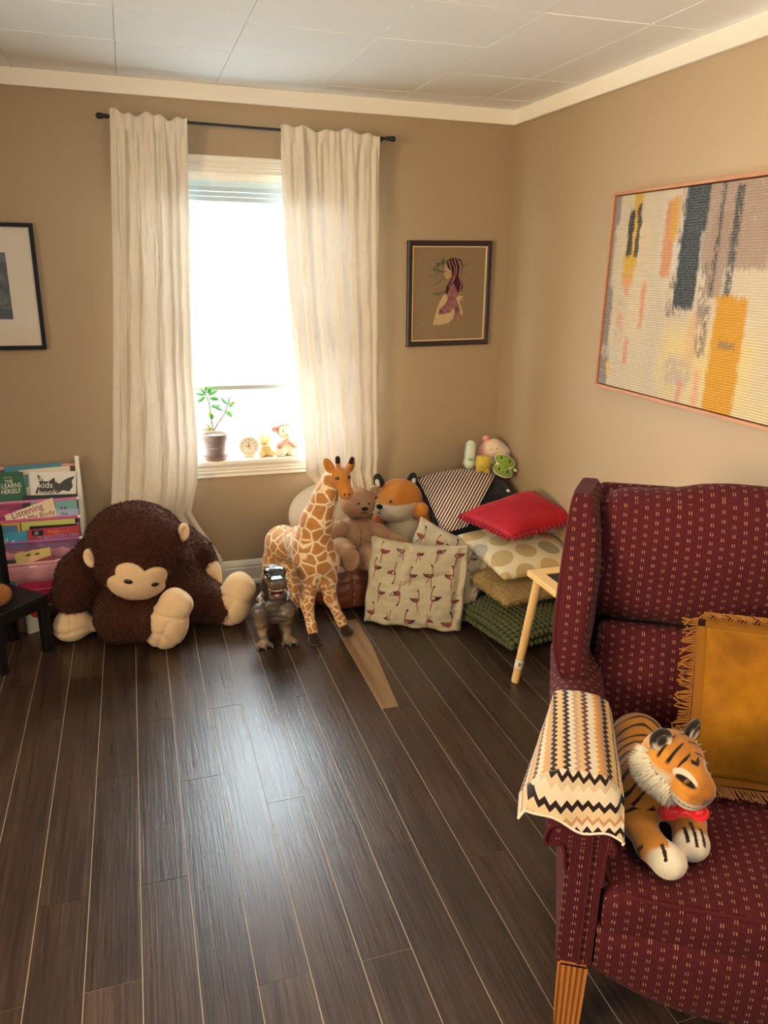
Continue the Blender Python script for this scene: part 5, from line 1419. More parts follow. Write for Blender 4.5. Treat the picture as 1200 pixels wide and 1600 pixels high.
# ---- patterned pillows
def bird_prints(nx, ny, rg):
    """standing long-legged birds as polygons in cushion metres: (poly, tone)"""
    out = []
    for i in range(nx):
        for j in range(ny):
            cx = (-.5+(i+.5+.25*(j % 2)-.12+rg.uniform(-.12, .12))/nx); cy = (-.5+(j+.5+rg.uniform(-.15, .15))/ny); s = rg.uniform(1.8, 2.7); fl = rg.choice((-1, 1)); up = rg.random() < .7
            T = lambda pts: [(cx+fl*x*s, cy+(1 if up else -1)*y*s) for x, y in pts]
            out.append((T([(-.014, .004), (-.004, .012), (.012, .010), (.028, .004), (.018, -.006), (.0, -.012), (-.010, -.006)]), 0))
            out.append((T([(.004, .008), (.032, .012), (.024, -.002), (.008, -.008)]), 1))
            out.append((T([(-.013, .006), (-.009, .004), (-.008, .030), (-.003, .046), (-.007, .050), (-.012, .032)]), 0))
            out.append((T([(-.008, .044), (-.002, .046), (.003, .052), (-.001, .055), (-.008, .051)]), 1))
            out.append((T([(-.006, -.008), (-.002, -.010), (-.008, -.055), (-.011, -.055)]), 0))
            if rg.random() < .5: out.append((T([(.002, -.008), (.005, -.010), (.014, -.032), (.010, -.033)]), 2))
    return out
def bird_pillow(lab, TL, TR, BL, BR, th, seed, fold, prints):
    base = mat('oat_linen', '#a89d86', .92, .1, .1, bump=(380, .3, .001), var=(16, .05))
    inks = [mat('dusty_rose_ink', '#743f3b', .9, .1), mat('slate_ink', '#37302f', .9, .1), mat('plum_ink', '#553133', .9, .1)]
    n = 70; u = np.linspace(0, 1, n); U, W = np.meshgrid(u, u, indexing='ij')
    TL, TR, BL, BR = (np.asarray(p, float) for p in (TL, TR, BL, BR))
    S = (BL[None, None]*(1-U[..., None])+BR*U[..., None])*(1-W[..., None])+(TL*(1-U[..., None])+TR*U[..., None])*W[..., None]
    nr = nrm(np.cross(BR-BL, TL-BL)); nr = nr if nr[1] < 0 else -nr
    a, c = 2*U-1, 2*W-1
    prof = np.maximum((1-a**2)*(1-c**2), 0)**.42
    P = np.stack([U.ravel()*3, W.ravel()*3, np.full(U.size, seed*1.0)], 1)
    wr = (fbm(P, 1.7, seed, 4)*.016).reshape(U.shape)+fold(U, W)
    edge = np.clip((1-np.maximum(np.abs(a), np.abs(c)))*14, 0, 1)
    ripple = .016*np.sin(U*21+seed)*(W < .5)*(1-edge)+.012*np.sin(W*17+seed)*(1-edge)
    front = S+nr*((th*.62*prof+wr*edge+ripple)[..., None]); back = S-nr*((th*.38*prof)[..., None])+nr*(ripple)[..., None]
    # sag: sides pull in, the bottom hem lies on the floor
    for G in (front, back):
        G[..., 2] += -.022*np.sin(PI*U)*W**3
        G[..., 2] = np.maximum(G[..., 2], .004+.004*(1-edge))
    back[0] = front[0]; back[-1] = front[-1]; back[:, 0] = front[:, 0]; back[:, -1] = front[:, -1]
    v = np.concatenate([front.reshape(-1, 3), back.reshape(-1, 3)]); f = []; m = []
    on = lambda i, j: i in (0, n-1) or j in (0, n-1)
    bi = lambda i, j: (i*n+j) if on(i, j) else n*n+i*n+j
    for i in range(n-1):
        for j in range(n-1):
            f.append((i*n+j, (i+1)*n+j, (i+1)*n+j+1, i*n+j+1)); f.append((bi(i, j), bi(i, j+1), bi(i+1, j+1), bi(i+1, j)))
    m = [0]*len(f)
    fN = np.cross(np.gradient(front, axis=0), np.gradient(front, axis=1)); fN /= np.linalg.norm(fN, axis=-1)[..., None]
    if fN[..., 1].mean() > 0: fN = -fN
    def at2(x, y):
        gx, gy = x*(n-1), y*(n-1); i, j = min(n-2, int(gx)), min(n-2, int(gy)); dx, dy = gx-i, gy-j
        g = lambda G: (G[i, j]*(1-dx)+G[i+1, j]*dx)*(1-dy)+(G[i, j+1]*(1-dx)+G[i+1, j+1]*dx)*dy
        return g(front)+g(fN)*.0012
    wd = np.linalg.norm(BR-BL); ht = np.linalg.norm(TL-BL); extra = []; k = len(v)
    for poly, tone in prints:
        # densify so that the print follows the folds
        pts = []
        for q in range(len(poly)):
            p0, p1 = poly[q], poly[(q+1) % len(poly)]; L = math.hypot(p1[0]-p0[0], p1[1]-p0[1]); st = max(1, int(L/.008))
            pts += [(p0[0]+(p1[0]-p0[0])*s/st, p0[1]+(p1[1]-p0[1])*s/st) for s in range(st)]
        uv = [((x)/wd*.45+.5, (y)/ht*.45+.5) for x, y in pts]
        if any(x < .015 or x > .985 or y < .015 or y > .985 for x, y in uv): continue
        pp = [at2(x, y) for x, y in uv]; extra += pp; f.append(tuple(range(k, k+len(pp)))); m.append(1+tone); k += len(pp)
    v = np.concatenate([v, np.array(extra)]) if extra else v
    ctr = np.array([v[:, 0].mean(), v[:, 1].mean(), v[:, 2].min()])
    me = make_mesh('patterned_pillow', v-ctr, f)
    o = link('patterned_pillow', me, base)
    for k_ in inks: me.materials.append(k_)
    # material per face (validate may drop nothing here)
    if len(me.polygons) == len(m): me.polygons.foreach_set('material_index', np.array(m, np.int32))
    o.location = ctr
    return tag(o, lab, 'pillow', 'flamingo print pillows')
rg = random.Random(14)
pr = [(p, t_) for p, t_ in bird_prints(5, 4, rg)]
pr = [([(x*.45/.45*1.0, y) for x, y in p], t_) for p, t_ in pr]
def scale_prints(pr): return [([(x, y) for x, y in p], t_) for p, t_ in pr]
bird_pillow('oat pillow printed with pink flamingos, the one in front on the floor', aty(581, 836, -.60), aty(734, 851, -.75), V(-.985, -.655, .006), V(-.570, -.895, .006), .10, 3,
            lambda U, W: -.020*np.exp(-((U-.93-.0*W)/.035)**2)*(W > .15)*(W < .97)-.010*np.exp(-((W-.55-.35*(U-.5))/.03)**2)*(U > .3)*(U < .85)+.012*np.exp(-((U-.30-.15*W)/.04)**2)*(W > .5), pr)
rg = random.Random(29)
bird_pillow('oat pillow printed with pink flamingos, the one behind the other, against the cushion pile', aty(657, 806, -.50), aty(779, 860, -.71), V(-.80, -.55, .006), V(-.505, -.815, .02), .09, 8,
            lambda U, W: -.012*np.exp(-((U-.90)/.03)**2)-.010*np.exp(-((W-.72+.3*(U-.5))/.03)**2), bird_prints(5, 4, rg))

# ---- cushions stacked towards the corner
def stack():
    FR = lambda c, e1, e2: (lambda M: M)(np.array([[*nrm(e1), 0], [0, 0, 0, 0], [0, 0, 0, 0], [0, 0, 0, 1]]))
    def frame(c, e1, e2):
        x = nrm(e1); z = nrm(np.cross(x, e2)); y = np.cross(z, x); M = np.eye(4); M[:3, 0] = x; M[:3, 1] = y; M[:3, 2] = z; M[:3, 3] = c; return M
    # green knotted cushion, flat on the floor
    M = frame((-.275, -.925, .072), (.97, .20, 0), (-.16, .97, 0)); W_, T_ = .49, .13
    r = thing('knobbly_cushion', 'olive green cushion covered in woven bobbles, flat on the floor under the pile', 'cushion', (-.285, -.925, 0))
    gm = mat('olive_chenille', '#464a2b', .9, .12, .3, bump=(220, .5, .002), var=(120, .3))
    vv, ff, uu = pillow(W_-.02, W_-.02, T_-.02, 30, .05, .002, 3); part('cover', MB().add(place(vv, M), ff, uu), mat('olive_backing', '#353c22', .9, .1), r, w=True)
    b = MB(); nb = 17; rgx = random.Random(4)
    for sgn in (1, -1):
        for i in range(nb):
            for j in range(nb):
                a, c = -1+2*(i+.5)/nb, -1+2*(j+.5)/nb
                x = W_/2*a*(1-.05*(1-c*c)); y = W_/2*c*(1-.05*(1-a*a)); z = sgn*(T_/2-.012)*max((1-a*a)*(1-c*c), 0)**.42
                if sgn < 0 and abs(a) < .8 and abs(c) < .8: continue
                h = .0148*rgx.uniform(.9, 1.08); b.ell(place(np.array([[x, y, z]]), M)[0], (h, h*.95, h*.85), M[:3, :3], 9, 6)
    o = part('bobbles', b, gm, r, w=True); o['kind'] = 'stuff'
    # tan shaggy cushion
    M = frame((-.245, -.80, .214), (.98, .16, 0), (-.16, .97, .03)); vv, ff, uu = pillow(.45, .46, .105, 30, .05, .004, 7); W = place(vv, M)
    vs, qd, tr = fur_blades(W, np.array(ff), 26000, .011, .0022, (0, -.3, -.6), .4, .7, 3)
    b = MB(); b.add(W, ff); b.add(vs, [*qd.tolist(), *tr.tolist()])
    solo('shaggy_cushion', 'tan shaggy cushion between the green and the dotted ones', 'cushion', b, mat_fur('camel_shag', '#80693f', '#ab9263', 60), sharp=None)
    # dotted cushion
    M = frame((-.215, -.775, .352), (.985, .09, .02), (-.09, .95, .12))
    t = NT('dotted_cotton'); tc = t.n('ShaderNodeTexCoord'); u = t.sep(tc.outputs['UV']); P = .135
    gx = t.math('ADD', t.math('MULTIPLY', u[0], 1/P), 20.33); gy = t.math('ADD', t.math('MULTIPLY', u[1], 1/P), 20.30)
    row = t.math('FLOOR', gy); gx2 = t.math('ADD', gx, t.math('MULTIPLY', t.math('MODULO', row, 2.0), .5)); cx = t.math('SUBTRACT', t.math('FRACT', gx2), .5); cy = t.math('SUBTRACT', t.math('FRACT', gy), .5)
    d = t.math('SQRT', t.math('ADD', t.math('MULTIPLY', cx, cx), t.math('MULTIPLY', cy, cy)))
    wn = t.n('ShaderNodeTexWhiteNoise', noise_dimensions='2D'); t.l(t.comb(t.math('FLOOR', gx2), row), wn.inputs['Vector'])
    dotc = t.ramp(wn.outputs[0], [(0, lin('#a89268')), (.22, lin('#8e8b70')), (.42, lin('#c98872')), (.6, lin('#8fa39a')), (.78, lin('#b39a6b')), (.9, lin('#9a958a'))], 'CONSTANT')
    ring = t.math('MULTIPLY_ADD', t.math('SINE', t.math('MULTIPLY', d, 85.0)), .12, .92)
    c = t.mix(t.math('LESS_THAN', d, .41), lin('#c2b597'), t.mix(1.0, dotc, t.comb(ring, ring, ring), 'MULTIPLY')); nz = t.noise(t.coord('Object'), 350, 2)
    m = t.done(t.bsdf(c, .9, .1, .1, t.bump(nz, .25, .001)))
    vv, ff, uu = pillow(.47, .47, .13, 40, .045, .006, 12); b = MB(); b.add(place(vv, M), ff, uu); solo('dotted_cushion', 'cream cushion with big embroidered dots under the red one', 'cushion', b, m, sharp=None)
    # navy cushion standing in the corner
    nav = mat('navy_cotton', '#171a26', .9, .1, .2, bump=(300, .3, .001), var=(20, .15))
    M = frame((-.287, -.335, .463), (.985, .09, -.02), (-.05, .74, .46)); NV = M.copy()
    vv, ff, uu = pillow(.54, .44, .25, 40, .06, .006, 17, pw=.5); r = thing('navy_cushion', 'big navy buttoned cushion leaning into the room corner', 'cushion', (-.285, -.45, .30))
    co = part('cover', MB().add(place(vv, M), ff, uu), nav, r, w=True, sharp=None)
    def top(x, y, off=0):
        a, c = x/.27, y/.22; z = .125*max((1-a*a)*(1-c*c), 0)**.5; return place(np.array([[x, y, z+off]]), M)[0]
    p = top(.185, -.01, .003); b = MB(); b.lathe([(0, .004), (.008, .004), (.0105, .002), (.0105, 0)][::-1], 20, o=p, R=M[:3, :3]); part('button', b, mat('white_button', '#e8e4dc', .3, .5), r, w=True)
    # striped blanket over it
    t = NT('striped_knit'); tc = t.n('ShaderNodeTexCoord'); u = t.sep(tc.outputs['UV']); s = t.math('FRACT', t.math('MULTIPLY', u[0], 1/.0205))
    c = t.ramp(s, [(0, lin('#e3d6c6')), (.42, lin('#2a1a1f')), (.72, lin('#7d4a45')), (.82, lin('#2a1a1f'))], 'CONSTANT'); m = t.done(t.bsdf(c, .9, .1, .15, t.bump(t.math('SINE', t.math('MULTIPLY', s, 2*PI)), .4, .002)))
    n1, n2 = 70, 60; G = np.zeros((n1, n2, 3)); UV = np.zeros((n1, n2, 2))
    for i in range(n1):
        for j in range(n2):
            a, w_ = i/(n1-1), j/(n2-1)
            # edges bow: the right hem sweeps down towards the viewer
            xl = -.235-.01*math.sin(w_*3); xr = -.135+.375*w_**.95
            x = max(-.262, xr-.50*(1-a)); y = -.215+.395*w_+.02*a
            off = .006+.003*math.sin(a*40)*(1-w_)*.5
            p = top(max(-.262, min(.262, x)), max(-.212, min(.212, y)), off)
            G[i, j] = p; UV[i, j] = (a*.50, w_)
    b = MB(); b.grid(G, UV); o = solo('striped_blanket', 'cream and maroon striped knit blanket thrown over the navy cushion', 'blanket', b, m, sharp=None)
    md = o.modifiers.new('s', 'SOLIDIFY'); md.thickness = .004; md.offset = 1
    # red cushion with bobble trim
    F, L, R_, Bk = V(-.425, -.945, .470), V(-.385, -.555, .478), V(-.025, -.845, .500), atx(847, 767, -.03); e1 = R_-F; e2 = L-F; c = F+.5*(e1+e2)+V(0, 0, .012)
    w1, w2 = np.linalg.norm(e1), np.linalg.norm(e2); M = frame(c, e1, e2)
    vel = NT('red_velvet'); v = vel.coord('Object'); cc = vel.mix(vel.noise(v, 9, 4), lin('#7d0614'), lin('#a30c1e')); vm = vel.done(vel.bsdf(cc, .65, .2, .3, vel.bump(vel.noise(v, 250, 2), .2, .002), sheen_tint=(1, .3, .3)))
    r = thing('red_cushion', 'bright red velvet cushion with a bobble trim on top of the dotted one', 'cushion', c-V(0, 0, .05))
    vv, ff, uu = pillow(w1, w2, .11, 40, .035, .005, 23)
    tw = Bk-(R_+L-F)
    def put(q):
        s_ = np.clip(q[:, 0]/w1+.5, -.1, 1.1); t_ = np.clip(q[:, 1]/w2+.5, -.1, 1.1); return place(q, M)+(s_*t_)[:, None]*tw
    part('cover', MB().add(put(vv), ff, uu), vm, r, w=True, sharp=None)
    pm = plush('red_pompom', '#86101d', .25); k = 0; tpl = None
    for ex, ey in ((0, -1), (-1, 0), (0, 1), (1, 0)):
        for q in range(15):
            s = -1+2*(q+.5)/15; x, y = (ex or s)*w1/2, (ey or s)*w2/2; x *= 1-.035*(1-(y/w2*2)**2); y *= 1-.035*(1-(x/w1*2)**2)
            p = put(np.array([[x+ex*.010, y+ey*.010, -.008]]))[0]
            if tpl is None:
                tb = MB(); tb.ell((0, 0, 0), .0108, None, 12, 8); tpl = make_mesh('pompom', np.concatenate(tb.v), tb.f); tpl.materials.append(pm)
            o = bpy.data.objects.new('pompom', tpl); COL.objects.link(o); o.parent = r; o.location = [float(q_) for q_ in to_local(p[None], r, True)[0]]
    return NV, top
NAVY, navy_top = stack()

def small_plushes():
    black = STITCH
    base = lambda px, py, y: A(px, py, y)
    def face(f, c, Rh, eyes, mouth, parent, er=.0045, st=.0012, sz=1.0, closed=False):
        def on(x, z):
            p = c+Rh@V(x, .15, z); q = p-Rh[:, 1]*np.linspace(0, .2, 400)[:, None]; return q[np.argmax(f(q) < .0008)]
        for x, z in eyes:
            if closed: part('eye', MB().tube([on(x-er*1.4, z-er*.5), on(x, z+er*.3), on(x+er*1.4, z-er*.5)], st, 5), black, parent, w=True)
            else: body('eye', ELL(on(x, z), (er, er*.6, er*1.35), Rh), .0012, EYE, parent, it=1)
        part('mouth_stitch', MB().tube([on(x, z) for x, z in mouth], st, 5), black, parent, w=True)
    # mint pod-shaped plush standing at the left
    y = -.215; c = A(734, 710, y); r = thing('pod_plush', 'slim mint green plush pod with a sleepy face, leftmost on the striped blanket', 'soft toy', c-V(0, 0, .075))
    Rh = basis(nrm((-.15, -.9, .25)), (.12, 0, 1)); ax = Rh[:, 2]
    f = LIMB([c+ax*.048, c+ax*.010, c-ax*.045], [.030, .026, .034], .02); bm = mat_col('pod_velour', .9, .1, .3)
    bo = body('body', f, .0035, bm, r, it=2, col=lambda P: mixc(np.tile(np.array(lin('#cfd3bb')), (len(P), 1)), np.array(lin('#7f9f88')), sstep(-((P-c)@Rh)[:, 1]+((P-c)@Rh)[:, 0]*.55, -.004, .006)))
    face(f, c+ax*.05, Rh, ((-.011, .002), (.012, .0)), ((-.003, -.010), (0, -.012), (.003, -.010)), bo, .0032, .0011, closed=True)
    body('leaf_patch', ELL(c-ax*.03+Rh@V(-.002, .030, 0), (.015, .004, .011), Rh), .002, plush('mint_patch', '#7fae97'), bo, it=1)
    # pink and cream plush at the back
    y = -.15; c = A(769, 705, y); r = thing('dumpling_plush', 'cream and pink plush with a topknot and blushing face behind the yellow one', 'soft toy', c-V(0, 0, .075))
    Rh = basis(nrm((-.25, -.9, .15)), (-.35, 0, 1))
    f = SU([ELL(c, (.078, .060, .068), Rh), ELL(c+Rh@V(-.055, .010, -.030), (.040, .035, .036), Rh)], .03)
    bo = body('body', f, .0045, mat_col('dumpling_velour', .9, .1, .3), r, it=2, col=lambda P: mixc(mixc(np.tile(np.array(lin('#ddc3a5')), (len(P), 1)), np.array(lin('#d79c92')), sstep(((P-c)@Rh)[:, 0], .020, .055)), np.array(lin('#c9b6ac')), sstep(-((P-c)@Rh)[:, 0], .030, .055)))
    face(f, c, Rh, ((-.022, .012), (.012, .018)), ((-.010, -.014), (-.005, -.018), (0, -.014)), bo, .005, .0013, closed=True)
    body('topknot', SU([ELL(c+Rh@V(.012, 0, .078), (.020, .018, .018), Rh), CAP(c+Rh@V(.01, 0, .06), c+Rh@V(.012, 0, .075), .018, .016)], .008), .003, plush('pink_topknot', '#d58f8c'), r)
    body('ear', ELL(c+Rh@V(.082, 0, -.015), (.014, .012, .020), Rh), .003, plush('sage_ear', '#b6bda0'), r)
    body('paw', ELL(c+Rh@V(.020, .055, -.050), (.014, .012, .018), Rh), .003, plush('sage_ear', '#b6bda0'), r)
    # yellow plush in front
    y = -.275; c = A(755, 725, y); r = thing('yellow_plush', 'small round yellow plush with a sleepy face between the mint pod and the green twin', 'soft toy', c-V(0, 0, .045))
    Rh = basis(nrm((-.35, -.88, .0)), (.05, 0, 1)); f = SU([ELL(c, (.044, .042, .042), Rh)]+[ELL(c+Rh@V(.026*math.cos(a), .012*math.sin(a*2), .030+.004*math.sin(3*a)), (.015, .018, .016)) for a in np.linspace(0, 5.4, 6)]+[ELL(c+Rh@V(x, .010, -.034), (.014, .018, .013)) for x in (-.022, .022)], .012)
    bo = body('body', f, .0032, plush('lemon_velour', '#c0a544', .12), r, it=1, disp=lambda P: .0015*fbm(P, 45, 2, 2))
    face(f, c+Rh@V(-.004, 0, -.006), Rh, ((-.018, .0), (.012, .0)), ((-.008, -.008), (-.003, -.012), (.002, -.008)), bo, .003, .0011)
    # green two-lobed plush at the right
    y = -.285; c = A(787, 728, y); r = thing('green_twin_plush', 'bright green two-lobed plush with two frowning faces, rightmost on the striped blanket', 'soft toy', c-V(0, 0, .055))
    Rh = basis(nrm((-.30, -.86, .35)), (.45, 0, 1)); la = c+Rh@V(.006, 0, .026); lb = c+Rh@V(-.004, 0, -.028)
    rim = SU([ELL(la, (.062, .022, .036), Rh), ELL(lb, (.060, .022, .034), Rh)], .012); bo = body('rim', rim, .0035, plush('cream_rim', '#e2dcba', .08), r, it=2)
    f = SU([ELL(la+Rh@V(0, .012, 0), (.055, .021, .030), Rh), ELL(lb+Rh@V(0, .012, 0), (.053, .021, .028), Rh)], .006)
    fo = body('lobes', f, .0032, plush('lime_velour', '#7c963c', .12), r, it=2)
    face(f, la, Rh, ((-.022, .004), (.026, .004)), ((-.006, -.008), (0, -.004), (.006, -.008)), fo, .006, .0013)
    face(f, lb, Rh, ((-.024, .002), (.022, -.002)), ((-.006, -.010), (0, -.006), (.006, -.010)), fo, .006, .0013)
    for q in (c+Rh@V(-.066, 0, .004), c+Rh@V(.064, 0, -.010)): body('arm', ELL(q, (.013, .010, .009), Rh), .0025, plush('pale_lime', '#b4c27a', .1), r, it=1)
small_plushes()

def small_table():
    t = NT('pale_birch'); v = t.coord('Object', (5, 5, 5)); n = t.noise(t.coord('Object', (60, 60, 6)), 1.5, 4); c = t.mix(n, lin('#cfa468'), lin('#e2c08a')); wood = t.done(t.bsdf(c, .4, .35))
    x0, y0, z = -.500, -1.355, .505; w, d, th, fr = .46, .56, .026, .055
    r = thing('play_table', 'small pale wooden play table with a black top panel, half hidden behind the armchair', 'table', (x0+w/2, y0-d/2, 0))
    for nm, lo, hi in (('side_rail', (x0, y0-d, z-th), (x0+fr, y0, z)), ('side_rail', (x0+w-fr, y0-d, z-th), (x0+w, y0, z)), ('end_rail', (x0+fr, y0-fr, z-th), (x0+w-fr, y0, z)), ('end_rail', (x0+fr, y0-d, z-th), (x0+w-fr, y0-d+fr, z))):
        part(nm, MB().box(lo, hi), wood, r, w=True, bevel=.004, smooth=False)
    part('board', MB().box((x0+fr-.004, y0-d+fr-.004, z-.016), (x0+w-fr+.004, y0-fr+.004, z-.006)), mat('blackboard', '#1c1e1f', .6, .3), r, w=True, smooth=False)
    for sx in (0, 1):
        for sy in (0, 1):
            tx, ty = x0+.036+sx*(w-.072), y0-.036-sy*(d-.072); bx, by = tx+(-.058 if sx == 0 else .0), ty+(.020 if sy == 0 else -.02)
            p0, p1 = V(bx, by, 0.001), V(tx, ty, z-th)
            lg = part('leg', MB().tube([p0, p0+(p1-p0)*.01, p1], [.0165, .0175, .0185], 24), wood, r, w=True)
            if sx == 0 and sy == 0:
                a = p0+(p1-p0)*.150; e = p0+(p1-p0)*.225; part('sticker', MB().tube([a, e], [.0184, .0185], 24, caps=False), mat('white_sticker', '#d9d3c8', .5, .3), lg, w=True)
                m_ = (a+e)/2; dv = nrm((CAM-m_)*V(1, 1, 0)+V(.2, 0, 0)); b = MB(); Mq = frame3(m_+dv*.0186, np.cross(V(0, 0, 1), dv), dv)
                flat(b, [(-.006, -.010), (.004, -.006), (.007, .006), (-.004, .010)], Mq, 0, .0006); part('sticker_mark', b, mat('grey_print', '#77706a', .6), lg, w=True, smooth=False)
    o = MB(); o.lathe([(0, 0), (.024, 0), (.026, .002), (.0, .0026)], 24, o=(x0-.022-.008, y0-.016+.012, .0001))
small_table()
# ---------------------------------------------------------------- plush tiger on the chair seat
_th = math.radians(-30); _Rz = np.array(Matrix.Rotation(_th, 3, 'Z')); _O = np.array(CHAIR.location)
def CL(x, y, z): return _O+_Rz@V(x, y, z)
def CLd(x, y, z): return _Rz@V(x, y, z)
def unCL(P): return (P-_O)@_Rz

def tiger():
    CL = lambda x, y, z: _O+_Rz@V(x+.020, y, z)
    r = thing('tiger_plush', 'orange striped plush tiger with a red bow lying on the maroon chair seat', 'soft toy', CL(-.17, -.1, .413), _th)
    m = mat_col('tiger_velour', .85, .12, .35, bump=(180, .4, .003), var=(60, .12))
    OR, DK, WH, DO = (np.array(lin(c)) for c in ('#a8702c', '#18100c', '#c9bfad', '#7c4a1c'))
    # body along the arm, chest forward
    Z0 = .422
    chest = CL(-.190, -.115, Z0+.085); rump = CL(-.195, .085, Z0+.075)
    trunk = SU([ELL(chest, (.066, .072, .082), _Rz), ELL(CL(-.20, -.02, Z0+.072), (.068, .10, .074), _Rz), ELL(rump, (.072, .075, .074), _Rz), ELL(CL(-.175, -.135, Z0+.125), (.056, .055, .06), _Rz)], .05)
    aL = LIMB([CL(-.222, -.125, Z0+.075), CL(-.216, -.19, Z0+.042), CL(-.194, -.250, Z0+.030), CL(-.164, -.285, Z0+.030)], [.042, .037, .031, .034], .02)
    aR = LIMB([CL(-.135, -.120, Z0+.065), CL(-.102, -.165, Z0+.040), CL(-.104, -.200, Z0+.032), CL(-.104, -.222, Z0+.031)], [.038, .034, .031, .034], .02)
    lL = LIMB([CL(-.245, .07, Z0+.05), CL(-.262, .0, Z0+.03)], [.05, .028], .02)
    f = SU([trunk, aL, aR, lL, ELL(CL(-.160, -.292, Z0+.029), (.033, .034, .027), _Rz), ELL(CL(-.105, -.224, Z0+.030), (.032, .033, .027), _Rz)], .025)
    def stripes(s, w, P, thr, sd):
        """dark bands across coordinate s, broken up by noise"""
        q = s+.010*fbm(P, 16, sd, 2); b = np.abs(((q/w) % 1)-.5)*w
        th_ = thr*(.65+.7*vnoise(P, 22, sd+5))
        return sstep(th_-b, -.0012, .0012)
    def col(P):
        q = unCL(P); x, y, z = q.T; x = x-.020; c = mixc(np.tile(OR, (len(P), 1)), DO, .5*sstep(fbm(P, 14, 2, 2), 0, .6))
        # arms stay plainer, with paler paws
        arm = (y < -.165) & (z < Z0+.085)
        tr = stripes(y+.35*np.abs(x+.19)+.25*(z-Z0), .034, P, .0062, 3)*(~arm)*sstep(z, Z0+.012, Z0+.03)
        c = mixc(c, DK, tr)
        ar = stripes(y*.8+x*.3, .052, P, .0040, 9)*arm*((x < -.215)+(z > Z0+.055)*.0)
        c = mixc(c, DK, ar)
        for px, py in ((-.160, -.292), (-.105, -.224)):
            paw = sstep(-(y-py), -.010, .006)*(np.abs(x-px) < .06)*sstep(-y, -(py+.03), -(py+.0)); c = mixc(c, WH, paw)
            for dx in (-.017, .0, .018):
                c = mixc(c, DK, (np.abs(x-px-dx+(y-py)*.15) < .0038)*(y < py+.012+.012*(dx == 0))*(y > py-.026-.006*(dx == 0))*(z > Z0+.022)*1.0)
        bel = sstep(Z0+.03-z, 0, .02)*(~arm); return mixc(c, WH, bel*.5)
    body('body', f, .0028, m, r, col=col, it=2)
    # head turned to the viewer's right
    hc = CL(-.162, -.172, Z0+.208); fw = nrm(CLd(.62, -.76, -.20)); Rh = basis(fw, nrm(CLd(.10, 0, 1))); H = lambda a, b_, c: hc+Rh@V(a, b_, c)
    head = SU([ELL(hc, (.071, .068, .064), Rh), ELL(H(0, .058, -.014), (.040, .048, .036), Rh), ELL(H(-.024, .082, -.022), (.021, .022, .020), Rh), ELL(H(.024, .082, -.022), (.021, .022, .020), Rh), ELL(H(0, .070, -.040), (.030, .030, .018), Rh), ELL(H(0, .075, .004), (.024, .040, .020), Rh)], .028)
    # eyes of the near side at left (a < 0 is the viewer's left)
    eyes = [(-.036, .058, .016), (.036, .058, .016)]
    def hcol(P):
        q = (P-hc)@Rh; a, b_, z = q.T; c = mixc(np.tile(OR, (len(P), 1)), DO, .45*sstep(fbm(P, 20, 4, 2), 0, .6)+.35*sstep(b_, .06, .10)*(z > -.01))
        low = sstep(-z, .018, .030); c = mixc(c, WH, low*sstep(b_, -.03, .0))
        cheek = sstep(np.abs(a), .040, .054)*sstep(-z, -.020, .004)*sstep(.056-b_, 0, .02); c = mixc(c, WH, cheek)
        for ea, eb, ez in eyes:
            d = np.sqrt(((a-ea)/.017)**2+((z-ez-.004)/.0125)**2+((b_-eb)/.05)**2); c = mixc(c, WH, sstep(1.05-d, 0, .25))
            d = np.sqrt(((a-ea)/.014)**2+((z-ez+.002)/.008)**2+((b_-eb)/.05)**2); c = mixc(c, DK, sstep(1.05-d, 0, .3))
        # crown stripes
        top = sstep(z, .024, .034)
        s = b_-.25*np.abs(a); bnd = np.abs(((s/.024) % 1)-.5)*.024; th_ = .0042*(.7+.6*vnoise(P, 30, 6))
        c = mixc(c, DK, sstep(th_-bnd, -.001, .001)*top*(b_ < .045)*sstep(np.abs(a), .004, .010))
        c = mixc(c, DK, (np.abs(z-.040-.3*np.abs(a)) < .003)*(np.abs(a) < .013)*(b_ > .02)*1.0)
        # cheek stripes
        for z0, sl, b0, b1 in ((-.004, .55, -.01, .035), (-.016, .5, .005, .048), (-.026, .35, .02, .060)):
            c = mixc(c, DK, sstep(.0028-np.abs(z-z0+sl*(b_-.02)-.004*fbm(P, 40, 8, 1)), -.001, .001)*(b_ > b0)*(b_ < b1)*(np.abs(a) > .030)*1.0)
        nose = (b_ > .100) & (z > -.022) & (z < -.002) & (np.abs(a) < .018); c = mixc(c, np.array(lin('#5e2d22')), nose*1.0)
        c = mixc(c, DK, (np.abs(z+.032) < .0016)*(b_ > .06)*1.0); c = mixc(c, DK, (np.abs(a) < .0016)*(b_ > .09)*(z < -.02)*(z > -.034)*1.0)
        return c
    ho = body('head', head, .0023, m, r, col=hcol, it=2)
    def on(a, z):
        p = H(a, .2, z); q = p-Rh[:, 1]*np.linspace(0, .25, 500)[:, None]; return q[np.argmax(head(q) < .0005)]
    for a in (-.036, .036):
        p = on(a, .014); eo = body('eye', ELL(p-Rh[:, 1]*.002, (.0095, .006, .0068), Rh), .0016, mat('amber_eye', '#5a3410', .1, .6, coat=.7), ho, it=1)
        body('pupil', ELL(p+Rh[:, 1]*.0025, (.0045, .003, .0048), Rh), .0012, EYE, eo, it=1)
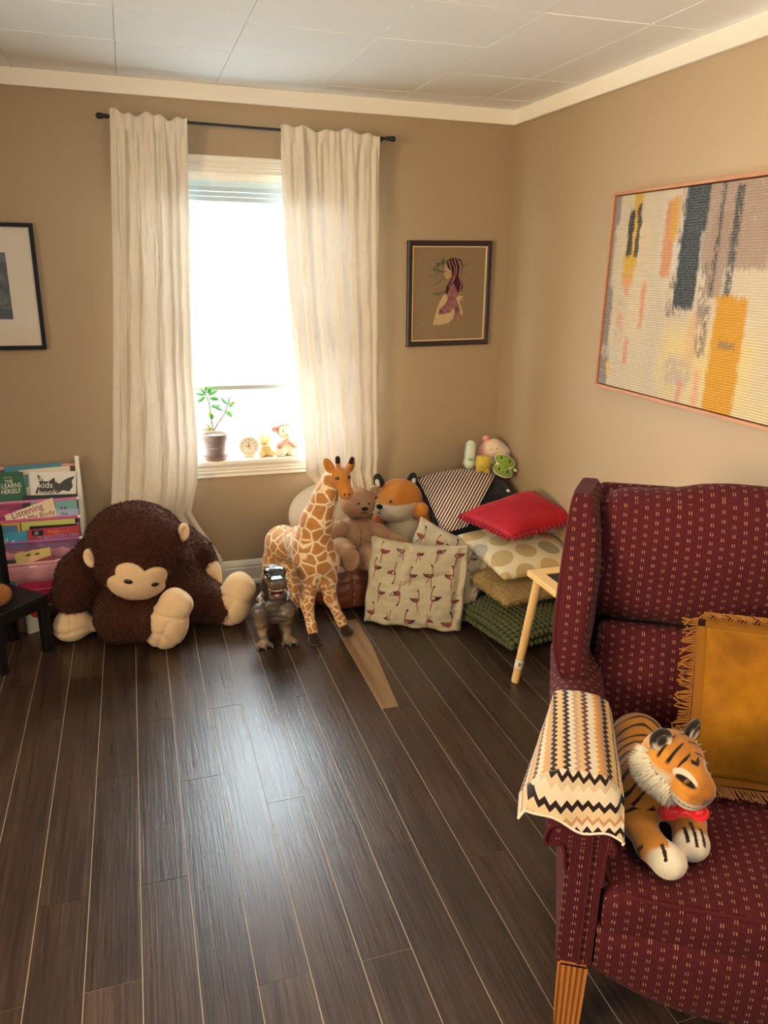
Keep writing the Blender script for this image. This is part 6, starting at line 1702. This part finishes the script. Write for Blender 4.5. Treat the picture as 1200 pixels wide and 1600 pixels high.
    for s in (-1, 1):
        c = H(s*.050, -.012, .060); Re = basis(nrm(Rh@V(s*.25, .95, .1)), nrm(Rh@V(s*.45, -.25, 1)))
        ecol = lambda P, c=c, Re=Re, s=s: mixc(mixc(np.tile(DK, (len(P), 1)), WH, sstep(((P-c)@Re)[:, 1], .004, .009)*sstep(-((P-c)@Re)[:, 2], -.012, .004)), WH, (np.linalg.norm((P-c-Re@V(0, -.010, .010))/1.0, axis=1) < .009)*1.0)
        body('ear', CUT(ELL(c, (.027, .014, .030), Re), ELL(c+Re@V(0, .013, .0), (.018, .010, .021), Re), .004), .0025, m, ho, it=1, col=ecol)
    # white ruff of long pile round the cheeks and chin
    v_, F_ = nets(OFF(head, .001), .006); L_ = ((v_[F_].mean(1)-hc)@Rh)
    rm = lambda p: ((((p-hc)@Rh)[:, 2] < .030)*(((p-hc)@Rh)[:, 2]+.55*((p-hc)@Rh)[:, 1] < .012)*(((p-hc)@Rh)[:, 1] > -.030)*(((p-hc)@Rh)[:, 1] < .055)*(np.abs(((p-hc)@Rh)[:, 0]) > .006))*1.0+1e-9
    vs, qd, tr = fur_blades(v_, F_, 9000, .026, .0016, lambda p: (p-H(0, .06, .02))/np.maximum(np.linalg.norm(p-H(0, .06, .02), axis=1), 1e-6)[:, None]*.8+CLd(0, 0, -.5), .8, .28, 4, mask=rm)
    b = MB(); b.add(vs, [*qd.tolist(), *tr.tolist()]); o = part('ruff', b, plush('white_ruff', '#f0ead8', .08), ho, w=True, sharp=None); o['kind'] = 'stuff'
    wb = MB(); rgx = random.Random(3)
    # red bow at the throat
    sat = mat('red_satin', '#c4101f', .4, .4, .3)
    k = CL(-.132, -.222, Z0+.112); bx = nrm(CLd(.9, -.35, .25)); bz = nrm(CLd(.1, -.5, .8)); Rb = np.stack([bx, nrm(np.cross(bz, bx)), np.cross(bx, nrm(np.cross(bz, bx)))], 1)
    bow = body('bow', SU([ELL(k, (.010, .010, .010)), CAP(k, k+Rb@V(-.034, 0, -.012), .007, .020), CAP(k, k+Rb@V(.036, 0, .004), .007, .018)], .006), .003, sat, r, it=1, disp=lambda P: .002*np.sin(((P-k)@Rb)[:, 2]*380)*sstep(np.linalg.norm(P-k, axis=1), .008, .02))
    body('bow_knot', ELL(k+Rb@V(0, -.004, 0), (.009, .010, .011), Rb), .002, sat, bow, it=1)
    # tail curled along the arm
    tp = [CL(-.20, .130, Z0+.05), CL(-.235, .135, Z0+.03), CL(-.258, .09, Z0+.018), CL(-.262, .03, Z0+.016)]
    tf = LIMB(tp, [.022, .020, .018, .017], .015)
    body('tail', tf, .003, m, r, it=1, col=lambda P: mixc(np.tile(OR, (len(P), 1)), DK, sstep(np.sin(unCL(P)[:, 1]*170+unCL(P)[:, 0]*60), .35, .6)))
tiger()

# ---------------------------------------------------------------- window sill
def sill_things():
    Z = WZ0
    pc = V(-1.597, .012, Z); r = thing('plant_saucer', 'terracotta saucer under the flower pot on the window sill', 'saucer', pc)
    ter = mat('faded_terracotta', '#8d7468', .7, .2, bump=(60, .1, .002), var=(25, .12))
    b = MB(); b.lathe([(0, 0), (.050, 0), (.064, .016), (.066, .018), (.061, .018), (.052, .006), (0, .006)], 40); part('dish', b, ter, r)
    pot = NT('grey_brown_pot'); v = pot.coord('Object'); n = pot.noise(pot.coord('Object', (6, 6, 60), (0, .25, 0)), 1.6, 3, .6, 1.5)
    c = pot.mix(pot.ramp(n, [(.60, (0, 0, 0)), (.66, (1, 1, 1))]), lin('#6f5f5a'), lin('#a89a92')); pm = pot.done(pot.bsdf(c, .5, .3))
    pr = pc+V(0, .0, .0062); r = thing('potted_succulent', 'leggy green succulent in a grey brown pot on the window sill', 'potted plant', pr)
    b = MB(); b.lathe([(0, 0), (.044, 0), (.046, .004), (.060, .098), (.0645, .099), (.068, .128), (.066, .131), (.061, .130), (.058, .112), (0, .112)], 48); part('pot', b, pm, r, sharp=40)
    b = MB(); b.lathe([(.058, .112), (.05, .116), (.03, .119), (0, .120)], 30); part('soil', b, mat('dry_soil', '#9d8f7e', .95, .05, bump=(120, 1, .006), var=(90, .35)), r)
    stem = mat('succulent_stem', '#7d6f5a', .7, .2); leaf = mat('succulent_leaf', '#3f7a1e', .4, .35, var=(30, .25), translucent=.10); pale = mat('succulent_shoot', '#8f8c3a', .5, .3, translucent=.1)
    at0 = lambda px, py, y=.012: aty(px, py, y)-pr
    def stemline(pts, r0, r1):
        P = [at0(*p) for p in pts]; b = MB(); n = len(P); s = np.linspace(0, 1, 14); P = np.array(P); tt = np.linspace(0, 1, n)
        q = np.stack([np.interp(s, tt, P[:, k]) for k in range(3)], 1); b.tube(q, np.linspace(r0, r1, 14), 8); return part('stem', b, stem, r)
    stemline([(333, 673), (330, 655), (327, 630), (322, 617)], .0045, .0028)
    stemline([(334, 673), (340, 662), (352, 645), (356, 630)], .0042, .0026)
    def leafm(p0, p1, w, m_, nm='leaf', up=(0, -.5, 1)):
        p0, p1 = np.asarray(p0), np.asarray(p1); ax = p1-p0; L = np.linalg.norm(ax); R_ = basis(ax, up)
        body(nm, SU([ELL((p0*.42+p1*.58), (w*.5, L*.46, .0034), R_), CAP(p0, p0*.6+p1*.4, .0022, .0026)], .004), .0026, m_, r, w=False, it=1)
    L1 = [((322, 617), (306, 615)), ((322, 616), (313, 608)), ((321, 615), (322, 604)), ((323, 615), (330, 607)), ((324, 618), (339, 610)), ((325, 621), (341, 624)), ((325, 621), (331, 622)), ((321, 619), (309, 628)), ((330, 645), (331, 655)), ((329, 640), (327, 650))]
    L2 = [((356, 632), (346, 622)), ((357, 630), (359, 621)), ((357, 631), (367, 629)), ((356, 633), (363, 634)), ((355, 641), (362, 651)), ((353, 643), (360, 647)), ((349, 642), (333, 635)), ((345, 634), (331, 635))]
    rg = random.Random(6)
    for i, (a, c_) in enumerate(L1+L2):
        y = .012+rg.uniform(-.05, -.005); w = .025 if rg.random() < .7 else .018
        leafm(at0(*a), at0(*c_, y), w, leaf if rg.random() < .85 else pale, up=(rg.uniform(-.5, .5), -.8, .8))
    for a, c_ in (((333, 672), (318, 668)), ((332, 672), (322, 662)), ((331, 673), (316, 672)), ((329, 672), (326, 664))): leafm(at0(*a), at0(*c_, .0), .012, pale)
    for a, m_, e in (((328, 652), (320, 650), (313, 655)), ((338, 664), (347, 655), (354, 662)), ((351, 644), (344, 640), (342, 632)), ((329, 640), (318, 640), (308, 630))):
        b = MB(); b.tube([at0(*a), at0(*m_, -.005), at0(*e, -.015)], .0013, 5); part('leaf_stalk', b, stem, r)
    # small round white clock-like disc
    c = aty(388.5, 699, .03); cd_ = V(c[0], .03, Z); r = thing('round_ornament', 'small round cream dial ornament on the window sill between pot and bear', 'ornament', cd_)
    R_ = [[1, 0, 0], [0, 0, -1], [0, 1, 0]]; zc = .046
    b = MB(); b.lathe([(0, -.012), (.038, -.012), (.0425, -.008), (.0425, .008), (.040, .012), (.036, .012), (.035, .009), (0, .009)], 48, o=(0, 0, zc), R=R_); part('body', b, mat('cream_ceramic', '#dcd0bb', .5, .3), r, sharp=30)
    b = MB(); b.box((-.022, -.014, 0), (.022, .014, .008)); part('base', b, mat('cream_ceramic', '#dcd0bb'), r, bevel=.003, smooth=False)
    b = MB()
    for k in range(12):
        a = 2*PI*k/12; u = V(math.cos(a), 0, math.sin(a)); t = V(-math.sin(a), 0, math.cos(a)); p0, p1 = u*.026, u*.032
        P = [p0-t*.0014, p0+t*.0014, p1+t*.0014, p1-t*.0014]; b.add([q+V(0, -.0096, zc) for q in P]+[q+V(0, -.0088, zc) for q in P], [(0, 1, 2, 3), (4, 7, 6, 5), (0, 4, 5, 1), (1, 5, 6, 2), (2, 6, 7, 3), (3, 7, 4, 0)])
    part('dial_marks', b, mat('grey_brown_mark', '#8a7a66', .7), r, smooth=False)
    b = MB()
    for a, L, w in ((PI*.52, .020, .002), (PI*1.0, .014, .0022), (PI*1.62, .014, .0022)):
        b.tube([(0, -.0102, zc), (L*math.cos(a), -.0102, zc+L*math.sin(a))], [w, w*.5], 6)
    b.ell((0, -.0105, zc), (.0055, .0018, .0055)); part('hands', b, mat('grey_brown_mark', '#8a7a66'), r); r.scale = (1.25,)*3
    # tiny cream bear with a party hat
    c = aty(416, 712, .03); c = V(c[0], .03, Z); r = thing('tiny_bear', 'tiny honey coloured bear with a pointed hat on the window sill', 'soft toy', c)
    hon = mat_fur('honey_plush', '#b5935c', '#d6bb86', 60)
    f = SU([ELL(c+V(0, 0, .026), (.024, .022, .026)), ELL(c+V(-.006, -.006, .062), (.021, .019, .019)), ELL(c+V(-.020, -.018, .012), (.012, .016, .012)), ELL(c+V(.020, -.016, .012), (.012, .016, .012)), ELL(c+V(.012, 0, .079), (.007, .005, .007)), ELL(c+V(-.022, 0, .078), (.007, .005, .007)), ELL(c+V(-.006, -.024, .058), (.010, .009, .008))], .010)
    bo = body('body', f, .003, hon, r, it=1)
    body('hat', CAP(c+V(-.014, .0, .080), c+V(-.020, .004, .108), .010, .002), .0025, mat('cream_felt', '#ddd2bb', .9, .1), r, it=1)
    body('ribbon', ELL(c+V(-.003, -.004, .045), (.020, .020, .005)), .002, mat('white_ribbon', '#e6dfd0', .5, .2), r, it=1)
    for dx in (-.014, .002): body('eye', ELL(c+V(dx, -.0235, .067), (.0022, .002, .0026)), .0011, EYE, bo, it=1)
    r.scale = (1.3,)*3
    # lamb in a pink hood and scarf
    c = aty(447, 711, .035); c = V(c[0], .035, Z); r = thing('lamb_plush', 'cream lamb plush with pink curly hood and bow on the window sill by the curtain', 'soft toy', c)
    cream = plush('lamb_cream', '#ddd6bd', .08); pink = mat_fur('dusty_pink_curls', '#b48077', '#d0a79b', 90); Rh = basis((.08, -.95, -.05), (.12, 0, 1))
    bo = body('body', SU([ELL(c+V(0, .005, .042), (.040, .034, .044)), LIMB([c+V(-.030, -.01, .035), c+V(-.040, -.026, .018)], [.020, .019], .01), LIMB([c+V(.036, -.01, .032), c+V(.048, -.024, .018)], [.020, .018], .01), LIMB([c+V(-.020, -.02, .018), c+V(-.022, -.036, .016)], [.018, .016], .01), LIMB([c+V(.020, -.02, .018), c+V(.020, -.036, .016)], [.018, .016], .01)], .015), .0035, cream, r, it=2)
    hc = c+V(.002, -.008, .112); hd = SU([ELL(hc, (.036, .033, .034), Rh), ELL(hc+Rh@V(.004, .026, -.012), (.020, .016, .015), Rh)], .015); ho = body('head', hd, .0035, cream, r, it=2)
    cut = INT(OFF(ELL(hc, (.038, .035, .036), Rh), .004), SU([HALF(hc+Rh@V(0, .0, .012), Rh@V(0, .55, -.8)), HALF(hc, Rh@V(0, 1, 0))], .004)); body('hood', DISP(cut, lambda P: .0025*np.sin(P[:, 0]*260)*np.sin(P[:, 2]*260+P[:, 1]*200)), .003, pink, ho, it=1)
    for s, q in ((-1, (-.046, -.004, .030)), (1, (.050, -.004, .002))):
        p = hc+Rh@V(*q); body('ear', CUT(ELL(p, (.018, .009, .015), Rh), ELL(p+Rh@V(s*.002, .009, 0), (.011, .006, .009), Rh), .003), .0025, pink, ho, it=1)
    for a in (-.017, .023): body('eye', ELL(hc+Rh@V(a, .029, .004), (.0032, .0028, .0048), Rh), .0013, EYE, ho, it=1)
    body('nose', ELL(hc+Rh@V(.004, .041, -.010), (.005, .004, .004), Rh), .0015, mat('pink_nose', '#c08a84', .7), ho, it=1)
    kn = c+V(.004, -.034, .073); bow = SU([CAP(kn, kn+V(-.036, .004, -.022), .008, .017), CAP(kn, kn+V(.036, .004, -.024), .008, .017)], .008)
    body('bow', DISP(bow, lambda P: .0022*np.sin(P[:, 0]*300)*np.sin(P[:, 2]*300)), .003, pink, r, it=1)
    r.scale = (1.18,)*3
sill_things()

# ---------------------------------------------------------------- book rack, its books, the little black chair
def rack():
    P0 = V(-2.26, -.058, .765); dn = nrm(V(0, -.26, -.765)); X = V(1, 0, 0); N = nrm(np.cross(X, -dn)); N = N if N[1] < 0 else -N
    def onp(px, py, off=0.0):
        p0 = P0+N*off; rr = ray(px, py); return CAM+rr*(np.dot(p0-CAM, N)/np.dot(rr, N))
    r = thing('book_rack', 'white framed rack of pink fabric book slings against the wall, left of the ape', 'bookshelf', V(-2.56, -.19, 0))
    wh = mat('white_rack_paint', '#e2ddd2', .45, .35); W = .62; xr = -2.262; xl = xr-W
    for x in (xr, xl):
        a = V(x, -.050, .775); e = V(x, -.318, 0.001); t = nrm(e-a); o2 = V(0, t[2], -t[1]); b = MB(); hw, d = .010, .017
        vs = [];
        for p in (a, e):
            for sx, sn in ((-1, -1), (1, -1), (1, 1), (-1, 1)): vs.append(p+V(sx*hw, 0, 0)+o2*sn*d)
        vs = np.array(vs); vs[4:, 2] = .0005
        b.add(vs, [(0, 1, 2, 3), (7, 6, 5, 4), (0, 4, 5, 1), (1, 5, 6, 2), (2, 6, 7, 3), (3, 7, 4, 0)]); part('side_post', b, wh, r, w=True, bevel=.003, smooth=False)
        b = MB(); b.box((x-.010, -.075, 0.0005), (x+.010, -.030, .74)); part('rear_post', b, wh, r, w=True, bevel=.003, smooth=False)
    tones = ['#c46a93', '#b9557f', '#b48ab5', '#d4969f', '#c03a63']
    dark = mat('sling_shadow_cloth', '#a25580', .9, .1, .1)
    lips = [783, 812, 846, 880, 922]          # picture rows of the sling fronts
    info = []
    for k, py in enumerate(lips):
        q = onp(60, py, (.045, .056, .067, .074, .082)[k]); z, y = q[2], q[1]; info.append((y, z))
        cl = mat('sling_cloth_%s' % ['rose', 'magenta', 'mauve', 'blush', 'crimson'][k], tones[k], .9, .1, .15, bump=(40, .2, .004), var=(30, .08)); hgt = .105 if k in (2, 3) else .085
        n = 40; G = np.zeros((n, 9, 3)); yb = y+.085
        for i in range(n):
            s = i/(n-1); x = xl+.012+(W-.024)*s; sag = .006*math.sin(PI*s); ru = .003*math.sin(s*60)+.002*math.sin(s*33)
            for j, (dy, dz) in enumerate(((0, 0), (.0, -.02), (.006, -.05), (.020, -.080), (.042, -.092), (.062, -.080), (.075, -.04), (.083, .0), (.085, .05)) if k > 2 else ((0, 0), (.016, -.015), (.040, -.045), (.056, -.070), (.064, -.082), (.072, -.072), (.079, -.04), (.083, .0), (.085, .05))):
                G[i, j] = (x, y+dy*.85+ru*(.3 if j == 0 else 1)*(j < 4), z+dz*hgt/.092-sag*(j < 6))
        b = MB(); b.grid(G); o = part('sling', b, cl, r, w=True, sharp=None); md = o.modifiers.new('s', 'SOLIDIFY'); md.thickness = .0018
        b = MB(); b.tube([(xl, y, z+.001), (xr, y, z+.001)], .0075, 12); part('sling_dowel', b, mat('sling_dowel_%s' % ['rose', 'magenta', 'mauve', 'blush', 'crimson'][k], ['#cf7ba0', '#c0608c', '#9f6ba5', '#dba0a4', '#c4456b'][k], .85, .15), r, w=True)
        b = MB(); b.tube([(xr-.012, y, z+.001), (xr+.002, y, z+.001)], .0085, 12); part('dowel_end', b, wh, r, w=True)
    b = MB(); q = onp(110, 733, .0); b.tube([(xl, -.056, .735), (xr, -.056, .735)], .008, 12); part('top_dowel', b, mat('pink_dowel', '#cf9a98', .6, .2), r, w=True)
    page = mat('page_edges', '#e3dccb', .8, .1)
    def book(nm, lab, corners, off, color, th=.010, name='picture_book'):
        """corners TL, TR, BR, BL in the picture on a plane parallel to the rack"""
        pts = [onp(px, py, off) for px, py in corners]; c = np.mean(pts, 0)
        rt = thing(name, lab, 'book', (c[0], c[1], min(p[2] for p in pts)), 0, 'books in the pink rack')
        m = mat('cover_'+nm, color, .45, .35) if isinstance(color, str) else color
        cb = MB(); pb = MB(); cc = [c+(p-c) for p in pts]; ins = [c+(p-c)*.975 for p in pts]
        f6 = [(3, 2, 1, 0), (4, 5, 6, 7), (0, 1, 5, 4), (1, 2, 6, 5), (2, 3, 7, 6), (3, 0, 4, 7)]
        bt = min(.0016, th*.28); cb.add([p for p in cc]+[p-N*bt for p in cc], f6); cb.add([p-N*(th-bt) for p in cc]+[p-N*th for p in cc], f6)
        # spine joins the two boards on the left
        sp = [cc[0], cc[3]]; d = nrm(cc[1]-cc[0])*.0016; cb.add([sp[0], sp[0]+d, sp[1]+d, sp[1], sp[0]-N*th, sp[0]+d-N*th, sp[1]+d-N*th, sp[1]-N*th], f6)
        co = part('cover', cb, m, rt, w=True, smooth=False); part('pages', pb.add([p-N*bt for p in ins]+[p-N*(th-bt) for p in ins], f6), page, rt, w=True, smooth=False)
        return rt, pts
    def txt(rt, body_, px, py, hpx, m, off, ang=0.0, xs=1.0, nm='lettering'):
        p = onp(px, py, off+.0006); p2 = onp(px+10*math.cos(ang), py-10*math.sin(ang), off+.0006); size = hpx/ppm2(p); M = frame3(p, p2-p, N); return lettering(body_, size, m, rt, M, nm, ext=.0002, xs=xs)
    def ppm2(p): return FPX/float(np.dot(p-CAM, CF))
    def patch(rt, nm, poly, off, m):
        b = MB(); pts = [onp(*q, off+.0003) for q in poly]; pt2 = [onp(*q, off+.0009) for q in poly]; n = len(poly)
        b.add(pt2+pts, [tuple(range(n)), tuple(range(2*n-1, n-1, -1))]+[(i, n+i, n+(i+1) % n, (i+1) % n) for i in range(n)]); return part(nm, b, m, rt, w=True, smooth=False)
    ink = lambda c: mat('ink_'+c.strip('#'), c, .6, .2)
    WHT = ink('#eeeae0'); BLK = ink('#1c1b1d')
    # top row
    book('blue', 'blue picture book standing highest at the back of the rack\'s top row', [(6, 729.5), (96, 722.5), (97, 775), (8, 780)], .0, '#3f7d94', .008)
    rt, _ = book('ivory', 'ivory picture book in the rack\'s top row just in front of the blue one', [(29, 735), (109, 727.5), (112, 775), (33, 780)], .006, '#d6cbb4', .008)
    patch(rt, 'cover_art', [(38, 742), (44, 741), (45, 760), (40, 762)], .006, ink('#5f8c98'))
    rt, _ = book('green', 'green picture book titled LEARNS HERSELF at the left of the top row', [(-22, 739), (35, 737), (43.5, 786), (-16, 790)], .028, '#1f5a3a', .012)
    txt(rt, 'THE', 7, 755, 7.2, WHT, .028, .06, .9); txt(rt, 'LEARNS', 2.5, 763.5, 10.2, WHT, .028, .08, .80); txt(rt, 'HERSELF', 2, 772.3, 10.2, WHT, .028, .08, .74); txt(rt, '1', -4, 764, 13, WHT, .028, .06)
    b = [(5, 746), (19, 745), (19, 746.5), (5, 747.5)]; patch(rt, 'cover_art', b, .028, ink('#b08a4a'))
    rt, _ = book('kids', 'white picture book lettered a kids book over a dark fish silhouette', [(46, 737), (118, 736), (119, 779), (48, 785)], .028, '#dcd9d2', .012)
    patch(rt, 'fish_silhouette', [(58, 741), (65, 746), (68, 752), (76, 752), (85, 746), (86, 752), (93, 756), (100, 750), (106, 747), (117, 743.5), (112, 752), (114, 760), (108, 768), (98, 766), (88, 772), (76, 771.5), (64, 771), (55, 771), (58, 762), (62, 757), (60, 750)], .028, ink('#4a4a4c'))
    txt(rt, 'a', 60, 751.5, 12.5, WHT, .0288, .03, 1.1); txt(rt, 'kids', 59.5, 762.5, 13, WHT, .0288, .03, 1.05); txt(rt, 'book', 59.5, 774, 13, WHT, .0288, .03, 1.05)
    # second row
    o2 = .0495
    book('black', 'large black picture book behind the teal one in the second row', [(36, 774.5), (121, 771.5), (123, 809), (38, 816)], .0475, '#17171a', .003)
    rt, _ = book('teal', 'teal picture book with small brown birds in the second row', [(48, 785), (119.5, 780), (122, 809), (50, 816)], o2, '#6fa0a2', .003)
    for x in (94, 100): patch(rt, 'bird_drawing', [(x, 793), (x+3, 791), (x+4, 794), (x+1, 796)], o2, ink('#5a4a40'))
    rt, _ = book('paleblue', 'pale blue book lettered We in the second row by the white post', [(84, 796.5), (122.5, 794.5), (123, 809), (85, 813)], o2+.002, '#9aa8c2', .003); txt(rt, 'We', 95.5, 805, 6.5, BLK, o2+.002, .04)
    t = NT('cover_listening'); v = t.coord('Object'); c = t.mix(t.ramp(t.sep(v)[0], [(0.0, (0, 0, 0)), (.2, (1, 1, 1))]), lin('#ddcfae'), lin('#d9b9a4')); lm = t.done(t.bsdf(c, .45, .3))
    rt, _ = book('listening', 'cream book titled Listening to My Body, tilted in the second row', [(7, 805.5), (82, 777.5), (90, 806), (11, 818)], o2+.004, lm, .003)
    mg = ink('#8a1f55'); txt(rt, 'Listening', 19.5, 811.5, 15, mg, o2+.004, .33, .90); txt(rt, 'to My Body', 32, 816.5, 11, mg, o2+.004, .25, 1.0)
    # third row
    o3 = .0590
    rt, _ = book('lime', 'yellow green book behind the red one in the third row', [(32, 813.5), (117, 809), (119, 844), (36, 851)], o3, '#b6b858', .003); patch(rt, 'dark_band', [(46, 822.5), (120, 818), (120, 826), (46, 829)], o3, BLK)
    rt, _ = book('orange', 'orange bordered blue book at the left of the third row', [(-20, 818.5), (31, 816), (34, 851), (-16, 855)], o3+.001, '#c98a34', .003); patch(rt, 'cover_picture', [(-18, 822.5), (27, 820.5), (30, 849), (-14, 852)], o3+.001, ink('#4a7296'))
    rt, _ = book('tantrum', 'red book titled Tiger Has a Tantrum in the third row', [(42, 828), (124, 820.5), (126, 844), (44.5, 851)], o3+.004, '#a8202e', .003)
    patch(rt, 'dark_badge', [(49.5, 829.5), (67.5, 828), (68, 836.5), (57, 838), (50, 836.5)], o3+.004, BLK); txt(rt, 'THE', 54, 833, 3, WHT, o3+.0048, .08); txt(rt, 'TINY', 53, 836, 3, WHT, o3+.0048, .08)
    txt(rt, 'TIGER', 74.5, 834, 7, ink('#d98a3a'), o3+.004, .08, .95); txt(rt, 'HAS A', 96, 831.8, 4, ink('#b07a88'), o3+.004, .09); txt(rt, 'TANTRUM', 59, 846, 12.5, ink('#7a86b4'), o3+.004, .09, 1.0)
    rt, _ = book('cyan', 'cyan book with a pale exclamation word at the left of the third row', [(-16, 837), (41.5, 829), (43, 851), (-14, 857)], o3+.005, '#2f8fae', .003); txt(rt, 'p!', 5, 848, 10, ink('#d8dfa8'), o3+.005, .1)
    patch(rt, 'white_bird', [(17, 847), (22, 844), (24, 848), (20, 850)], o3+.005, WHT)
    # fourth row
    o4 = .0685
    rt, _ = book('yellow', 'yellow book with two drawn faces leaning in the fourth row', [(22, 865.5), (78, 854.5), (82, 880), (26, 890)], o4, '#c6ad62', .003)
    for x, y in ((43, 867), (57, 865)): patch(rt, 'drawn_hair', [(x-4, y+2), (x, y-1), (x+5, y-1.5), (x+4, y+1), (x, y+2)], o4, ink('#3a2a22'))
    patch(rt, 'drawn_face', [(45, 873), (50, 869), (58, 869), (61, 876), (46, 880)], o4, ink('#d9a690'))
    book('maroon', 'thin maroon book lying slanted in front of the yellow one', [(36, 883), (83, 866.5), (90, 880), (38, 889)], o4+.0015, '#7e1a28', .0028)
    book('rosewhite', 'thin white book slanted in the fourth row, in front of the maroon one', [(44, 884), (95, 872.5), (97, 878), (46, 888)], o4+.0032, '#dccabc', .0028)
    book('navy', 'navy book at the far left of the fourth row', [(-12, 876.5), (25, 875), (26, 888), (-10, 890)], o4+.001, '#1f2a3c', .003)
    # fifth row
    rt, _ = book('seafoam', 'seafoam book at the left of the lowest visible sling', [(-14, 897), (24, 895), (29, 945), (-10, 950)], .040, '#a9bfae', .010); patch(rt, 'cover_picture', [(14, 900), (23, 899), (26, 918), (16, 920)], .040, ink('#3a6a7c'))
    # two books standing on the floor under the rack
    for lab, c4, col, art in (('cream book with a red circle standing on the floor by the black chair leg', [(41, 967), (66, 958), (68, 984), (45, 991)], '#cfc8ae', True), ('brown and violet book on the floor behind the black chair', [(17, 978), (35, 974), (36, 987), (18, 991)], '#6a4a3a', False)):
        b0 = atz(*c4[3], 0.001); b1 = atz(*c4[2], 0.001); d = nrm(b1-b0); up = V(0, .20, .98); h = .17; wd = np.linalg.norm(b1-b0)*1.25; n_ = nrm(np.cross(d, up)); n_ = n_ if n_[1] < 0 else -n_
        rt = thing('picture_book', lab, 'book', b0, 0, 'books under the rack'); q = [b0, b0+d*wd, b0+d*wd+up*h, b0+up*h]; back = [p-n_*.022 for p in q]
        for p in back[:2]: p[2] = .001
        f6 = [(0, 1, 2, 3), (7, 6, 5, 4), (0, 4, 5, 1), (1, 5, 6, 2), (2, 6, 7, 3), (3, 7, 4, 0)]
        ins = lambda L, k: [np.mean(q, 0)+(p-np.mean(q, 0))*k for p in L]
        mid = [p-n_*.0015 for p in q]; mid2 = [p-n_*.0205 for p in q]
        for p in mid2[:2]: p[2] = .001
        cb = MB(); cb.add(q+mid, f6); cb.add(mid2+back, f6); part('cover', cb, mat('floor_book_'+col[1:], col, .45, .3), rt, w=True, smooth=False); part('pages', MB().add(ins(mid, .985)+ins(mid2, .985), f6), page, rt, w=True, smooth=False)
        if art:
            Mq = frame3(b0+d*wd*.55+up*h*.62, d, n_); b = MB(); flat(b, [(.035*math.cos(a), .040*math.sin(a)) for a in np.linspace(0, 2*PI, 24)[:-1]], Mq, .0002, .0008); part('red_circle', b, ink('#b33a30'), rt, w=True, smooth=False)
rack()

def black_chair():
    bk = mat('black_stained_wood', '#121113', .42, .4, bump=(30, .05, .002)); R_ = atz(77, 931, .275); F_ = atz(-6, 984, .275)
    c = V(-2.585, -.545, 0); e1 = nrm(V(-2.400, -.545, 0)-V(-2.590, -.735, 0)); e2 = V(-e1[1], e1[0], 0)       # e1 along the front edge, e2 to the back
    r = thing('child_chair', 'small black wooden child\'s chair at the picture\'s left edge', 'chair', c); s = .265; hs = s/2
    ctr = V(-2.590, -.735, 0)+e1*hs+e2*hs; Rm = np.stack([e1, e2, V(0, 0, 1)], 1)
    def bx(nm, lo, hi, bev=.004): return part(nm, MB().box(lo, hi, Rm, ctr), bk, r, w=True, bevel=bev, smooth=False)
    bx('seat', (-hs, -hs, .257), (hs, hs, .277)); L = .036
    for sx in (-1, 1):
        bx('leg', (min(sx*hs, sx*(hs-L)), -hs+.004, .0005), (max(sx*hs, sx*(hs-L)), -hs+.004+L, .257), .003)
        bx('back_leg', (min(sx*hs, sx*(hs-L)), hs-L, .0005), (max(sx*hs, sx*(hs-L)), hs, .257), .003)
        bx('back_post', (min(sx*hs, sx*(hs-L)), hs-.024, .277), (max(sx*hs, sx*(hs-L)), hs, .56), .003)
    bx('apron', (-hs+L, -hs+.008, .215), (hs-L, -hs+.024, .257)); bx('apron', (hs-.024, -hs+L, .215), (hs-.008, hs-L, .257)); bx('apron', (-hs+.008, -hs+L, .215), (-hs+.024, hs-L, .257))
    bx('back_rail', (-hs+L, hs-.022, .47), (hs-L, hs-.004, .56)); bx('back_rail', (-hs+L, hs-.022, .36), (hs-L, hs-.004, .41))
    # brown plush on the seat, only its end in the picture
    p = atz(6, 940, .30); b0 = V(p[0]-.035, p[1]+.0, .289); r2 = thing('brown_plush', 'light brown plush resting on the black child\'s chair', 'soft toy', b0)
    f = SU([ELL(b0+V(0, 0, .042), (.062, .052, .042)), ELL(b0+V(.030, -.010, .055), (.036, .034, .036)), ELL(b0+V(-.05, .02, .035), (.05, .04, .035))], .02)
    g = CUT(f, ELL(b0+V(.050, -.055, .050), (.016, .016, .020)), .01); body('body', g, .004, mat_fur('toffee_plush', '#8a5428', '#b27a45', 50), r2, it=2, fur=dict(n=7000, length=.006, width=.0016, comb=(0, 0, -1), cw=.4, rnd=.5, seed=7))
black_chair()
